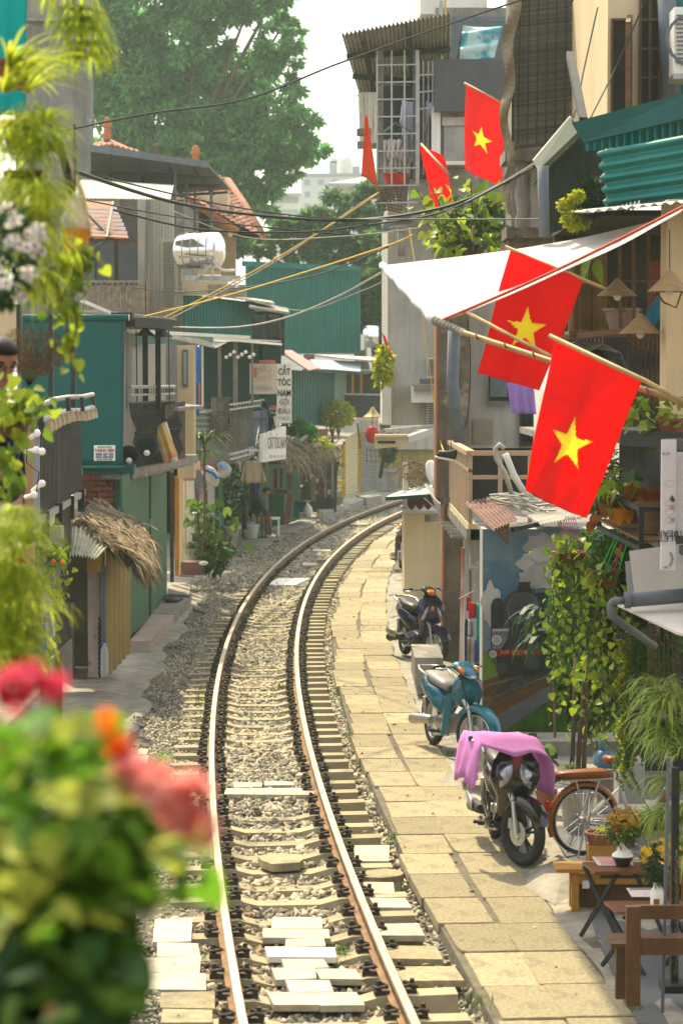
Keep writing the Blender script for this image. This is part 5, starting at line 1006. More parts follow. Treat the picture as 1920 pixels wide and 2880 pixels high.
h=thing('teal_shed','large teal ribbed metal shed wall standing before the trees','shed',W(850,990,88));MB().corr([W(690,746,88),W(1012,760,88),W(1012,992,88),W(690,992,88)],40,.035,.01,True).build('wall',mat('bright_teal_sheet',(.02,.185,.155),(.016,.155,.135),sc=1.2,rough=.5,streak=((.05,.16,.14),.3)),h);quad('ridge_cap',M_teal,h,[W(680,733,87.8),W(1014,748,87.8),W(1014,762,87.8),W(680,748,87.8)],.06);bx('side',M_tealdk,h,690,760,1010,990,88.3,6)
h=thing('small_teal_shed','smaller teal ribbed shed wall on the rooftop below the water tank','shed',W(610,950,62));MB().corr([W(514,826,60),W(712,850,64),W(712,952,64),W(514,945,60)],24,.03,.01,True).build('wall',M_teal,h);quad('cap',M_zinc,h,[W(512,820,59.8),W(772,856,64),W(760,850,68),W(520,815,64)],.05)
quad('roof',M_slab2,h,[W(700,866,62),W(812,884,64),W(808,872,69),W(700,846,67)],.06);bx('dark_room',M_dark,h,706,876,800,1000,67,.2);bx('post',M_oldwall,h,728,960,738,1030,60,.12)
o=thing('roof_tank','small steel water tank on a rack right of the big teal shed','water tank',W(1042,990,88));MB().lathe([(.001,-.3),(.36,-.28),(.4,-.2),(.4,.2),(.36,.28),(.001,.3)],W(1042,946,88),18,Matrix.Rotation(math.pi/2,3,'Y')).build('tank',M_chrome,o,smooth=40)
for u in(1028,1056):bx('leg',M_steel,o,u,970,u+4,1012,88,.06)
o=bx('condenser',M_whitep,None,1014,940,1024,984,87.5,.4);tag(o,'white condenser unit beside the small steel water tank','air conditioner')
h=thing('old_tiled_house','old house with red tiled roof, grey canopy, plank wall and ornate balcony','house',W(380,1000,62));Y0=60
bx('wall',M_oldwall,h,200,560,520,1500,62.5,6)
M_plank=mat('pale_plank',(.56,.52,.42),(.38,.35,.28),sc=3,rough=.85,stretch=(4,4,.4),rnd=.12)
me=MB().box((0,0,0),(1,.04,1)).mesh('plank');me.materials.append(M_plank)
for j in range(9):a,b=W(414+j*8.6,562,60.4),W(414+j*8.6+7.8,888,60.4);piece('plank',me,h,(a+b)/2+V((0,RND.uniform(-.02,.02),0)),(0,0,0),(b.x-a.x,1,a.z-b.z))
bx('pillar',M_plaster,h,386,560,412,870,59.6,.5);MB().tube([W(416,560,59.4),W(408,880,59.4)],.05,6).build('pipe',M_oldwall,h)
for u0,u1,y in((455,493,59.8),(495,514,59.5)):
 f=bx('shutter',M_plank,h,u0,672,u1,872,y,.08);mb=MB()
 for k in range(30):bxm(mb,u0+4,680+k*6.2,u1-3,682.6+k*6.2,y-.03,.03)
 mb.build('louvers',M_oldwall,f)
for u0,u1 in((228,268),(272,322),(334,384)):
 f=bx('door',M_wood,h,u0-4,600,u1+4,800,62.3,.1);bx('pane',mat('dusk_glass',(.06,.065,.075),(.1,.1,.105),sc=1,rough=.15)if 'dusk_glass' not in MATS else MATS['dusk_glass'],f,u0,610,u1,672,62.25,.04);bx('pane',MATS['dusk_glass'],f,u0,684,u1,800,62.25,.04)
bx('floor',M_oldwall,h,215,884,412,900,58.6,4)
bl=bx('balcony_rail',mat('rusty_iron',(.30,.17,.08),(.38,.34,.27),sc=6,rough=.8),h,222,788,410,793,58.8,.06);Mi=MATS['rusty_iron']
for v in(803,840,880):bx('rail',Mi,h,222,v,410,v+2.5,58.8,.04)
for j in range(7):bx('baluster',Mi,h,222+j*31,790,225+j*31,884,58.8,.04)
for j in range(6):
 u=239+j*31;k=58.8/FPX
 mb=MB()
 for sx in(-1,1):
  mb.tube([W(u+sx*6,818+0,58.8),W(u+sx*10,826,58.8),W(u+sx*7,830,58.8),W(u+sx*8,858,58.8),W(u+sx*10,862,58.8),W(u+sx*6,868,58.8)],.022,4)
  for v in(812,874):mb.tube([W(u+sx*(6+4*math.cos(q)),v+5*math.sin(q),58.8)for q in(0,1,2,3,4,5,6)],.02,4)
 mb.bar(W(u,790,58.8),W(u,884,58.8),.02).build('scroll',Mi,h)
bx('side_rail',Mi,h,405,790,411,884,58.8,2.5)
A,B,C,D=W(254,416,58),W(582,462,61),W(646,532,69),W(258,562,69)
quad('canopy',mat('grey_canopy',(.09,.10,.105),(.07,.075,.08),sc=2,rough=.6),h,[A,B,C,D],.05);MB().bar(A,B,.05,.16).build('canopy_edge',M_pipe,h)
for q in(.15,.4,.65,.88):MB().bar(A.lerp(B,q)-V((0,0,.1)),D.lerp(C,q)-V((0,0,.1)),.07).build('rafter',M_dark,h)
for q in(.3,.6,.9):MB().bar(A.lerp(D,q)-V((0,0,.14)),B.lerp(C,q)-V((0,0,.14)),.07).build('purlin',M_dark,h)
for u,v0,v1,Y in((492,465,640,61),(524,500,650,64),(548,520,650,66),(594,540,655,64)):bx('post',M_pipe,h,u-4,v0,u+4,v1,Y,.1)
bx('wall',M_cream,h,490,540,640,760,70,3);bx('wall',mat('ochre_plaster',(.40,.27,.14),(.33,.22,.12),sc=3,rough=.9),h,622,665,662,790,69.4,.4);bx('window',M_dark,h,520,580,548,650,69.9,.1);bx('window',M_dark,h,560,590,600,660,69.9,.1)
M_tile=mat('roof_tile',(.30,.13,.075),(.2,.10,.07),sc=4,rough=.85,rnd=.3,bump=.2)
rf=quad('tile_roof',M_thatchb,h,[W(560,470,76),W(650,516,76),W(738,664,70),W(668,664,69.6),W(532,548,69.6)],.05)
a0,a1,b0,b1=W(552,470,76),W(640,510,76),W(530,552,69.4),W(738,666,69.4)
me=MB().sheet([(-.5,-.5,0),(.5,-.5,0),(.5,.5,0),(-.5,.5,0)],4,1,lambda a,b:.16*math.sin(a*6.28),.08).mesh('tile');me.materials.append(M_tile);nrm_=(a1-a0).cross(b0-a0).normalized()
if nrm_.z<0:nrm_=-nrm_
nt_=0
for r in range(17):
 t=r/16;l,rr=a0.lerp(b0,t),a1.lerp(b1,t);w_=(rr-l).length;n=int(w_/.155);xd=(rr-l).normalized();dn=(b0-a0).normalized()
 for j in range(n):
  if nt_>296:break
  p=l+xd*(j+.5)*w_/n+nrm_*RND.uniform(.02,.05);M3=frame(xd,nrm_);e=(M3@Matrix.Rotation(RND.uniform(-.04,.04),3,'Z')).to_euler();piece('tile',me,rf,p,e,(w_/n*1.02,.5,.16));nt_+=1
MB().tube([W(640,508,75.5),W(690,582,73),W(740,668,69.4)],.13,7).build('hip_ridge',M_tile,rf,smooth=True);MB().tube([W(532,556,69.3),W(668,652,69.2)],.12,8).build('eave_tube',mat('orange_tile',(.42,.15,.06),rough=.8),rf,smooth=True)
rf2=MB().prism([W(262,404,74),W(300,388,75),W(398,432,73),W(262,432,73)],(0,.3,.05)).build('tile_ridge',M_tile,h)
for j in range(9):MB().tube([W(262+j*15,412+abs(j-2.5)*4-8,73.6),W(270+j*15,418+abs(j-2.5)*4-8,72.8)],.1,6).build('tile',M_tile,rf2)
for u,v0,v1,Y in((301,330,394,74.6),(550,408,470,75.6)):
 hgt=(v1-v0)*Y/FPX;MB().lathe([(.12,0),(.1,.1*hgt),(.15,.28*hgt),(.09,.36*hgt),(.13,.42*hgt),(.08,.5*hgt),(.17,.62*hgt),(.17,.66*hgt),(.1,.68*hgt),(.14,.78*hgt),(.1,.86*hgt),(.08,.9*hgt),(.1,.94*hgt),(.03,hgt)],W(u,v1,Y),12).build('finial',MATS['orange_tile'],h,smooth=True)
MB().corr([W(228,505,57.6),W(488,522,57.6),W(480,560,55),W(190,556,55)],40,.02,.006).build('awning',mat('white_green_sheet',(.60,.62,.54),(.50,.54,.47),sc=1.5,rough=.6,streak=((.28,.4,.36),.5)),h)
oa=quad('orange_awning',mat('rust_orange_sheet',(.42,.10,.02),(.35,.11,.035),sc=3,rough=.6,trans=.3),h,[W(165,560,48),W(318,566,48),W(362,668,45),W(240,662,45)],.02)
for j in range(7):t=.25+.11*j;MB().bar(W(240,668,45).lerp(W(238,564,48),1-t)-V((0,0,.01)),W(362,668,45).lerp(W(318,566,48),1-t)-V((0,0,.01)),.03,.14).build('awning_slat',M_white,oa)
for a,b in(((246,600),(318,672)),((318,672),(240,672)),((318,568),(300,668)),((250,700),(316,670))):MB().bar(W(*a,46),W(*b,45),.05).build('bracket',M_black,oa)
o=thing('water_tank','shiny stainless horizontal water tank on a steel stand','water tank',W(560,790,58));c=W(560,704,58);xd=Matrix.Rotation(math.pi/2,3,'Y')@Matrix.Rotation(0,3,'Z')
MB().lathe([(.001,-.62),(.3,-.58),(.41,-.5),(.43,-.46),(.43,.46),(.41,.5),(.3,.57),(.001,.61)],c,26,Matrix.Rotation(-.25,3,'Z')@Matrix.Rotation(math.pi/2,3,'Y')).build('tank',M_chrome,o,smooth=50)
for q_ in(-.3,-.1,.1,.3):MB().lathe([(.432,q_-.012),(.442,q_),(.432,q_+.012)],c,26,Matrix.Rotation(-.25,3,'Z')@Matrix.Rotation(math.pi/2,3,'Y'),cap=False).build('band',M_steel,o)
bx('beam',M_steel,o,512,774,676,789,57.6,.15)
for a,b in(((600,720),(596,790)),((512,760),(512,790)),((548,790),(598,740)),((502,722),(600,722))):MB().bar(W(*a,57.5),W(*b,57.5),.05).build('frame_bar',M_steel,o)
MB().tube([W(612,752,57.6),W(630,760,57.6),W(660,760,57.6)],.035,6).build('pipe',M_whitep,o)
bx('wall_below',M_cream,o,512,790,640,830,60,.3);bx('ledge',M_slab2,o,584,800,690,832,59,.6);MB().bar(W(654,786,57.5),W(668,806,57.5),.09).build('lamp',M_white,o)
h=thing('tall_concrete_wall','tall blank stained concrete house wall rising at the upper left','house',W(150,600,62.6));bx('wall',mat('big_stained_wall',(.25,.24,.215),(.165,.155,.14),sc=.8,rough=.95,bump=.3,bsc=10,streak=((.085,.08,.072),.8),spots=((.42,.40,.37),1.1,.6,.7)),h,40,-160,259,1500,62.6,.9);bx('ledge',M_slab2,h,40,48,262,57,62.4,.2);bx('dark_band',mat('dark_band',(.12,.12,.12),(.17,.165,.16),sc=2,rough=.95),h,40,57,259,70,62.58,.02)  # last box is a darker strip right below the ledge
o=cloth([W(-40,-60,13),W(76,-60,13),W(74,318,13),W(-40,330,13)],16,16,1.6,.03).build('turquoise_cloth',mat('turquoise_cloth',(.01,.40,.40),(.02,.46,.45),sc=1.5,rough=.8,trans=.5),smooth=True);tag(o,'bright turquoise cloth hanging at the top left corner','cloth')
h=thing('olive_house','dim olive yellow house front with a shelf at the very end of the street','house',W(1115,1392,93));bx('wall',mat('olive_yellow_wall',(.40,.34,.10),(.30,.26,.09),sc=1,rough=.9,streak=((.15,.13,.07),.5)),h,1058,1262,1240,1392,93,.4);bx('upper_wall',M_plaster,h,1062,1210,1250,1264,92.6,.6);bx('shelf',M_wood,h,1108,1322,1160,1328,92,.6)
for u in(1106,1128,1150):bx('frame_post',M_rust,h,u,1270,u+4,1350,92.2,.1)
RX=Matrix.Rotation(math.pi/2,3,'X')
M_paint_b=mat('blue_bike_paint',(.008,.125,.185),(.007,.11,.16),sc=3,rough=.28,coat=.6,metal=.25)
M_paint_k=mat('black_bike_paint',(.012,.011,.012),rough=.22,coat=.8)
M_paint_p=mat('indigo_bike_paint',(.022,.018,.05),(.018,.015,.04),rough=.25,coat=.7,metal=.2)
M_paint_r=mat('wine_red_paint',(.16,.01,.02),rough=.25,coat=.7)
M_plastic=mat('black_plastic',(.022,.022,.023),(.03,.03,.03),sc=9,rough=.55)
M_alloy=mat('alloy',(.5,.49,.46),(.4,.39,.36),sc=6,rough=.35,metal=.9)
M_seatk=mat('black_seat',(.03,.028,.027),(.045,.04,.038),sc=8,rough=.42)
M_seatg=mat('silver_grey_seat',(.26,.24,.21),(.2,.18,.16),sc=5,rough=.38)
M_lens=mat('headlamp_glass',(.45,.47,.5),(.16,.17,.19),sc=12,rough=.08,spec=.9,metal=.4)
M_amber=mat('amber_lens',(.6,.14,.01),rough=.15)
M_tail=mat('red_lens',(.45,.01,.01),rough=.15)
def torus(c,R_,r,n=28,m=8,fl=1.0,tread=False):
 mb=MB();vs_=[]
 for i in range(n):
  a=2*math.pi*i/n
  for j in range(m):
   b=2*math.pi*j/m;q=R_+r*math.cos(b);vs_.append((c[0]+q*math.cos(a),c[1]+r*fl*math.sin(b),c[2]+q*math.sin(a)))
 return mb.add(vs_,[(i*m+j,i*m+(j+1)%m,((i+1)%n)*m+(j+1)%m,((i+1)%n)*m+j)for i in range(n)for j in range(m)])
def wheel(root,c,R_,tw,spokes,X=None,rim=None,disc=True):
 I=Matrix.Identity(4);X=X or I;rim=rim or M_alloy
 w_=torus(c,R_-tw,tw,36,10,1.05).xf(X).build('wheel',M_rubber,root,smooth=True)
 r_=torus(c,R_-2*tw+.004,.016,32,8,2.0).xf(X).build('rim',rim,w_,smooth=True)
 mb=MB();k=R_-2*tw
 if spokes>12:
  for j in range(spokes):
   a=2*math.pi*j/spokes;b=a+(.5 if j%2 else-.5);s_=.03 if j%4<2 else-.03
   mb.bar((c[0]+.035*math.cos(b),s_,c[2]+.035*math.sin(b)),(c[0]+k*math.cos(a),0,c[2]+k*math.sin(a)),.004)
 else:
  for j in range(spokes):
   a=2*math.pi*(j+.3)/spokes
   for da in(-.16,.16):mb.bar((c[0]+.03*math.cos(a),0,c[2]+.03*math.sin(a)),(c[0]+k*math.cos(a+da),0,c[2]+k*math.sin(a+da)),.022,.014,(0,1,0))
 mb.xf(X).build('spokes',rim,w_)
 MB().lathe([(.04,-.05),(.045,-.03),(.03,0),(.045,.03),(.04,.05)],c,14,RX).xf(X).build('hub',M_alloy,w_,smooth=40)
 if disc:
  d=MB().lathe([(.05,-.003),(.105,-.003),(.105,.003),(.05,.003)],(c[0],-.055,c[2]),24,RX,cap=False).xf(X).build('brake_disc',M_alloy,w_)
  MB().box((c[0]-.07,-.06,c[2]+.075),(.06,.05,.09)).xf(X).build('caliper',M_steel,w_)
 return w_
def arc(c,r,a0,a1,hw,n=14,th=.012,drop=.0):
 """mudguard: a strip curved round a wheel with turned-down sides"""
 mb=MB();sec=[(-hw,-drop),(-hw*.8,0),(0,.012),(hw*.8,0),(hw,-drop)];vs_=[]
 for i in range(n+1):
  a=a0+(a1-a0)*i/n;tp=1-.35*abs(2*i/n-1)**3
  for(y,d)in sec:q=r+d;vs_.append((c[0]+q*math.cos(a),y*tp,c[2]+q*math.sin(a)))
  for(y,d)in sec[::-1]:q=r+d-th;vs_.append((c[0]+q*math.cos(a),y*tp*.96,c[2]+q*math.sin(a)))
 k=10;mb.add(vs_,[(i*k+j,i*k+(j+1)%k,(i+1)*k+(j+1)%k,(i+1)*k+j)for i in range(n)for j in range(k)]+[tuple(range(k)),tuple(range(n*k,n*k+k))]);return mb
def both(fn):
 for s_ in(-1,1):fn(s_)
def motorbike(label,loc,heading,steer,style,P,acc,seat,lean=0.05):
 t=thing('motorbike',label,'motorbike',(0,0,0),'motorbikes parked along the right pavement')
 S4=Matrix.Translation((.5,0,0))@Matrix.Rotation(steer,4,'Z')@Matrix.Translation((-.5,0,0))
 ub=style=='underbone';R_=.285 if ub else(.278 if style=='sport' else.26);tw=.038 if ub else.046;fx,rx=.66,-.58
 fc=(fx,0,R_);rc=(rx,0,R_)
 fw=wheel(t,fc,R_,tw,36 if ub else 5,S4,M_alloy if style!='sport' else M_plastic);wheel(t,rc,R_,tw*1.1,36 if ub else 5,None,M_alloy if style!='sport' else M_plastic,False)
 f=MB();both(lambda s_:f.tube([(fx,s_*.075,R_),(fx-.06,s_*.075,R_+.27)],.022,8).tube([(fx-.06,s_*.075,R_+.27),(.5,s_*.065,.66)],.027,8))
 f.xf(S4).build('fork',M_alloy,t,smooth=50)
 ar=arc(fc,R_+.035,.15 if ub else.35,2.5,.075,drop=.055);ar.xf(S4).build('front_fender',P if style!='sport' else M_paint_k,t,smooth=50)
 if ub:
  MB().loft([(.47,.93,.07,.05,1.4),(.50,.86,.15,.07,1.35),(.515,.77,.18,.075,1.35),(.50,.68,.17,.07,1.45),(.47,.60,.12,.05,1.5),(.46,.56,.05,.03,1.5)],16,2.4).build('front_shield',P,t,smooth=True)
  def side(s_):
   MB().sheet([(.50,s_*.15,.74),(.40,s_*.20,.72),(.16,s_*.17,.20),(.30,s_*.14,.25)],4,8,lambda a,b:s_*.025*math.sin(a*3.1),.012).sheet([(.40,s_*.20,.72),(.26,s_*.16,.66),(.05,s_*.15,.3),(.16,s_*.17,.20)],3,6,lambda a,b:0,.012).build('leg_shield',P,t,smooth=50)
   MB().prism([(.48,s_*.165,.80),(.43,s_*.185,.77),(.40,s_*.19,.69),(.47,s_*.172,.72)],(0,s_*.008,0)).build('shield_vent',M_plastic,t)
  both(side)
  for s_ in(-1,1):MB().tube([(.555,s_*.10,.86),(.565,s_*.13,.80),(.545,s_*.155,.73)],.006,5).build('decal',M_amber,t)
  MB().tube([(.595,0,.70),(.59,0,.83)],.004,4).build('seam',M_plastic,t)
  MB().loft([(.2,.62,.05,.05),(.0,.55,.06,.06),(-.2,.58,.08,.07),(-.3,.62,.1,.06)],10).build('spine',P,t,smooth=True)
  cw=MB().loft([(.30,.98,.06,.03),(.36,1.0,.12,.05,.2),(.44,.99,.145,.075,.35),(.51,.955,.13,.07,.45),(.55,.93,.09,.05,.5),(.565,.915,.04,.025,.5)],16).xf(S4).build('handlebar_cowl',P,t,smooth=True)
  MB().loft([(.535,.925,.105,.04,.55),(.565,.905,.085,.032,.55),(.575,.9,.03,.015,.55)],14).xf(S4).build('headlight',M_lens,cw,smooth=True)
  both(lambda s_:MB().loft([(.47,.975,.03,.035,.4),(.525,.95,.03,.035,.5),(.54,.945,.01,.015,.5)],8).xf(Matrix.Translation((0,s_*.115,.012))).xf(S4).build('indicator',M_amber,cw,smooth=True))
 else:
  A_=MB().loft([(.44,1.02,.05,.03,1.2),(.50,.97,.12,.06,1.15),(.565,.86,.20,.075,1.2),(.58,.75,.215,.08,1.3),(.55,.64,.18,.075,1.5),(.48,.56,.14,.07,1.6),(.40,.42,.12,.06,1.6),(.34,.32,.14,.05,1.4)],18,2.3).build('front_shield',P,t,smooth=True)
  if style=='sport':
   def hl(s_):
    MB().loft([(.60,.885,.012,.008,1.2),(.615,.83,.04,.018,1.2),(.628,.76,.06,.022,1.3),(.62,.69,.052,.02,1.4),(.60,.635,.012,.008,1.5)],12).xf(Matrix.Translation((.035,s_*.09,.765))@Matrix.Rotation(s_*.42,4,'X')@Matrix.Rotation(s_*.35,4,'Z')@Matrix.Translation((-.62,0,-.75))).xf(Matrix.Translation((.62-.03,0,0))).build('headlight',M_lens,A_,smooth=True)
    MB().sheet([(.652,s_*.03,.905),(.615,s_*.155,.885),(.585,s_*.195,.75),(.645,s_*.15,.82)],4,4,lambda a,b:0,.01).build('brow',M_paint_k,A_,smooth=True)
    MB().loft([(.50,.66,.015,.02),(.56,.70,.03,.05),(.57,.72,.01,.02)],8).xf(Matrix.Translation((-.03,s_*.185,.05))).build('indicator',M_amber,A_,smooth=True)
   both(hl)
   MB().prism([(.635,-.055,.94),(.635,.055,.94),(.685,0,.80)],(-.05,0,-.02)).build('nose_badge',M_paint_r,A_)
   MB().loft([(.45,1.03,.06,.02,1.1),(.52,.985,.11,.02,1.0),(.565,.93,.09,.015,1.1)],12).build('windscreen',M_paint_r,A_,smooth=True)
  else:
   both(lambda s_:MB().loft([(.585,.86,.01,.008,1.2),(.612,.78,.018,.014,1.25),(.60,.68,.03,.016,1.4),(.57,.62,.01,.01,1.5)],10).xf(Matrix.Translation((.632,s_*.1,.75))@Matrix.Rotation(s_*.42,4,'X')@Matrix.Rotation(s_*.3,4,'Z')@Matrix.Translation((-.6,0,-.75))).build('indicator',M_lens,A_,smooth=True))
   MB().lathe([(.055,0),(.05,.03),(.02,.045),(.001,.05)],(.6,0,.8),14,Matrix.Rotation(math.pi/2-.3,3,'Y')).build('badge',M_amber,A_,smooth=True)
   cw=MB().loft([(.36,1.06,.05,.03),(.42,1.07,.11,.05,.2),(.48,1.045,.12,.06,.4),(.53,1.0,.08,.04,.5)],14).xf(S4).build('handlebar_cowl',M_plastic,t,smooth=True);MB().loft([(.51,1.03,.08,.045,.5),(.545,1.01,.05,.03,.5)],12).xf(S4).build('headlight',M_amber,cw,smooth=True)
  MB().loft([(.40,.30,.14,.03),(.15,.28,.17,.035),(-.12,.28,.17,.04)],12,4).build('footboard',M_plastic,t,smooth=40)
  both(lambda s_:MB().loft([(.38,.36,.02,.05),(.1,.27,.025,.06),(-.25,.33,.025,.09)],8).xf(Matrix.Translation((0,s_*.165,0))).build('side_trim',P,t,smooth=True))
 hb=MB();zh=.985 if ub else 1.04
 hb.tube([(.42,0,zh),(.40,.14,zh+.02),(.34,.30,zh+.02),(.31,.36,zh+.01)],.014,7).tube([(.42,0,zh),(.40,-.14,zh+.02),(.34,-.30,zh+.02),(.31,-.36,zh+.01)],.014,7);h_=hb.xf(S4).build('handlebar',M_alloy,t,smooth=True)
 def grip(s_):
  MB().tube([(.365,s_*.23,zh+.02),(.31,s_*.36,zh+.01)],.022,8).xf(S4).build('grip',M_plastic,h_,smooth=True)
  MB().tube([(.42,s_*.2,zh+.01),(.41,s_*.28,zh+.0),(.36,s_*.37,zh)],.008,5).xf(S4).build('lever',M_chrome,h_,smooth=True)
 both(grip)
 sz=.76;MB().tube([V((.42,-.2,zh)),V((.50,-.12,zh-.08)),V((.56,-.1,.72)),V((.62,-.085,R_+.08))],.006,5).tube([V((.42,.2,zh)),V((.49,.14,zh-.1)),V((.46,.12,.7))],.006,5).xf(S4).build('brake_cable',M_black,t,smooth=True)
 if ub:MB().loft([(-.02,.70,.08,.03),(-.1,.735,.12,.05),(-.35,.765,.14,.06),(-.55,.785,.13,.055),(-.74,.79,.1,.04),(-.78,.785,.05,.02)],14,3).build('seat',seat,t,smooth=True)
 else:MB().loft([(.0,.72,.09,.04),(-.1,.755,.14,.06),(-.35,.765,.15,.06),(-.6,.81,.13,.05),(-.78,.82,.09,.03)],14,3).build('seat',seat,t,smooth=True)
 MB().loft([(-.0 if not ub else-.12,.5,.09,.12),(-.2,.56,.15,.15),(-.5,.62,.16,.12),(-.78,.68,.12,.08),(-.92,.72,.06,.04)],14,2.6).build('rear_body',P,t,smooth=True)
 MB().loft([(-.86,.70,.09,.045),(-.95,.705,.06,.03)],10).build('tail_light',M_tail,t,smooth=True)
 MB().tube([(-.45,.15,.79),(-.7,.17,.84),(-.88,.12,.86),(-.9,0,.86),(-.88,-.12,.86),(-.7,-.17,.84),(-.45,-.15,.79)],.015,7).build('grab_rail',M_alloy,t,smooth=True)
 e=MB().loft([(.2,.32,.07,.08),(.05,.33,.1,.11),(-.15,.32,.1,.1),(-.35,.30,.08,.07)],10,4).build('engine',M_alloy,t,smooth=40)
 if ub:
  for j in range(5):MB().box((.08+.03*j,0,.34),(.012,.2,.16)).build('fin',M_steel,e)
 MB().lathe([(.035,-.36),(.052,-.3),(.056,.1),(.062,.28),(.045,.30),(.02,.30)],(-.5,-.19,R_+.02),14,Matrix.Rotation(-math.pi/2-.12,3,'Y')).build('exhaust',M_alloy if ub else M_plastic,t,smooth=40);MB().tube([(.15,-.08,.22),(-.05,-.15,.2),(-.25,-.18,.24)],.02,7).build('exhaust_pipe',M_alloy,t,smooth=True)
 if not ub:MB().loft([(-.3,.34,.012,.05),(-.55,.34,.014,.055),(-.75,.36,.012,.04)],10).xf(Matrix.Translation((0,-.255,.0))).build('exhaust_cover',M_alloy,t,smooth=True)
 both(lambda s_:MB().tube([(rx,s_*.11,R_),(-.55,s_*.14,.55)],.025,8).build('shock',M_alloy,t))
 arc(rc,R_+.04,1.2,3.3,.07,drop=.02).build('rear_fender',M_plastic,t,smooth=50)
 MB().box((.02,0,.24),(.05,.46,.03)).tube([(.02,.19,.25),(.02,.27,.25)],.016,6).tube([(.02,-.19,.25),(.02,-.27,.25)],.016,6).build('footpeg',M_plastic,t)
 MB().tube([(.0,.12,.26),(-.05,.24,.02)],.012,6).build('side_stand',M_steel,t)
 t.location=loc;t.rotation_euler=(lean*math.sin(heading),-lean*0,heading);return t
hd=lambda fx_,fy_:math.atan2(fy_,fx_)
def place(u,v,ang,off=.66,z=-.1):
 """bike whose front wheel touches the ground at that pixel"""
 p=G(u,v,z);return(p.x-off*math.cos(ang),p.y-off*math.sin(ang),z)
a=hd(.05,-1);motorbike('black and wine red scooter with a pink cloth over its handlebars',place(1438,2436,a),a,.55,'sport',M_paint_k,M_paint_r,M_seatk)
a=hd(.27,-.96);motorbike('teal blue underbone motorbike with a silver grey seat',place(1318,2142,a),a,.5,'underbone',M_paint_b,None,M_seatg)
a=hd(.27,-.96);motorbike('dark indigo scooter parked by the cream kiosk wall behind a concrete block',place(1210,1868,a),a,.45,'scooter',M_paint_p,None,M_seatk)
a=hd(.02,-1);motorbike('black motorbike half hidden at the far end of the kiosk wall',place(1134,1612,a),a,.1,'underbone',M_paint_k,None,M_seatk)
bk=[o for o in COL.objects if o.name.startswith('motorbike')and 'pink cloth' in o.get('label','')][0]
Mw=Matrix.Translation(bk.location)@Matrix.Rotation(bk.rotation_euler.z,4,'Z')@Matrix.Translation((.5,0,0))@Matrix.Rotation(.22,4,'Z')@Matrix.Translation((-.5,0,0))
cr=[(-.395,.71),(-.385,.79),(-.37,.88),(-.34,1.03),(-.30,1.11),(-.16,1.10),(.0,1.09),(.14,1.08),(.23,1.05),(.30,.97),(.33,.87),(.34,.77),(.345,.67),(.35,.58)]
mb=MB();vs_=[];nu=len(cr);nv=12
for i in range(nv+1):
 b=i/nv
 for j,(y,z)in enumerate(cr):
  x=.67-.52*b;mid=1-abs(y)/.5
  zz=z-(.16*max(0,.34-b)/.34*max(.25,mid))-(.06*max(0,b-.6))+.018*math.sin(y*21+b*7)*(1.3-mid)
  vs_.append(Mw@V((x+.03*math.sin(y*16+1)*(1-mid),y+.012*math.sin(b*15+z*9),zz)))
mb.add(vs_+[V(p)+V((0,0,-.006))for p in vs_],[(i*nu+j,i*nu+j+1,(i+1)*nu+j+1,(i+1)*nu+j)for i in range(nv)for j in range(nu-1)]+[(q+(nv+1)*nu)for q in()]if False else[(i*nu+j,i*nu+j+1,(i+1)*nu+j+1,(i+1)*nu+j)for i in range(nv)for j in range(nu-1)])
o=mb.build('pink_cloth',mat('pink_cloth',(.60,.24,.54),(.54,.20,.49),sc=4,rough=.9,trans=.25),smooth=True,recalc=False);md=o.modifiers.new('thick','SOLIDIFY');md.thickness=.008
tag(o,'pink purple cloth draped over the handlebars of the black scooter','cloth')
M_frame=mat('cream_bike_frame',(.5,.47,.4),(.42,.39,.33),sc=8,rough=.35,coat=.3);M_tan=mat('tan_leather',(.24,.085,.025),(.16,.055,.02),sc=6,rough=.4);M_fend=mat('orange_brown_fender',(.30,.10,.02),(.22,.075,.02),sc=4,rough=.35,coat=.4)
t=thing('bicycle','old bicycle with tan seats and orange brown mudguards beside the cafe tables','bicycle',(0,0,0));Rw=.30
def bwheel(c):
 w_=torus(c,Rw-.016,.017,40,8).build('wheel',M_rubber,t,smooth=True);torus(c,Rw-.036,.01,40,6,1.5).build('rim',M_alloy,w_,smooth=True);mb=MB()
 for j in range(28):
  a=2*math.pi*j/28;b=a+(.9 if j%2 else-.9);s_=.03 if j%4<2 else-.03;mb.bar((c[0]+.03*math.cos(b),s_,c[2]+.03*math.sin(b)),(c[0]+.265*math.cos(a),0,c[2]+.265*math.sin(a)),.0035)
 mb.build('spokes',M_chrome,w_);MB().lathe([(.03,-.04),(.02,0),(.03,.04)],c,10,RX).build('hub',M_alloy,w_)
rc,fc=(0,0,Rw),(1.02,0,Rw);bwheel(rc);bwheel(fc)
arc(rc,Rw+.03,.35,3.55,.035,20,drop=.02).build('mudguard',M_fend,t,smooth=50);arc(fc,Rw+.03,.6,2.9,.035,16,drop=.02).build('mudguard',M_fend,t,smooth=50)
bb_,st_,hd_=V((.44,0,.27)),V((.33,0,.62)),V((.83,0,.72))
MB().tube([bb_,st_],.016,8).tube([bb_+V((0,0,.03)),V((.62,0,.34)),V((.76,0,.52)),hd_-V((0,0,.08))],.018,8).tube([hd_-V((-.01,0,.12)),hd_],.02,8).build('frame',M_frame,t,smooth=True)
mb=MB();both(lambda s_:mb.tube([bb_+V((0,s_*.03,0)),V((0,s_*.06,Rw))],.010,6).tube([st_-V((0,0,.06)),V((0,s_*.06,Rw))],.009,6));mb.build('stays',M_frame,t,smooth=True)
mb=MB();both(lambda s_:mb.tube([V((1.02,s_*.05,Rw)),V((.9,s_*.05,.62)),hd_],.012,6));mb.build('fork',M_frame,t,smooth=True)
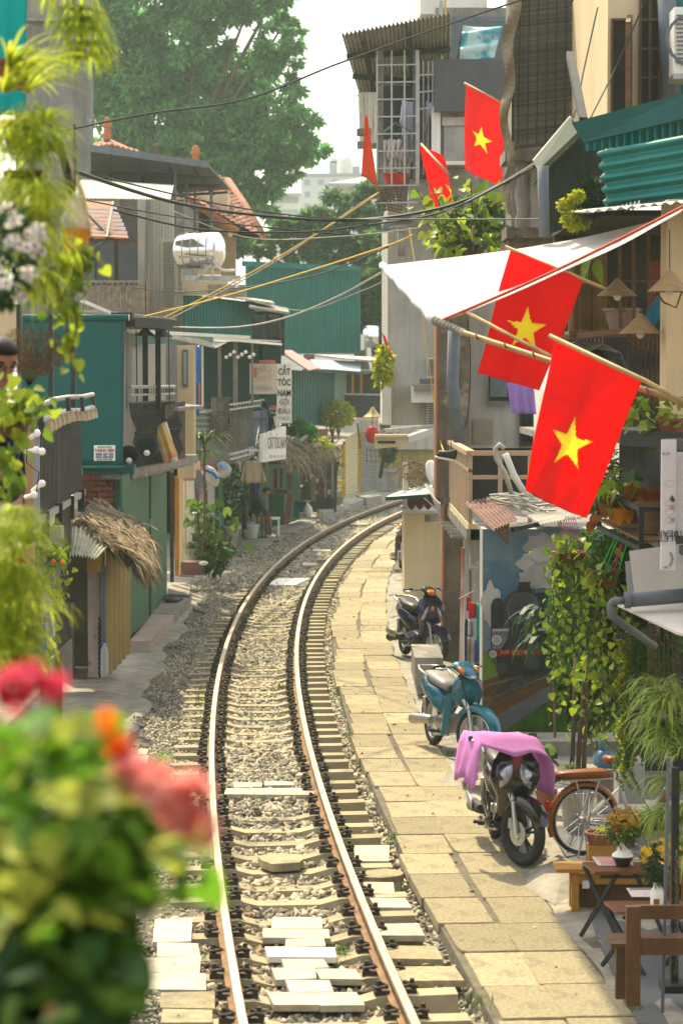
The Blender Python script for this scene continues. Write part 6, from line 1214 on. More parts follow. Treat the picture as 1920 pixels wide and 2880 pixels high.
MB().tube([st_,st_+V((-.03,0,.16))],.013,8).build('seat_post',M_chrome,t);MB().loft([(.12,.80,.02,.012),(.22,.80,.04,.03),(.32,.80,.09,.045),(.40,.815,.10,.04),(.43,.82,.06,.02)],12).xf(Matrix.Translation((.62,0,0))@Matrix.Scale(-1,4,(1,0,0))).build('saddle',M_tan,t,smooth=True)
mb=MB();both(lambda s_:mb.bar((-.22,s_*.06,.66),(.24,s_*.06,.66),.014).bar((-.1,s_*.06,.66),(0,s_*.07,Rw),.012).bar((.12,s_*.06,.66),(.0,s_*.07,Rw),.012));mb.build('rack',M_frame,t)
MB().loft([(-.26,.695,.06,.025),(-.22,.70,.085,.038),(.1,.70,.09,.04),(.2,.70,.085,.036),(.25,.695,.05,.02)],12,3.5).build('rear_seat',M_tan,t,smooth=True);MB().box((-.335,0,.44),(.03,.045,.08)).build('rear_light',M_tail,t)
MB().tube([hd_,hd_+V((-.03,0,.22)),hd_+V((-.02,.16,.26)),hd_+V((-.16,.26,.24))],.011,7).tube([hd_+V((-.03,0,.22)),hd_+V((-.02,-.16,.26)),hd_+V((-.16,-.26,.24))],.011,7).build('handlebar',M_chrome,t,smooth=True)
MB().lathe([(.08,-.004),(.085,0),(.08,.004)],bb_+V((0,.05,0)),20,RX).build('chainring',M_alloy,t);MB().bar(bb_+V((0,.07,0)),bb_+V((.1,.07,-.12)),.015).bar(bb_+V((0,-.07,0)),bb_+V((-.1,-.07,.12)),.015).build('crank',M_chrome,t);MB().tube([(0.0,.05,.33),(.44,.05,.35),(.52,.05,.27),(.44,.05,.19),(0,.05,.26)],.006,4).build('chain',M_black,t);MB().tube([(-.02,.08,.26),(-.1,.12,.0)],.01,5).tube([(-.02,-.08,.26),(-.1,-.12,0)],.01,5).build('kickstand',M_steel,t)
p=G(1640,2404,-.09);t.location=p;t.rotation_euler=(0,0,.30)
M_benchy=mat('honey_wood',(.38,.19,.035),(.28,.13,.025),sc=3,rough=.5,stretch=(1,6,6),bump=.1);M_bdark=mat('dark_bench_wood',(.11,.055,.025),(.075,.038,.02),sc=3,rough=.55,stretch=(4,4,1));M_top=mat('table_top',(.17,.065,.03),(.12,.045,.022),sc=2,rough=.35,stretch=(1,6,1));M_paper=mat('menu_paper',(.6,.55,.52),(.5,.38,.36),sc=9,rough=.6);M_pink=mat('menu_pink',(.45,.12,.2),(.5,.35,.25),sc=20,rough=.6)
zf=-.09
fl=MB().prism([G(1470,2186,zf),G(1990,2186,zf),G(2100,2600,zf),G(2200,2900,zf),G(1795,2880,zf),G(1690,2660,zf),G(1600,2420,zf),G(1520,2300,zf)],(0,0,-.06)).build('cafe_floor',mat('cafe_floor',(.11,.11,.115),(.08,.08,.085),sc=2,rough=.6,bump=.1));tag(fl,'dark grey cement floor of the cafe terrace, shade mixed into its grey',kind='structure')  # grey cement, darkened further to stand in for the terrace shade
b=thing('bench','low honey coloured wooden bench in front of the bicycle','bench',G(1700,2560,zf));y=G(1610,2566,zf).y;x0=G(1600,2566,zf).x;zt=W(1610,2455,y).z
for j,dx in enumerate((.0,.85)):MB().box((x0+.05+dx,y+.06,(zt+zf)/2),(.055,.07,zt-zf)).build('leg',M_benchy,b);MB().box((x0+.05+dx,y+.24,(zt+zf)/2),(.055,.07,zt-zf)).build('leg',M_benchy,b)
for j in range(2):MB().box((x0+.46,y+.07+j*.16,zt+.012),(1.12,.15,.03)).build('seat_board',M_benchy,b)
MB().box((x0+.46,y+.05,zt-.06),(.9,.02,.08)).build('apron',M_benchy,b);MB().box((x0+.46,y+.15,zt-.2),(.85,.04,.2)).build('shelf',M_bdark,b);MB().box((x0+.13,y+.03,zt-.1),(.055,.012,.06)).build('label_patch',M_paper,b)
def table(label,u0,u1,vb,vf,Yf,zt,n=1):
 t=thing('folding_table',label,'table',(W((u0+u1)/2,vf,Yf).x,Yf+.2,zf));a=[W(u0+30,vf,Yf)]
 xl,xr=W(u0,vf,Yf).x,W(u1,vf,Yf).x;zt=W(u0,vf,Yf).z;r=.03;dp=.36;pts=[]
 for(cx_,cy_,a0)in((xl+r+.05,Yf+r,3.14),(xr-r,Yf+r,4.71),(xr-r-.02,Yf+dp-r,0),(xl+r,Yf+dp-r,1.57)):
  for k in range(4):q=a0+k*.52;pts.append((cx_+r*math.cos(q),cy_+r*math.sin(q),zt))
 MB().prism(pts,(0,0,-.018)).build('table_top',M_top,t)
 for xx in(xl+.12,xr-.12):
  for s_ in(1,-1):MB().bar((xx+s_*.11,Yf+.06 if s_>0 else Yf+dp-.05,zt-.02),(xx-s_*.13,Yf+dp-.04 if s_>0 else Yf+.04,zf),.02,.028).build('leg',M_black,t)
 MB().bar((xl+.1,Yf+.05,zt-.05),(xr-.1,Yf+.05,zt-.05),.02).build('stretcher',M_black,t)
 return t,zt
t1,z1=table('dark folding table with a menu and the black and white vase',1650,1880,2390,2452,17.3,0)
t2,z2=table('nearer folding table with the white milk can vase',1712,1990,2510,2566,16.4,0)
for lab,u0,v0,u1,v1,Y,zz,sh in(('printed menu sheet with pink pictures on the farther table',1668,2412,1778,2436,17.42,z1,14),('white menu sheet on the nearer table',1764,2500,1850,2524,16.5,z2,12)):
 p=[G(u0-sh*.3,v0,zz+.004),G(u1-sh,v0,zz+.004),G(u1+sh*.3,v1,zz+.004),G(u0+sh,v1,zz+.004)];o=thing('menu',lab,'menu',sum(p,V())/4);MB().prism(p,(0,0,.004)).build('sheet',M_paper,o);c=sum(p,V())/4
 if 'pink' in lab:MB().prism([c.lerp(q,.8)+V((0,-.01,.005))for q in p],(0,0,.001)).build('print',M_pink,o)
 MB().prism([p[0].lerp(p[3],.08)+V((.02,0,.004)),p[1].lerp(p[2],.08)+V((-.02,0,.004)),p[1].lerp(p[2],.2)+V((-.02,0,.004)),p[0].lerp(p[3],.2)+V((.02,0,.004))],(0,0,.0015)).build('print',M_ink2,o)
b=thing('bench','dark wooden bench with a rail back at the lower right corner','bench',G(1800,2800,zf));Y=15.1
bx('leg',M_bdark,b,1762,2552,1800,2832,Y,.07);bx('leg',M_bdark,b,1732,2664,1760,2812,Y+.1,.06);bx('back_rail',M_bdark,b,1800,2548,1990,2586,Y+.01,.03);bx('seat_rail',M_bdark,b,1800,2640,1990,2688,Y+.01,.03)
pz=W(1740,2660,Y+.1).z;MB().box((W(1860,2660,Y).x,Y+.23,pz),(.62,.3,.03)).build('seat_board',M_bdark,b);bx('leg',M_bdark,b,1960,2552,1990,2832,Y,.07)
o=thing('chain_post','black steel post with a rusty chain hanging on it','post',W(1866,2850,15.4));MB().tube([W(1880,2130,15.4),W(1862,2850,15.4)],.012,8).build('post',M_pipe,o);MB().bar(W(1898,2160,15.6),W(1895,2760,15.6),.05).build('post',M_black,o);MB().box(W(1900,2775,15.6),(.2,.2,.05)).build('foot',M_black,o)
mb=MB()
for s_ in(0,1):
 for j in range(24):
  c=W(1882+20*s_+2*math.sin(j),2400+j*14.5,15.32);al=j%2;mb.tube([c+V((.010*math.cos(q)*(1 if al else.2),.010*math.cos(q)*(0 if al else 1),.019*math.sin(q)))for q in(0,1.05,2.1,3.14,4.2,5.24)],.0035,4,True)
mb.build('chain',mat('rusty_chain',(.16,.12,.06),(.22,.19,.13),sc=9,rough=.6,metal=.6),o)
M_terrazzo=mat('terrazzo',(.38,.35,.29),(.25,.23,.19),sc=30,rough=.7)
for nm,lab,u0,v0,u1,v1,Y,d,m_ in(('block','mossy concrete block before the indigo scooter',1166,1850,1246,1926,31.2,1.6,M_oldwall),('step','square terrazzo pillar stub beside the blue motorbike wheel',1288,2104,1326,2162,24.2,.3,M_terrazzo),('step','larger terrazzo block behind the pink cloth',1324,2088,1462,2172,24.0,.55,M_terrazzo),('step','grey cement plinth under the mural',1456,2086,1800,2178,26.2,.7,M_slab2)):
 o=bx(nm,m_,None,u0,v0,u1,v1,Y,d);tag(o,lab,nm)
for lab,pts,h_ in(('broken cement ramp at the foot of the cream kiosk wall',[(1092,1736),(1140,1730),(1180,1700),(1170,1640),(1120,1660)],.12),('small cement ramp beyond the indigo scooter',[(1080,1790),(1130,1792),(1168,1770),(1160,1745),(1110,1758)],.10),('stone ramp left of the black scooter',[(1226,2200),(1300,2215),(1345,2190),(1330,2168),(1262,2180)],.10),('cement mound before the honey bench',[(1470,2500),(1560,2545),(1630,2520),(1640,2440),(1560,2400),(1490,2450)],.07)):
 base=[G(u,v,-.11)for u,v in pts];c=sum(base,V())/len(base);topv=[c.lerp(p,.55)+V((.05,.05,h_))for p in base];n=len(base)
 o=MB().add(base+topv,[tuple(range(n,2*n))]+[(i,(i+1)%n,n+(i+1)%n,n+i)for i in range(n)]).build('ramp',M_apron);tag(o,lab,'ramp')
M_petal=mat('yellow_petal',(.62,.42,.02),(.55,.32,.015),sc=9,rough=.6,trans=.3,island=.3);M_petalo=mat('golden_petal',(.50,.27,.012),(.38,.17,.01),sc=9,rough=.6,trans=.3,island=.35);M_eye=mat('flower_eye',(.22,.09,.01),rough=.8);M_petw=mat('white_petal',(.72,.70,.66),rough=.7,trans=.3,island=.15)
def flowers(par,c,r,n,size,m_,eye,zsq=.8,petals=9):
 vs_=[];fs_=[];e=MB()
 for i in range(n):
  d=V((RND.gauss(0,1),RND.gauss(0,1),RND.gauss(.25,.8))).normalized();p=V(c)+V((d.x*r,d.y*r,d.z*r*zsq))*RND.uniform(.55,1.05);ax=(d+V((0,-.5,.5))).normalized();M3=frame(ax.orthogonal(),ax);s_=size*RND.uniform(.75,1.15)
  for k in range(petals):
   a=6.283*k/petals;b0=len(vs_);q=M3@V((math.cos(a),math.sin(a),.15));w_=M3@V((-math.sin(a),math.cos(a),0))
   vs_+=[p,p+q*s_*.5+w_*s_*.2,p+q*s_,p+q*s_*.5-w_*s_*.2];fs_.append((b0,b0+1,b0+2,b0+3))
  e.ball(p+ax*s_*.1,s_*.28,6)
 o=MB().add(vs_,fs_).build('blossoms',m_,par,recalc=False);o['kind']='stuff';x=e.build('flower_eyes',eye,par);x['kind']='stuff'
t=thing('flower_vase','white and black vase of golden chrysanthemums on the farther table','vase',W(1748,2412,17.55));c=V((W(1748,2412,17.55).x,17.5,z1))
MB().lathe([(.045,0),(.055,.01),(.075,.06),(.08,.075)],c,18).build('vase_base',M_paint_k,t,smooth=True);MB().lathe([(.08,.075),(.074,.09),(.05,.105),(.034,.125),(.03,.15),(.036,.175),(.04,.18)],c,18,cap=False).build('vase_neck',M_white,t,smooth=True);MB().box(c+V((-.02,-.037,.14)),(.012,.004,.03)).build('painted_rose',M_tail,t);cloud('foliage',M_fol,t,c+V((0,0,.26)),(.12,.11,.09),260,.06,.35);flowers(t,c+V((0,0,.33)),.135,85,.024,M_petalo,M_eye)
t=thing('flower_vase','white milk can vase of yellow daisies on the nearer table','vase',W(1846,2560,16.5));c=V((W(1848,2560,16.5).x,16.45,z2))
MB().lathe([(.05,0),(.056,.01),(.056,.13),(.045,.15),(.036,.165),(.036,.185),(.044,.19)],c,18).build('can',M_white,t,smooth=40);MB().box(c+V((-.02,-.054,.06)),(.04,.006,.06)).build('painted_flower',M_eye,t);cloud('foliage',M_fold,t,c+V((0,.0,.31)),(.11,.1,.15),420,.06,.3);flowers(t,c+V((.02,0,.42)),.15,34,.03,M_petal,M_petal,.7)
for lab,u,v,r,h_,m_ in(('wide clay bowl with moss beside the bicycle wheel',1690,2440,.13,.14,M_terra),('pale plastic pot by the bicycle',1765,2380,.06,.12,M_potw)):
 p=G(u,v,zf);t=thing('flower_pot',lab,'pot',p);pot('pot',m_,t,p+V((0,0,.16 if r>.1 else.1)),r,h_);MB().box(p+V((0,0,.05)),(r*1.8,r*1.8,.3 if r>.1 else.2)).build('stand',M_benchy if r>.1 else M_wood,t);mb=MB();straps(mb,p+V((0,0,.3)),24,.14,.01,1.1);mb.build('leaves',M_strap,t,recalc=False)['kind']='stuff'
def crown(name,m,par,blobs,n,L,asp=.45,sub=52):
 """foliage gathered in many small clumps on the surface of big boughs, with gaps between"""
 Ps=[];Ds=[]
 tot=sum(b[3]**2 for b in blobs)
 for(x,y,z,r)in blobs:
  k=max(6,int(sub*r*r/4));per=int(n*r*r/tot/k)+1
  d=NP.normal(size=(k,3));d/=np.linalg.norm(d,axis=1,keepdims=True);d[:,2]*=.8
  c=np.array([[x,y,z]])+d*r*NP.uniform(.3,1.1,(k,1));rr=NP.uniform(.12,.28,k)*r
  q=NP.normal(size=(k,per,3));q/=np.linalg.norm(q,axis=2,keepdims=True);q[:,:,2]*=.8
  P=c[:,None,:]+q*rr[:,None,None]*NP.random((k,per,1))**.5
  D=q*.6+d[:,None,:]*.6+NP.normal(size=(k,per,3))*.8+np.array([0,0,-.45])
  Ps.append(P.reshape(-1,3));Ds.append(D.reshape(-1,3))
 P=np.concatenate(Ps);D=np.concatenate(Ds);l=NP.uniform(.6,1.3,len(P))*L;v,f=leaf_cloud(P,D,l,l*asp,.15)
 o=np_mesh(name,v,f,m,par);return o
def bl(u,v,Y,rpx):p=W(u,v,Y);return(p.x,p.y,p.z,rpx*Y/FPX)
def limbs(par,base,blobs,r0,m):
 mb=MB();base=V(base);top=V(blobs[0][:3])
 mb.tube([base,base.lerp(top,.4)+V((.3,0,.3)),base.lerp(top,.7)],[r0,r0*.8,r0*.6],9);fork=base.lerp(top,.6)
 for i,b in enumerate(blobs):
  p=V(b[:3]);mid=fork.lerp(p,.5)+V((RND.uniform(-.5,.5),RND.uniform(-.5,.5),RND.uniform(0,.8)));mb.tube([fork+V((0,0,RND.uniform(-1,1))),mid,p],[r0*.38,r0*.24,r0*.08],6)
 mb.build('trunk',m,par,smooth=True)
M_crown=mat('tree_crown_hazed',(.12,.31,.09),rough=.55,trans=.6,island=.5,sat=.025)  # crown green lightened towards teal, painting distance haze into the leaves
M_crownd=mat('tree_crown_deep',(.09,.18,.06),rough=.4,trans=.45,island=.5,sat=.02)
t=thing('broadleaf_tree','huge pale green tree filling the sky behind the tiled roof','tree',(-9,112,-.4));Y=112
B1=[bl(520,120,Y,150),bl(330,100,Y,130),bl(400,260,Y,150),bl(620,240,Y+3,140),bl(760,140,Y,80),bl(800,60,Y+2,50),bl(700,380,Y,130),bl(830,350,Y-2,80),bl(860,420,Y,60),bl(560,400,Y,140),bl(760,470,Y,90),bl(380,420,Y+4,120),bl(300,-40,Y,120),bl(560,-60,Y,160),bl(780,-30,Y,60),bl(640,500,Y,110),bl(480,520,Y,110),bl(720,560,Y,70),bl(820,240,Y,40),bl(250,250,Y+2,100),bl(700,20,Y,70)]
crown('crown',M_crown,t,B1,66000,.40,.42);limbs(t,(-8.5,112,-.4),B1,.55,M_bark)
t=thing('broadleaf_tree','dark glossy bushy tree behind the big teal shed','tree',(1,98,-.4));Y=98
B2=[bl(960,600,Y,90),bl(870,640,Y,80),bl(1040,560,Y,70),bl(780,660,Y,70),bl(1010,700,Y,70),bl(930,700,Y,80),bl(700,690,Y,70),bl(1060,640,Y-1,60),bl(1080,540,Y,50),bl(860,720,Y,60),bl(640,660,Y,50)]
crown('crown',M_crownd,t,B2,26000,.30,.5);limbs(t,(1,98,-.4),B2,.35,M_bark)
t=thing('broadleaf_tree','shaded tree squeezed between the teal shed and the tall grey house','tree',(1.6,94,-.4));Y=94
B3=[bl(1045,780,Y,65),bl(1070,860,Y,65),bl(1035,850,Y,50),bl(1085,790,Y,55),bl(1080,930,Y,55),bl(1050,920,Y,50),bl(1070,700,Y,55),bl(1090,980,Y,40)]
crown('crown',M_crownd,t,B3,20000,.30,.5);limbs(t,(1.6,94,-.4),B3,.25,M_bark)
M_far=mat('far_white_wall',(.60,.60,.57),(.52,.53,.52),sc=.3,rough=.9);M_farg=mat('far_grey_wall',(.32,.35,.36),rough=.9)
for lab,u0,v0,u1,v1,Y,d in(('pale far apartment block with round water tanks on the roof',846,490,1020,700,240,14),('lower pale far house beyond the trees',925,512,1120,700,210,10),('hazy far building left of the pale block',760,540,850,700,260,10)):
 h=thing('far_building',lab,'building',W((u0+u1)/2,1070,Y)*1);bx('wall',M_far,h,u0,v0,u1,v1+380,Y,d)
 for r in range(4):
  for c_ in range(4):w0=u0+10+c_*(u1-u0-20)/4;f=bx('window',M_farg,h,w0,v0+14+r*34,w0+16,v0+30+r*34,Y-.05,.1)
 if 'round' in lab:
  bx('roof_room',M_farg,h,925,452,948,492,Y+2,4);bx('roof_room',M_far,h,930,442,985,456,Y+2,3);MB().lathe([(.75,0),(.75,1.3),(.6,1.5),(.001,1.55)],W(970,488,Y+1),16).build('tank',M_whitep,h,smooth=40);bx('roof_room',M_farg,h,990,466,1012,490,Y+2,4);bx('parapet',M_farg,h,846,486,1020,493,Y-.2,.4)
 else:quad('roof',M_farg,h,[W(u0-4,v0+2,Y-1),W((u0+u1)/2,v0-16,Y+3),W(u1+4,v0+2,Y-1)],.3)
def vine(par,top,drop,n,size,key,spread=.06,stem=M_stem,face=None,sway=.05):
 top=V(top);pts=[top]
 for k in range(1,7):pts.append(top+V((RND.gauss(0,sway),RND.gauss(0,sway*.6),-drop*k/6)))
 MB().tube(pts,.004,4).build('stem',stem,par)
 for i in range(n):
  s_=i/max(1,n-1)*5.99;k=int(s_);p=pts[k].lerp(pts[k+1],s_-k)+V((RND.gauss(0,spread),RND.gauss(0,spread),RND.gauss(0,.02)));leaf(par,p,size,key,.75)
def plant(name,label,cat,base,group=None):return thing(name,label,cat,base,group)
M_leaf2=['g','y']
t=plant('hanging_pothos','full hanging pothos basket trailing yellow green leaves in front of the mural','plant',W(1600,1600,23.5));pot('basket',M_terra,t,W(1600,1600,23.5),.16,.17)
for j in range(7):MB().bar(W(1560+14*j,1560,23.5),W(1590+4*j,1452,23.5),.006).build('cord',mat('magenta_cord',(.4,.02,.14),rough=.6)if 'magenta_cord' not in MATS else MATS['magenta_cord'],t)
for i in range(95):
 p=W(1594+RND.gauss(0,30),1565+RND.gauss(0,28),23.4+RND.gauss(0,.12));leaf(t,p,.085,'g' if RND.random()<.7 else 'y',.7)
for j in range(11):vine(t,W(1552+j*9,1590,23.4+RND.gauss(0,.1)),RND.uniform(.7,1.75),RND.randint(11,22),.07,'g' if j%3 else 'y',.04)
t=plant('hanging_pothos','second trailing pothos with brighter leaves right of the full basket','plant',W(1690,1660,22));pot('basket',M_wood,t,W(1700,1650,22),.15,.16)
for j,m_ in enumerate(((.02,.5,.08),(.02,.5,.08),(.4,.02,.14),(.4,.02,.14),(.02,.5,.08))):
 MB().bar(W(1678+14*j,1625,22),W(1752+j*7 if j!=2 else 1780,1462,21.2),.007).build('cord',mat('green_cord',(.02,.5,.08),rough=.5)if 'green_cord' not in MATS else MATS['green_cord' if m_[0]<.1 else 'magenta_cord'],t)
for i in range(80):leaf(t,W(1690+RND.gauss(0,32),1640+RND.gauss(0,34),21.9+RND.gauss(0,.12)),.085,'y' if RND.random()<.55 else 'g',.6)
for j in range(13):vine(t,W(1646+j*10,1665,21.9+RND.gauss(0,.1)),RND.uniform(.6,1.5),RND.randint(12,20),.07,'y' if j%2 else 'g',.045)
for(u,v)in((1665,1608),(1640,1628)):piece('leaf',ME_leaf['yn'][0],t,W(u,v,21.6),(-.6,.5,1.9),(.14,)*3)
cloud('inner_leaves',M_fol,t,W(1700,1760,22.3),(.18,.16,.5),900,.05,.8)['kind']='stuff';cloud('inner_leaves',M_fol,bpy.data.objects['hanging_pothos'],W(1595,1720,23.8),(.17,.12,.75),1400,.05,.8)['kind']='stuff'
o=thing('climbing_plant','mass of dark climbing foliage between the mural and the cafe','plant',W(1680,2080,25));cloud('leaves',M_fol,o,W(1660,1780,25.2),(.42,.35,1.1),5200,.10,.6,hollow=.2);cloud('leaves',M_fol,o,W(1790,1700,22.4),(.5,.5,.8),5200,.08,.6,hollow=.2)
for n_ in o.children:n_['kind']='stuff'
t=plant('potted_tree','thin stemmed money tree in a large pale pot under the pothos','potted tree',G(1622,2262,-.1));c=W(1622,2262,21.9);c.z=-.1;pot('pot',M_potw,t,c,.165,.36)
for du,dv,u2 in((-14,0,1616),(4,0,1640),(20,0,1652)):MB().tube([W(1620+du,2180,21.9),W(1620+du+6,2060,21.9),W(u2-2,1980,21.9),W(u2,1850,22)],[.024,.02,.018,.012],7).build('stem',M_bark,t,smooth=True)
mb=MB();straps(mb,W(1600,2165,21.75),30,.16,.012,1.0);mb.build('leaves',M_fol,t,recalc=False)['kind']='stuff'
for i in range(70):leaf(t,W(1640+RND.gauss(0,48),1930+RND.gauss(0,70),21.7+RND.gauss(0,.15)),.075,'y' if RND.random()<.45 else 'g',.6)
t=plant('rubber_plant','dark round leaved rubber plant in a brown pot behind the scooter','plant',G(1535,2296,-.1));c=G(1535,2296,-.1);pot('pot',M_terra,t,c,.1,.25)
for j,(u,v,s_,k)in enumerate(((1520,2110,.17,'d'),(1560,2120,.16,'d'),(1545,2096,.15,'g'),(1512,2150,.17,'d'),(1548,2160,.17,'d'),(1565,2170,.15,'d'),(1530,2190,.15,'d'),(1520,2140,.16,'d'),(1556,2105,.14,'d'))):piece('leaf',ME_leaf[k][j%2],t,W(u,v+30,c.y),(.5+.25*(j%3),.5*math.sin(j*2),math.sin(j*1.7)*.9),(s_,)*3)
MB().tube([c+V((0,0,.2)),W(1536,2120,c.y)],.012,6).build('stem',M_bark,t)
t=thing('blue_bag','knotted blue plastic bag on a pinkish pot by the pale pot','bag',W(1705,2165,22.4));MB().loft([(-.11,0,.05,.05),(-.05,0,.1,.09),(.05,0,.1,.085),(.11,-.01,.05,.05)],10).xf(Matrix.Translation(W(1702,2136,22.3))).build('bag',mat('blue_film',(.10,.24,.38),(.2,.34,.44),sc=12,rough=.3,trans=.3),t,smooth=True);MB().tube([W(1700,2120,22.3),W(1692,2095,22.3),W(1698,2072,22.3)],[.05,.03,.05],7).build('knot',MATS['blue_film'],t,smooth=True);pot('pot',MATS['pink_clay_pot'],t,W(1705,2262,22.4),.12,.3)
o=bx('cabinet',mat('grey_white_cabinet',(.38,.37,.34),rough=.6),None,1740,2145,1812,2262,21.5,.4);tag(o,'grey white cabinet behind the bicycle saddle','cabinet')
t=plant('dracaena','dark plant with long drooping pointed leaves before the mural engine','plant',W(1540,2060,25));mb=MB()
for(u,v,a0)in((1556,1740,2.6),(1560,1760,3.0),(1545,1800,3.4),(1556,1830,2.8),(1530,1720,3.6)):straps(mb,W(u,v,25),6,.62,.065,.55,(a0-.8,a0+.9),1.5)
mb.build('leaves',M_fold,t,recalc=False);MB().tube([W(1556,1740,25.05),W(1560,2075,25.05)],.015,6).build('stem',M_bark,t)
t=plant('creeper_curtain','dense curtain of tiny round leaved creeper hanging by the bicycle','plant',W(1780,1800,20.4));MB().bar(W(1735,1795,20.4),W(1850,1770,20.2),.06).build('rail',M_black,t);n=9000
uu=NP.uniform(1742,1848,n);tt=NP.random(n);vv=1785+(np.where(uu<1800,400,330)+40*np.sin(uu*.3))*tt;yy=20.35+.16*np.sin(uu*.13)-.1*NP.random(n)+.0*tt
P=np.array([tuple(W(a-18*(b_-1785)/400*(a<1800)*math.sin(b_*.03),b_,c_))for a,b_,c_ in zip(uu,vv,yy)]);v,f=leaf_cloud(P,NP.normal(size=(n,3))*.5+np.array([[-.3,-.5,-.2]]),NP.uniform(.016,.032,n),NP.uniform(.014,.026,n),.1);np_mesh('leaves',v,f,M_fol,t)['kind']='stuff';n=1500;tt=NP.random(n);P=np.array([tuple(W(1742+26*abs(math.sin(b_*9))+g,1800+370*b_,20.2))for b_,g in zip(tt,NP.normal(0,7,n))]);v,f=leaf_cloud(P,NP.normal(size=(n,3))*.5+np.array([[-.8,-.3,.1]]),NP.uniform(.02,.04,n),NP.uniform(.016,.03,n),.1);np_mesh('sunlit_rim_leaves',v,f,M_foly,t)['kind']='stuff'  # leaves on the left rim tinted yellow to paint the sun on them
for lab,nodes in(('big striped spider plant hanging at the right edge above the tables',((1850,1960,18.2),(1905,1985,17.8),(1880,2100,18),(1925,2140,17.6),(1860,2060,18.2),(1910,2230,17.8),(1880,2010,17.7))),('lower spider plant spilling behind the post',((1850,2330,18.4),(1800,2350,18.6),(1905,2320,18),(1930,2420,17.5)))):
 t=plant('spider_plant',lab,'plant',W(*nodes[0]));mb=MB()
 for(u,v,Y)in nodes:straps(mb,W(u,v,Y),84,.44,.028,1.15,(0,6.28),1.25)
 mb.build('leaves',M_strapg,t,recalc=False)['kind']='stuff';pot('pot',M_potw,t,W(nodes[0][0]+10,nodes[0][1]+60,nodes[0][2]+.1),.1,.16)
 mb=MB();[mb.tube(sag(W(nodes[0][0],nodes[0][1],nodes[0][2]),W(1690+70*k,2080+120*k,18),-.06,8),.004,4)for k in range(2)];mb2=[straps(mb,W(1690+70*k,2080+120*k,18),12,.12,.01,.8)for k in range(2)];mb.build('runners',M_strapg,t,recalc=False)['kind']='stuff'
t=thing('bird_cage','dim wire bird cage hanging in the shade right of the creeper','bird cage',W(1865,1930,20));c=W(1866,1920,20);mb=MB()
for j in range(22):
 a=6.283*j/22;q=V((.13*math.cos(a),.13*math.sin(a),0));mb.tube([c+q,c+q+V((0,0,.5)),c+q*.8+V((0,0,.6)),c+q*.3+V((0,0,.67))],.003,4)
for z in(0,.17,.34,.5):mb.tube([c+V((.13*math.cos(a),.13*math.sin(a),z))for a in[k*.3 for k in range(21)]],.005,4,True)
mb.build('wires',M_bdark,t)['kind']='stuff';MB().lathe([(.13,0),(.13,.03),(.001,.03)],c,18).build('base',M_wood,t)
t=plant('balcony_pothos','pothos with large leaves standing above the black balcony rail','plant',W(1830,1225,18.6));pot('pot',M_terra,t,W(1890,1235,18.6),.13,.16)
for i in range(85):leaf(t,W(RND.uniform(1756,1935),1165+RND.gauss(0,34)+(10 if RND.random()<.5 else 0),18.7+RND.gauss(0,.18)),.085,'y' if RND.random()<.5 else 'g',.35)
MB().bar(W(1760,1232,18.9),W(1930,1238,18.3),.12).build('planter',M_black,t)
t=plant('caladium','planter of red and green mottled leaves spilling over the black shelf','plant',W(1740,1440,19.2));M_lr=mat('leaf_red',(.30,.05,.02),(.22,.12,.02),sc=7,rough=.45,trans=.4,rnd=.3);M_lo=mat('leaf_orange',(.55,.24,.01),(.5,.17,.01),sc=6,rough=.5,trans=.4)
ME_r=heart(0);ME_r.materials.append(M_lr);ME_o=heart(1);ME_o.materials.append(M_lo)
for i in range(60):leaf(t,W(1735+RND.gauss(0,46),1385+RND.gauss(0,30),19.2+RND.gauss(0,.2)),.12,'y' if RND.random()<.4 else('d' if RND.random()<.4 else 'g'),.6)
for(u,v,s_)in((1790,1375,.2),(1790,1400,.18),(1840,1370,.16),(1700,1420,.12),(1680,1450,.11),(1850,1385,.16),(1668,1470,.1),(1705,1440,.1)):piece('leaf',ME_r,t,W(u,v,18.9),(-.9,.2,RND.uniform(-1.5,1.5)),(s_,)*3)
piece('leaf',ME_o,t,W(1738,1432,18.9),(-1.5,0,.2),(.13,)*3);piece('leaf',ME_o,t,W(1768,1436,18.95),(-1.4,0,.5),(.11,)*3)
mb=MB();[straps(mb,W(1690+12*j,1400,19.1),16,.32,.012,.9,(2,4.6))for j in range(4)];mb.build('leaves',M_strap,t,recalc=False)['kind']='stuff';cloud('leaves',M_fol,t,W(1690,1340,19.8),(.16,.2,.35),900,.05)['kind']='stuff'
t=plant('wall_shrub','loose shrub with yellow green leaves growing from the old wall before a flag','shrub',W(1290,720,33));c0=W(1330,720,33.4);key=['y','g','y','g','g'];cnt=0
for j in range(26):
 e=W(RND.uniform(1140,1425),RND.uniform(490,705),33+RND.uniform(-.8,.8));mid=c0.lerp(e,.5)+V((0,0,RND.uniform(-.2,.35)));MB().tube([c0,mid,e],[.02,.012,.006],5).build('branch',M_bark,t)
 for k in range(11):
  p=mid.lerp(e,k/10)+V((RND.gauss(0,.12),RND.gauss(0,.15),RND.gauss(0,.10)))
  if cnt<290:leaf(t,p,.14,RND.choice(key),.5);cnt+=1
cloud('leaves',M_fol,t,W(1330,630,33.6),(.5,.5,.38),900,.12,.6,hollow=.2)['kind']='stuff'
t=plant('fern_bush','feathery yellow green bush by the grey post under the green roof','shrub',W(1610,640,20.8));cloud('leaves',M_foly,t,W(1588,575,20.8),(.06,.06,.05),260,.04);cloud('leaves',M_foly,t,W(1622,552,20.8),(.06,.06,.05),260,.04);cloud('leaves',M_foly,t,W(1618,618,20.8),(.12,.1,.09),500,.045);MB().tube([W(1600,650,20.8),W(1588,580,20.8)],.008,5).tube([W(1606,650,20.8),W(1622,555,20.8)],.008,5).build('stem',M_stem,t)
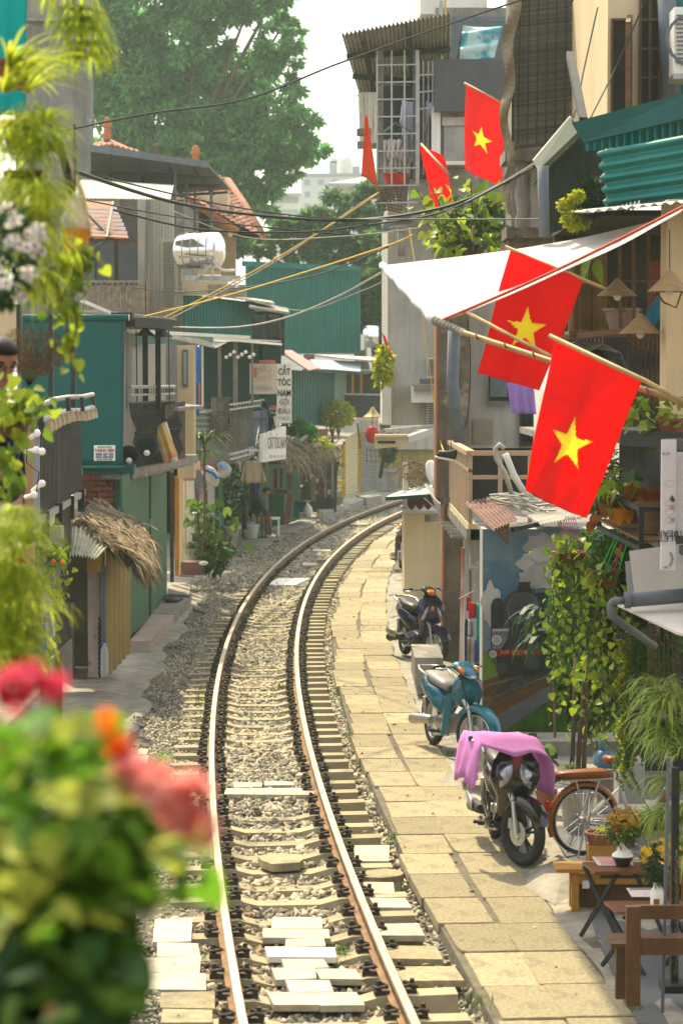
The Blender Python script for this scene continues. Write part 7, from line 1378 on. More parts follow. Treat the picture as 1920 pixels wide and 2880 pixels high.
for n_ in t.children:n_['kind']='stuff'
t=plant('dark_fern','dark green fern filling the gap beside the green side sheet','plant',W(1670,600,22));cloud('leaves',M_fold,t,W(1668,550,22),(.09,.1,.17),500,.07)['kind']='stuff'
t=plant('broad_leaf','large striped broad leaves under the tarp before the bamboo front','plant',W(1650,770,21.6))
for j,(u,v)in enumerate(((1668,716),(1660,738),(1655,720),(1675,730))):piece('leaf',ME_leaf['gn'][0],t,W(u,v,21.6),(-1.0,.3*j-.5,1.2+.5*j),(.24,)*3)
def dracaena(lab,crowns,base,L=.6,m_=M_fol):
 t=plant('dracaena',lab,'plant',base)
 for c in crowns:
  c=V(c);mb=MB();straps(mb,c,46,L,.06,1.2,(0,6.28),1.1);straps(mb,c-V((0,0,.15)),30,L*.9,.055,.3,(0,6.28),1.0);mb.build('leaves',m_,t,recalc=False)
  MB().tube([V(base),V(base).lerp(c,.5)+V((.04,0,0)),c],.022,6).build('stem',M_bark,t)
 return t
dracaena('tall dracaena with a drooping leafy crown above the red awning',[W(574,1250,47.5)],W(566,1610,48),.78,mat('dracaena_leaf',(.085,.16,.035),(.13,.21,.05),sc=2,rough=.4,trans=.35))
dracaena('shorter dracaena among the pots by the painted boards',[W(556,1450,48.5),W(590,1470,49)],W(556,1600,49),.45,MATS['dracaena_leaf'])
for lab,u,v,r,h_,m_,kind in(('cream pot with a low fern by the painted boards',533,1578,.2,.26,M_potw,'s'),('terracotta pot beside the cream pot',560,1582,.16,.2,M_terra,'s'),('tall terracotta pot with broad yellow edged leaves',588,1586,.2,.42,M_terra,'b'),('large dark pot with a small leaved shrub next to the cat',632,1550,.36,.62,M_slab2,'t'),('tall white pot with a slim shrub by the straw stall',916,1428,.3,.75,M_potw,'t'),('small pot with a round grey green bush on the low step',945,1420,.25,.25,M_slab2,'s'),('dark pot with a bush at the far end of the shutters',1085,1378,.55,.8,M_slab2,'t')):
 Y={632:57.5,916:74,945:75,1085:90}.get(u,49.6);t=plant('potted_plant',lab,'potted plant',W(u,v,Y));c=W(u,v,Y);pot('pot',m_,t,c,r,h_)
 if kind=='s':mb=MB();straps(mb,c+V((0,0,h_)),60,.36,.03,1.0);mb.build('leaves',M_fol,t,recalc=False)
 elif kind=='b':
  for i in range(70):leaf(t,c+V((RND.gauss(0,.25),RND.gauss(-.1,.2),h_+RND.uniform(-.3,.9))),.24,'d' if RND.random()<.4 else 'g',.8)
 else:
  cloud('leaves',M_fold,t,c+V((.1,0,h_+.75)),(.55,.4,.75)if u==632 else(.3,.3,.6),700,.13,.5,hollow=.3);mb=MB()
  for j in range(9):mb.tube([c+V((0,0,h_)),c+V((RND.uniform(-.3,.3),0,h_+.6)),c+V((RND.uniform(-.5,.6),RND.uniform(-.3,.3),h_+RND.uniform(.8,1.4)))],.014,4)
  mb.build('branches',M_bark,t)['kind']='stuff'
 for n_ in t.children:
  if n_.name.startswith('leaves'):n_['kind']='stuff'
t=thing('planter_trough','long brown trough with a drooping leafy plant at the gravel edge','planter',W(550,1622,48));bx('trough',M_rust,t,508,1582,572,1618,47.8,.5);cloud('leaves',M_fol,t,W(604,1560,48.2),(.25,.3,.35),260,.2,.5)['kind']='stuff';MB().ball(W(572,1584,47.6),(.1,.08,.05),7).build('litter',M_white,t)
t=plant('roof_plants','jumble of leafy plants growing on top of the straw roof','plant',W(850,1235,68));cloud('leaves',M_fol,t,W(832,1205,68),(.4,.4,.22),500,.18);cloud('leaves',mat('fresh_green_leaf',(.06,.27,.03),rough=.5,trans=.4,island=.4),t,W(862,1218,67.6),(.28,.3,.2),350,.17);cloud('leaves',M_foly,t,W(906,1246,66),(.2,.2,.14),160,.14)
t=plant('planter_shrub','yellow green shrub in maroon planters on the flat canopy','shrub',W(915,1238,77));cloud('leaves',M_foly,t,W(950,1165,77),(.5,.45,.42),900,.17,.5,hollow=.2);mb=MB();[mb.tube([W(915+10*j,1215,77),W(935+8*j,1150,77)],.02,4)for j in range(4)];mb.build('branches',M_bark,t)['kind']='stuff'
for u0,u1,Y in((884,924,76.6),(926,942,77.4),(944,958,77.2)):MB().prism([W(u0,1207,Y),W(u1,1207,Y),W(u1-5,1232,Y),W(u0+7,1232,Y)],(0,.5,0)).build('planter',mat('maroon_planter',(.24,.07,.06),rough=.7)if 'maroon_planter' not in MATS else MATS['maroon_planter'],t)
t=plant('bright_shrub','bright yellow shrub with a red flag behind it on the tall grey house','shrub',W(1082,1075,47));cloud('leaves',M_foly,t,W(1078,1030,46.9),(.17,.2,.40),330,.15,.5,hollow=.1)
for p_ in('roof_plants','planter_shrub','bright_shrub'):
 for n_ in bpy.data.objects[p_].children:
  if n_.name.startswith('leaves'):n_['kind']='stuff'
t=plant('spider_plant','bright yellow green tuft hanging into the top of the street','plant',W(215,20,9));mb=MB()
for(u,v)in((190,-20),(215,30),(235,85),(250,130),(225,60),(240,160)):straps(mb,W(u,v,9),64,.17,.012,.5,(0,6.28),1.5)
mb.build('leaves',M_strap,t,recalc=False)['kind']='stuff';MB().tube([W(190,-60,9),W(215,40,9),W(245,165,9)],.004,5).build('stem',M_stem,t)
t=plant('spider_plant','big mass of hanging yellow green spider plants along the left edge','plant',W(60,500,8.5));mb=MB();nodes=[(25,190,8.3),(60,215,8.6),(10,260,8.4),(70,260,8.8)]
for(u,v,Y)in nodes:straps(mb,W(u,v,Y),30,.30,.014,.75,(-1.6,1.6),.7)
for j in range(84):
 u=RND.uniform(-20,120)if j%3 else RND.uniform(60,150);v=RND.uniform(330,830)-max(0,u-60)*.3;straps(mb,W(u,v,8.4+RND.gauss(0,.2)),20,RND.uniform(.13,.26),.009,RND.uniform(.2,.9),(0,6.28),RND.uniform(1.0,1.8))
mb.build('leaves',M_strap,t,recalc=False)['kind']='stuff'
for(u,v)in((30,250),(60,420),(70,560)):pot('pot',M_terra,t,W(u,v,8.7),.07,.1)
t=plant('spider_plant','lower mass of drooping yellow green plants at the left edge','plant',W(40,1650,8));mb=MB()
for j in range(84):
 v=RND.uniform(1420,1880);u=RND.uniform(-30,60+40*math.sin((v-1400)/170));straps(mb,W(u,v,8+RND.gauss(0,.2)),20,RND.uniform(.12,.24),.009,RND.uniform(.2,.9),(0,6.28),RND.uniform(1.0,1.8))
mb.build('leaves',M_strap,t,recalc=False)['kind']='stuff';MB().ball(W(58,1573,7.8),.012,8).build('berry',M_amber,t)
t=plant('daisies','cluster of white daisies with brown eyes at the left edge','flowers',W(40,700,7));org=W(35,700,7)
for(u,v,r)in((10,600,.04),(40,640,.05),(20,700,.06),(80,690,.05),(30,790,.06),(100,660,.03),(15,840,.05),(105,705,.02),(78,770,.02)):flowers(t,W(u,v,7),r,6,.021,M_petw,M_eye,1.0,11)
cloud('foliage',M_fold,t,W(20,720,7.2),(.07,.08,.16),260,.05)
t=plant('heart_vine','trailing heart leaved vine hanging over the teal blind','vine',W(210,700,9.5))
for(u,v,dr,n)in((150,700,.12,10),(175,690,.24,20),(190,700,.36,26),(205,690,.49,26),(225,700,.2,14),(245,690,.09,7),(160,760,.2,14),(265,705,.06,6),(130,740,.16,12)):vine(t,W(u,v,9.4),dr,n,.052,'g' if RND.random()<.6 else 'y',.018,sway=.012)
t=plant('balcony_pothos','yellow green pothos on the near left balcony in front of the person','plant',W(60,1190,11));pot('box',M_wood,t,W(20,1230,11),.12,.14)
for i in range(150):leaf(t,W(45+RND.gauss(0,42),1140+RND.gauss(0,32),10.8+RND.gauss(0,.12)),.06,'y' if RND.random()<.7 else 'g',.5)
for i in range(60):leaf(t,W(20+RND.gauss(0,25),1290+RND.gauss(0,60),10.6+RND.gauss(0,.12)),.07,'y' if RND.random()<.5 else 'g',.7)
t=plant('dry_grass','bunch of dry brown feathery grass on the near left balcony','plant',W(70,1080,12));n=1900;a=NP.uniform(-.6,1.0,n);r=.07+NP.random(n)*.2;c=W(82,1085,12);P=np.stack([c.x+np.sin(a)*r,c.y+NP.normal(0,.05,n),c.z+np.cos(a)*r*1.05],1);v,f=leaf_cloud(P,np.stack([np.sin(a),NP.normal(0,.4,n),np.cos(a)],1)+NP.normal(size=(n,3))*.4,NP.uniform(.01,.03,n),.004);np_mesh('seed_heads',v,f,mat('dry_seed',(.20,.11,.04),rough=.9,island=.4),t)['kind']='stuff';mb=MB();[mb.bar(c,c+V((math.sin(q)*.25,0,math.cos(q)*.25)),.003)for q in[-.7+.07*k for k in range(22)]];mb.build('stalks',M_stem,t)['kind']='stuff'
t=plant('small_vine','small potted vine with orange fruit by the thatched shed','plant',W(140,1640,26));pot('pot',M_slab2,t,W(140,1650,26),.13,.22)
for i in range(110):leaf(t,W(145+RND.gauss(0,26),1555+RND.gauss(0,26),25.9+RND.gauss(0,.15)),.09,'y' if RND.random()<.5 else 'g',.6)
for(u,v,dr,n)in((172,1570,.45,12),(185,1580,.3,8),(120,1600,.7,16),(150,1640,.9,16)):vine(t,W(u,v,25.6),dr,n,.085,'y',.05)
for(u,v)in((173,1584),(150,1580)):MB().ball(W(u,v,25.5),.03,8).build('fruit',M_amber,t,smooth=True)
t=plant('geranium','large out of focus flowering plant with red and pink blooms close in front','flowering plant',W(200,2500,2.9));M_pet1=mat('coral_petal',(.92,.38,.35),(.93,.48,.44),sc=9,rough=.7,trans=.4);M_pet2=mat('crimson_petal',(.75,.05,.14),(.8,.10,.17),sc=9,rough=.7,trans=.4);M_pet3=mat('orange_petal',(.85,.17,.015),(.85,.28,.02),sc=9,rough=.7,trans=.4)
ME_f={}
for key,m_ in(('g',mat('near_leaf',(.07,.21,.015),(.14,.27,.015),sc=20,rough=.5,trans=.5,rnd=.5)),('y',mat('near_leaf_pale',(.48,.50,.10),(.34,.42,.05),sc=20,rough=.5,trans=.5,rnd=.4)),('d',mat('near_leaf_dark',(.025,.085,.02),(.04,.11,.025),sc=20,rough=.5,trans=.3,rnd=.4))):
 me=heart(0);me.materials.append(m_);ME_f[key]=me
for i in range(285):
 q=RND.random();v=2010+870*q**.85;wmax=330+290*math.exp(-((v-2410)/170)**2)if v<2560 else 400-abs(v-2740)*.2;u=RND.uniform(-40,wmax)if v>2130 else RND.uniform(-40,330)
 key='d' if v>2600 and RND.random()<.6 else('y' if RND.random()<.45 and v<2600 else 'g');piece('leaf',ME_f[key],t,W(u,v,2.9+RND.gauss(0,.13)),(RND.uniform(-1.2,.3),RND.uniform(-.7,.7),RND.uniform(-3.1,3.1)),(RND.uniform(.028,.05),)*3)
for j in range(14):MB().tube([W(120+RND.uniform(-60,160),2960,2.95),W(RND.uniform(0,400),2600,2.9),W(RND.uniform(0,480),2250,2.9)],.003,5).build('stem',M_fol,t)
def bloom(c,r,n,m_):
 vs_=[];fs_=[]
 for i in range(n):
  d=V((RND.gauss(0,1),RND.gauss(0,.7),RND.gauss(0,1))).normalized();p=V(c)+d*r*RND.uniform(.1,.8);M3=frame(d.orthogonal(),d)
  for k in range(5):
   a=6.283*k/5+i;q=M3@V((math.cos(a),math.sin(a),.25));w_=M3@V((-math.sin(a),math.cos(a),0));b0=len(vs_);s_=r*.55;vs_+=[p,p+q*s_*.6+w_*s_*.42,p+q*s_,p+q*s_*.6-w_*s_*.42];fs_.append((b0,b0+1,b0+2,b0+3))
 MB().add(vs_,fs_).build('bloom',m_,t,recalc=False)
for(u,v,r,n,m_)in((30,1935,.028,16,M_pet2),(90,1918,.025,14,M_pet2),(150,1932,.022,12,M_pet2),(20,1960,.026,12,M_pet2),(300,2030,.018,10,M_pet3),(330,2085,.022,12,M_pet3),(370,2165,.034,16,M_pet1),(440,2205,.040,20,M_pet1),(510,2260,.042,20,M_pet1),(555,2325,.030,14,M_pet1),(355,2190,.018,8,M_pet2),(150,2850,.012,8,M_pet1)):bloom(W(u,v,2.75),r,n,m_)
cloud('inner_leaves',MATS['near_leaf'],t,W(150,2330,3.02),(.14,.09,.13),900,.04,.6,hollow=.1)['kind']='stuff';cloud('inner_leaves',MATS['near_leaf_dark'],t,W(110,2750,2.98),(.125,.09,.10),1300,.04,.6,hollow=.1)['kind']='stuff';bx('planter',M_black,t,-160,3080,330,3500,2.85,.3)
tp=thing('tarp_awning','white tarpaulin awning stretched from the cafe over the pavement','awning',W(1500,800,19));A,B,C,D=W(1075,746,22),W(1224,904,18),W(1940,566,17),W(1900,604,21.5)
M_tarp=mat('white_tarpaulin',(.80,.80,.80),(.74,.74,.75),sc=3,rough=.6,trans=.5,bump=.1,bsc=8,alpha=.72);AB=(B-A)
def tsag(a,b):return-.16*math.sin(math.pi*b)*(.4+.6*math.sin(math.pi*a))+.012*math.sin(a*17+b*5)*(1-b)+.02*math.sin(b*11+a*3)*math.sin(a*3.14)
MB().sheet([A,B,C,D],20,30,tsag,.004).build('tarpaulin',M_tarp,tp,smooth=True);MB().tube([A.lerp(B,k/12)+V((0,0,.012*math.sin(k*2.1)))for k in range(13)],.035,8).build('hem',mat('slate_hem',(.26,.28,.33),(.5,.5,.52),sc=9,rough=.7),tp,smooth=True);MB().tube([(B.lerp(C,k/14)+V((0,-.01,-.01-.03*math.sin(math.pi*k/14))))for k in range(15)],.012,5).build('hem_tape',mat('red_tape',(.4,.05,.02),rough=.7),tp)
MB().tube([W(1222,900,17.95),W(1300,934,17.7),W(1540,1012,16.9),W(1940,1136,15.6)],[.022,.02,.02,.023],9).build('bamboo_pole',M_bamboo,tp,smooth=True)
for j in range(9):p=W(1222,900,17.95).lerp(W(1300,934,17.7),j/8);MB().ball(p,(.028,.03,.03),8).build('rag_binding',M_oldwall,tp)
for j in range(7):p=W(1340+j*80,947+j*25,17.5-j*.27);MB().lathe([(.021,-.006),(.025,0),(.021,.006)],p,10,Matrix.Rotation(1.25,3,'Y')).build('bamboo_node',M_wood,tp)
MB().tube([W(1300,872,17.9),W(1560,1008,17.3),W(1760,1110,16.9)],.014,8).build('bamboo_pole',M_bamboo,tp,smooth=True)
def wave(k,a1=.045):return lambda a,b:a1*math.sin(a*5+k+b)*(.25+1.1*b)+.018*math.sin(a*14+b*5+k)*b+.02*math.sin(b*6+a*3+k)-.006*math.exp(-((b-.36)/.008)**2)-.006*math.exp(-((b-.68)/.008)**2)-.005*math.exp(-((a-.5)/.012)**2)
flag('flag','largest front Vietnamese flag, red with yellow star, hanging from a bamboo pole',[W(1557,950,15.9),W(1808,1068,15.7),W(1645,1458,15.7),W(1470,1380,15.95)],M_red,wave(1),True,[W(1545,944,15.92),W(1812,1070,15.5),W(1950,1146,15.3)],.016,sc=.285,rot=-.12,ctr=(.49,.585))
flag('flag','second red star flag partly tucked under the white tarp',[W(1436,700,18.6),W(1640,786,18.4),W(1516,1098,18.4),W(1342,1048,18.6)],M_red,wave(3,.02),True,[W(1420,693,18.62),W(1645,788,18.4),W(1700,812,18.35)],.014,sc=.29,rot=-.22,ctr=(.5,.55))
flag('flag','upper red star flag hanging in front of the slate panel',[W(1307,234,41),W(1416,292,40.6),W(1402,524,40.4),W(1303,472,41)],M_red,wave(2,.08),True,[W(1305,232,41),W(1424,296,40.6)],.02,sc=.27,rot=.05,ctr=(.5,.55))
flag('flag','red star flag half hidden behind the wall shrub',[W(1188,408,37),W(1250,445,36.6),W(1322,650,36.2),W(1228,610,37)],M_red,wave(5,.12),True,[W(1184,404,37),W(1262,490,36)],.018,sc=.36,rot=-.2,ctr=(.75,.5))
flag('flag','orange red folded flag hanging limp below the barred balcony',[W(1026,326,43),W(1034,328,43),W(1058,520,43),W(1016,492,43)],mat('orange_red_cloth',(.66,.06,.01),rough=.8,trans=.45),lambda a,b:.12*math.sin(a*6+b*2)*b,False,[W(1029,320,43),W(1066,560,45)],.015)
flag('flag','small far red flag above the bright shrub',[W(1076,940,47),W(1082,944,47),W(1104,1000,47),W(1090,1012,47)],M_red,wave(2,.06),False,[W(1074,936,47),W(1110,1012,47.5)],.012)
def wire(lab,pts,r,m_=M_cable,n=8,up=0):
 P=[W(*p)for p in pts];out=[]
 for i in range(len(P)-1):
  p0,p1,p2,p3=P[max(i-1,0)],P[i],P[i+1],P[min(i+2,len(P)-1)]
  for k in range(n):
   t=k/n;out.append(.5*((2*p1)+(p2-p0)*t+(2*p0-5*p1+4*p2-p3)*t*t+(3*p1-p0-3*p2+p3)*t**3))
 out.append(P[-1]);o=MB().tube(out,r,5).build('cable',m_);tag(o,lab,'cable','cables strung across the street')
wire('single black cable rising across the big tree to the top right',[(160,370,24),(420,318,25),(690,278,26),(950,178,27),(1200,88,28),(1520,-20,29)],.012)
wire('thick twisted cable bundle sagging across the middle of the street',[(180,470,24),(480,566,28),(740,606,31),(1000,618,32),(1240,584,31),(1420,512,30),(1560,430,27)],.022)
wire('second black cable just under the thick bundle',[(320,590,28),(560,644,30),(840,652,31),(1060,628,32),(1260,590,31),(1500,470,28)],.014)
wire('thin cable level with the thick bundle on the right',[(300,500,26),(620,574,29),(900,612,31),(1200,616,30),(1640,616,24)],.010)
wire('thin cable crossing below the tiled roof',[(230,560,26),(500,610,29),(760,640,31),(1010,660,32),(1110,640,33)],.009)
wire('grey cable dropping from the water tank to the right houses',[(480,590,30),(700,668,31),(960,664,31),(1180,640,32)],.007,M_cablelt)
wire('yellow cable running up from the left awning to the big trees',[(452,898,38),(640,802,37),(800,712,36),(960,612,35),(1060,545,34)],.012,M_yel)
wire('paler cable beside the yellow one rising to the right',[(468,902,38.2),(660,800,37),(820,706,36),(1000,580,35),(1066,540,34)],.010,M_cablelt)
wire('second yellow cable crossing in front of the teal shed',[(404,890,37),(640,830,36),(860,764,35),(1090,690,33),(1160,660,32)],.012,M_yel)
wire('black cable crossing in front of the teal shed',[(490,822,40),(700,806,38),(900,770,36),(1090,694,33)],.011)
wire('white cable curving across the teal shed to the tarp corner',[(488,920,38),(660,920,37),(800,894,35),(940,838,32),(1072,766,26)],.014,M_cablelt)
wire('thin cable along the ornate balcony',[(220,778,40),(400,812,44),(520,824,46),(680,818,48)],.009)
wire('thin pale cable low across the teal shed',[(720,850,60),(860,872,58),(1010,820,50),(1080,790,40)],.008,M_cablelt)
wire('pale cable crossing the right houses under the bamboo screen',[(1230,610,31),(1400,520,30),(1500,460,27)],.012,M_cablelt)
wire('cable hanging from the drain pipe down the old wall',[(1150,640,38),(1190,900,37),(1230,1200,36),(1256,1290,34)],.010,M_yel)
wire('dark cable down the old wall behind the flag',[(1315,900,34.5),(1322,1010,34.5),(1316,1160,34.5),(1300,1220,34.5)],.010)
wire('loose cable looping down the bamboo screen to the green roof',[(1680,20,26),(1640,200,25),(1610,330,24),(1500,520,24)],.010)
wire('thin cable before the dark windows at the top right',[(1810,10,24),(1730,190,24),(1660,330,23)],.008)
o=thing('awning_frame','black arched awning frame with a white scalloped cloth at the near left','awning frame',W(170,420,10));MB().tube([W(80,318,10),W(130,340,10),(W(165,400,10)),W(185,470,10),W(205,560,10)],.016,7).tube([W(100,380,10),W(150,410,10),W(182,452,10)],.012,6).build('arch',M_black,o,smooth=True);MB().sheet([W(75,312,10.1),W(160,372,10.1),W(186,450,10.1),W(70,430,10.1)],8,6,lambda a,b:.02*math.sin(a*6),.01).build('cloth',M_white,o,smooth=True);MB().sheet([W(182,418,10),W(194,440,10),W(236,540,10),W(224,552,10)],3,8,lambda a,b:.01,.01).sheet([W(226,552,10),W(238,540,10),W(258,660,10),W(250,668,10)],3,6,lambda a,b:.01,.01).build('edge_strip',M_cream,o,smooth=True)
o=thing('amber_lamp','amber glass lamp hanging beside the spider plants','lamp',W(212,760,10));c=W(212,760,10);MB().lathe([(.03,0),(.05,.02),(.055,.06),(.05,.1),(.056,.13),(.06,.17)],c,16,cap=False).build('amber_glass',mat('amber_glass',(.55,.20,.01),(.6,.3,.03),sc=6,rough=.15,trans=.4),o,smooth=True);MB().lathe([(.06,.17),(.055,.22),(.03,.26),(.028,.3),(.012,.32)],c,16).build('clear_glass',mat('pale_glass_top',(.5,.48,.42),rough=.15,alpha=.6),o,smooth=True);MB().tube([c+V((0,0,.32)),c+V((0,0,.6))],.004,4).build('cord',M_cable,o)
o=thing('paper_banner','crumpled yellow and red paper banner in clear film on the balcony edge','banner',W(465,1300,38));cloth([W(437,1204,38.2),W(464,1188,38.2),W(500,1280,37.8),W(466,1302,37.8)],8,12,1.2,.03).build('banner',mat('yellow_paper',(.62,.46,.10),(.6,.22,.12),sc=3.5,rough=.4),o,smooth=True);cloth([W(434,1206,38.25),W(468,1184,38.25),W(502,1296,37.9),W(462,1306,37.9)],8,8,1.2,.035).build('film',mat('clear_film',(.66,.63,.58),rough=.2),o,smooth=True)
o=thing('stool_frame','small white square metal frame stool on the red tiles','stool',W(770,1505,61));
for(u,Y)in((754,60.5),(782,60.5),(758,61.2),(785,61.2)):bx('leg',M_white,o,u-1.5,1460,u+1.5,1506,Y,.03)
bx('top',M_white,o,752,1458,786,1462,60.5,.7)
o=thing('guard_rail','black square metal guard frame beside the sitting person','guard rail',W(735,1512,60))
for u in(722,736,747):bx('post',M_black,o,u-2,1450,u+2,1513,59.5,.05)
bx('top_bar',M_black,o,716,1449,750,1453,59.5,.05);bx('bottom_bar',M_black,o,720,1509,750,1513,59.5,.05)
o=MB().bar(W(754,1442,60),W(760,1504,60),.08).build('stick',M_wood);tag(o,'dark wooden stick leaning between the black frame and the white stool','stick')
o=thing('bucket','white bucket with a blue plastic bag on top by the doorway','bucket',W(706,1513,59.5));MB().lathe([(.15,0),(.2,.3),(.21,.3),(.21,.33),(.001,.33)],W(706,1513,59.5),14).build('bucket',M_potw,o,smooth=40);MB().ball(W(706,1481,59.5),(.18,.14,.12),9).build('bag',MATS['blue_film'],o,smooth=True)
o=thing('straw_broom','straw broom leaning left of the bucket','broom',W(690,1512,59.6));MB().lathe([(.11,0),(.07,.25),(.03,.38)],W(690,1512,59.6),8).build('bristles',M_thatch,o);MB().bar(W(690,1476,59.6),W(680,1400,59.8),.03).build('handle',M_wood,o)
o=MB().ball(G(524,1618,-.1),(.17,.1,.07),8).build('litter_bag',mat('reddish_bag',(.35,.12,.12),(.4,.3,.28),sc=9,rough=.5),smooth=True);tag(o,'crumpled reddish plastic bag at the foot of the trough','bag')
o=MB().ball(G(908,1575,-.12),(.18,.12,.04),8).build('litter',mat('pink_litter',(.5,.2,.14),(.5,.4,.35),sc=9,rough=.8),smooth=True);tag(o,'pinkish litter beside the right rail at the bend','litter')
M_skin=mat('skin',(.36,.18,.10),(.32,.16,.09),sc=8,rough=.6);M_hair=mat('black_hair',(.012,.011,.012),rough=.55);M_jacket=mat('dark_jacket',(.016,.018,.024),(.03,.032,.04),sc=6,rough=.9);M_tan2=mat('tan_trousers',(.32,.22,.12),(.27,.18,.10),sc=6,rough=.9);M_navy=mat('navy_shirt2',(.015,.022,.075),rough=.9)
def skin(name,m_,par,verts,edges,radii,root=0,sub=2):
 me=bpy.data.meshes.new(name);o0=ORG[par];me.from_pydata([tuple(V(v)-o0)for v in verts],edges,[]);o=link(name,me,m_,par)
 o.modifiers.new('skin','SKIN');sv=me.skin_vertices[0].data
 for i,r in enumerate(radii):sv[i].radius=(r,r)if not isinstance(r,tuple)else r;sv[i].use_root=i==root
 s_=o.modifiers.new('sub','SUBSURF');s_.levels=sub;s_.render_levels=sub
 for md in o.modifiers:pass
 o.modifiers['skin'].use_smooth_shade=True;return o
def head(par,c,r,look,pitch=0,glasses=False,hair=True):
 """egg shaped head with brow, nose, mouth, ears and hair; look is the facing angle about z"""
 M4=Matrix.Translation(c)@Matrix.Rotation(look,4,'Z')@Matrix.Rotation(pitch,4,'Y')
 hd_=MB().loft([(-.0,0,.01,.01)],4)if False else MB()
 rings=[];prof=[(-1.12,.18,.28,.42),(-1.0,.38,.40,.30),(-.8,.55,.52,.18),(-.5,.70,.68,.06),(-.15,.82,.76,.0),(.2,.90,.80,-.02),(.55,.88,.78,-.06),(.85,.68,.62,-.1),(1.02,.36,.34,-.1),(1.06,.05,.05,-.1)]
 vs_=[];n=18
 for z,rx,ry,ox in prof:
  for j in range(n):
   a=6.283*j/n;x=rx*math.cos(a)+ox;y=ry*math.sin(a)
   if abs(z+.15)<.3 and math.cos(a)>.95:x+=.05
   vs_.append(V((x,y,z))*r)
 k=len(prof);hd_.add(vs_,[(i*n+j,i*n+(j+1)%n,(i+1)*n+(j+1)%n,(i+1)*n+j)for i in range(k-1)for j in range(n)]+[tuple(range(n)),tuple(range((k-1)*n,k*n))])
 hd_.loft([(.86*r,.16*r,.06*r,.10*r),(.98*r,-.1*r,.10*r,.10*r),(1.0*r,-.2*r,.12*r,.07*r),(.86*r,-.28*r,.06*r,.04*r)],8)
 for s_ in(-1,1):hd_.ball((-.02*r,s_*.80*r,-.02*r),(.14*r,.06*r,.22*r),8)
 h_=hd_.xf(M4).build('head',M_skin,par,smooth=True);MB().loft([(.72*r,-.56*r,.22*r,.035*r),(.78*r,-.57*r,.16*r,.04*r)],8).xf(M4).build('mouth',mat('lip',(.28,.09,.07),rough=.6)if 'lip' not in MATS else MATS['lip'],h_,smooth=True)
 for s_ in(-1,1):
  MB().ball((.78*r,s_*.32*r,.08*r),(.07*r,.13*r,.06*r),8).xf(M4).build('eye',M_hair,h_,smooth=True);MB().loft([(.84*r,.27*r,.16*r,.03*r),(.80*r,.29*r,.17*r,.035*r)],8).xf(M4@Matrix.Translation((0,s_*.32*r,0))).build('eyebrow',M_hair,h_)
 if glasses:
  g=MB();[g.tube([V((.92*r,s_*.34*r+.24*r*math.cos(q),.06*r+.17*r*math.sin(q)))for q in[k*.524 for k in range(12)]],.022*r,5,True)for s_ in(-1,1)]
  for s_ in(-1,1):g.bar((.92*r,s_*.57*r,.08*r),(0,s_*.80*r,.1*r),.035*r)
  g.bar((.94*r,-.1*r,.08*r),(.94*r,.1*r,.08*r),.03*r).xf(M4).build('glasses',M_black,h_)
 vs_=[];pr=[(-.35,.80,.82,-.22),(-.05,.88,.86,-.20),(.3,.95,.88,-.12),(.62,.96,.86,-.08),(.92,.76,.70,-.1),(1.1,.42,.4,-.1),(1.15,.05,.05,-.1)]
 for z,rx,ry,ox in pr:
  for j in range(n):
   a=6.283*j/n;x=rx*math.cos(a);zz=z
   if math.cos(a)>.25 and z<.5:x=min(x,.15);zz=max(z,z*.5+.28)
   vs_.append(V((x+ox,ry*math.sin(a),zz))*r)
 k=len(pr);MB().add(vs_,[(i*n+j,i*n+(j+1)%n,(i+1)*n+(j+1)%n,(i+1)*n+j)for i in range(k-1)for j in range(n)]+[tuple(range((k-1)*n,k*n))]).xf(M4).build('hair',M_hair,h_,smooth=True);return h_
def hand(par,c,d,s_=1.0):
 d=V(d).normalized();sd=d.cross(V((0,0,1))).normalized();up=sd.cross(d);vs_=[V(c),V(c)+d*.05*s_,V(c)+d*.09*s_];ed=[(0,1),(1,2)];rr=[.028*s_,.034*s_,.03*s_]
 for k in range(4):
  o_=(k-1.5)*.019*s_;L=(.065,.078,.073,.058)[k]*s_;b0=len(vs_);vs_+=[V(c)+d*.095*s_+sd*o_,V(c)+d*(.095*s_+L*.5)+sd*o_-up*.012*s_,V(c)+d*(.09*s_+L*.85)+sd*o_-up*.04*s_];ed+=[(2,b0),(b0,b0+1),(b0+1,b0+2)];rr+=[.0095*s_,.009*s_,.0075*s_]
 b0=len(vs_);vs_+=[V(c)+d*.04*s_+sd*.045*s_-up*.01,V(c)+d*.075*s_+sd*.058*s_-up*.02];ed+=[(1,b0),(b0,b0+1)];rr+=[.012*s_,.009*s_]
 return skin('hand',M_skin,par,vs_,ed,rr,0,1)
p0=W(716,1512,60.0);t=thing('person','person in a dark jacket and tan trousers sitting bent forward by the green doors','person',p0);q=lambda x,y,z:p0+V((x,y,z))
skin('jacket',M_jacket,t,[q(-.05,.2,.48),q(-.02,.2,.62),q(.05,.2,.80),q(.14,.2,.93),q(.19,.2,.99),q(.10,.02,.90),q(.19,-.03,.70),q(.31,.0,.56),q(.10,.38,.90),q(.19,.42,.70),q(.31,.38,.56)],[(0,1),(1,2),(2,3),(3,4),(3,5),(5,6),(6,7),(3,8),(8,9),(9,10)],[.16,.165,.17,.13,.065,.085,.062,.048,.085,.062,.048],0)
skin('trousers',M_tan2,t,[q(-.06,.2,.44),q(.04,.09,.44),q(.36,.06,.47),q(.34,.06,.25),q(.31,.06,.08),q(.04,.31,.44),q(.36,.34,.47),q(.34,.34,.25),q(.31,.34,.08)],[(0,1),(1,2),(2,3),(3,4),(0,5),(5,6),(6,7),(7,8)],[.15,.11,.082,.065,.055,.11,.082,.065,.055],0)
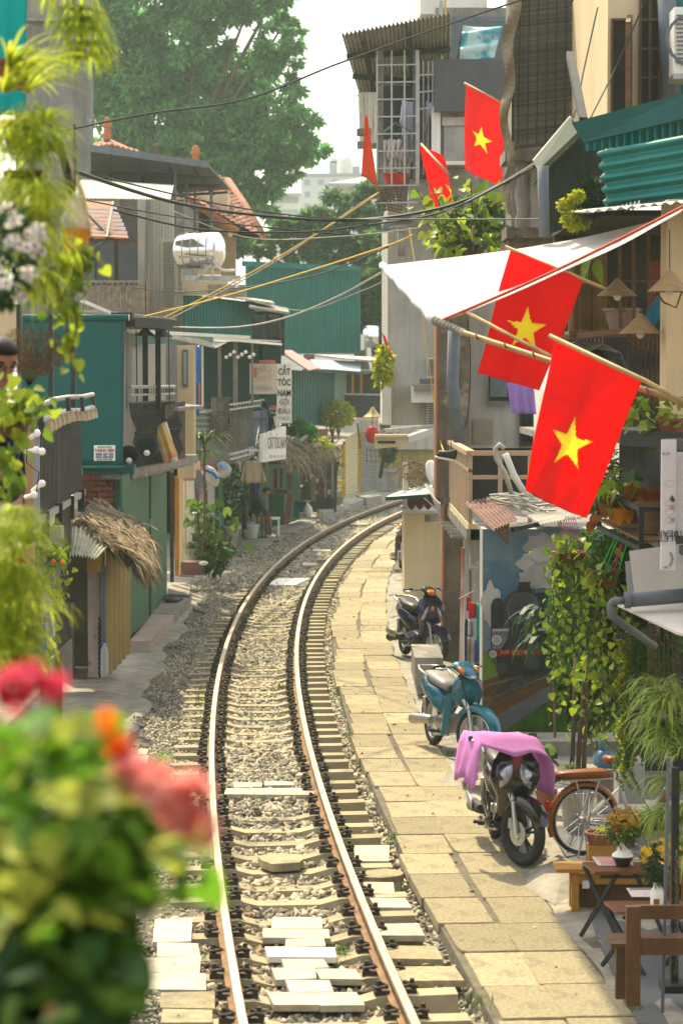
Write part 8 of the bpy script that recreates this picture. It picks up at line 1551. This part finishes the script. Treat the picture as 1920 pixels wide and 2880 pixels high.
for y in(.06,.34):MB().loft([(-.06,.05,.045,.05),(.05,.045,.05,.045),(.15,.03,.045,.03),(.2,.025,.03,.02)],10).xf(Matrix.Translation(q(.31,y,0))).build('shoe',M_white,t,smooth=True);hand(t,q(.33,y+(-.05 if y<.2 else.04),.53),(.6,.1,-.6))
skin('neck',M_skin,t,[q(.18,.2,.97),q(.24,.2,1.06)],[(0,1)],[.055,.05],0);head(t,q(.29,.2,1.13),.105,-.1,.55)
o=thing('low_stool','low dark stool under the sitting person','stool',q(-.05,.2,0));MB().box(q(-.05,.2,.31),(.3,.32,.04)).build('seat',M_wood,o)
for dx in(-.12,.12):
 for dy in(-.13,.13):MB().box(q(-.05+dx,.2+dy,.15),(.035,.035,.3)).build('leg',M_wood,o)
c=W(-6,1018,11.6);t=thing('person','black haired person in glasses and a navy shirt leaning in at the left edge','person',c-V((0,0,.5)));head(t,c,.108,-.9,.35,True)
skin('neck',M_skin,t,[c+V((0,.02,-.22)),c+V((-.02,.03,-.1))],[(0,1)],[.06,.055],0);skin('shirt',M_navy,t,[c+V((-.02,.06,-.26)),c+V((-.04,.1,-.42)),c+V((-.05,.1,-.7)),c+V((-.22,.05,-.28)),c+V((-.26,-.08,-.55)),c+V((.05,.16,-.28)),c+V((.0,.1,-.55))],[(0,1),(1,2),(0,3),(3,4),(0,5),(5,6)],[.085,.16,.16,.085,.06,.085,.06],1)
for s_,e in((-1,V((-.26,-.08,-.55))),(1,V((.0,.1,-.55)))):skin('forearm',M_skin,t,[c+e,c+e+V((.05*-s_,-.2,.0))],[(0,1)],[.045,.032],0);hand(t,c+e+V((.05*-s_,-.2,0)),(0,-1,-.2))
p0=W(648,1553,57);t=thing('cat','small tabby cat sitting by the large dark pot','cat',p0);q=lambda x,y,z:p0+V((x,y,z));M_cat=mat('tabby_fur',(.34,.26,.18),(.18,.13,.09),sc=22,rough=.95,stretch=(1,1,3))
skin('body',M_cat,t,[q(-.02,.06,.07),q(-.01,.05,.15),q(0,.0,.23),q(.01,-.03,.29),q(.02,-.05,.34),q(.025,-.08,.20),q(.025,-.09,.03),q(-.03,-.08,.2),q(-.03,-.09,.03),q(.07,.02,.06),q(.07,-.06,.03),q(-.08,.03,.06),q(-.08,-.05,.03)],[(0,1),(1,2),(2,3),(3,4),(2,5),(5,6),(2,7),(7,8),(0,9),(9,10),(0,11),(11,12)],[.085,.085,.07,.045,.05,.03,.022,.03,.022,.055,.025,.055,.025],0)
h_=MB().ball(q(.03,-.06,.37),(.055,.055,.05),12).ball(q(.03,-.11,.355),(.025,.025,.02),8).build('head',M_cat,t,smooth=True)
for s_ in(-1,1):MB().lathe([(.022,0),(.003,.045)],q(.03+s_*.035,-.05,.405),6).build('ear',M_cat,h_);MB().ball(q(.03+s_*.022,-.108,.38),.007,6).build('eye',M_hair,h_)
skin('tail',M_cat,t,[q(-.05,.1,.03),q(-.14,.06,.025),q(-.15,-.03,.025)],[(0,1),(1,2)],[.02,.018,.014],0)
hz_=MB().box((0,140,14.5),(120,290,33.2)).build('haze',None);hz_['kind']='stuff';hz_['label']='pale warm haze in the street air'
m=bpy.data.materials.new('haze_air');m.use_nodes=True;n=m.node_tree;n.nodes.clear();o_=n.nodes.new('ShaderNodeOutputMaterial');pv=n.nodes.new('ShaderNodeVolumePrincipled');pv.inputs['Color'].default_value=(.76,.97,.88,1);pv.inputs['Density'].default_value=HAZE;pv.inputs['Anisotropy'].default_value=.35;n.links.new(pv.outputs[0],o_.inputs['Volume']);hz_.data.materials.append(m)
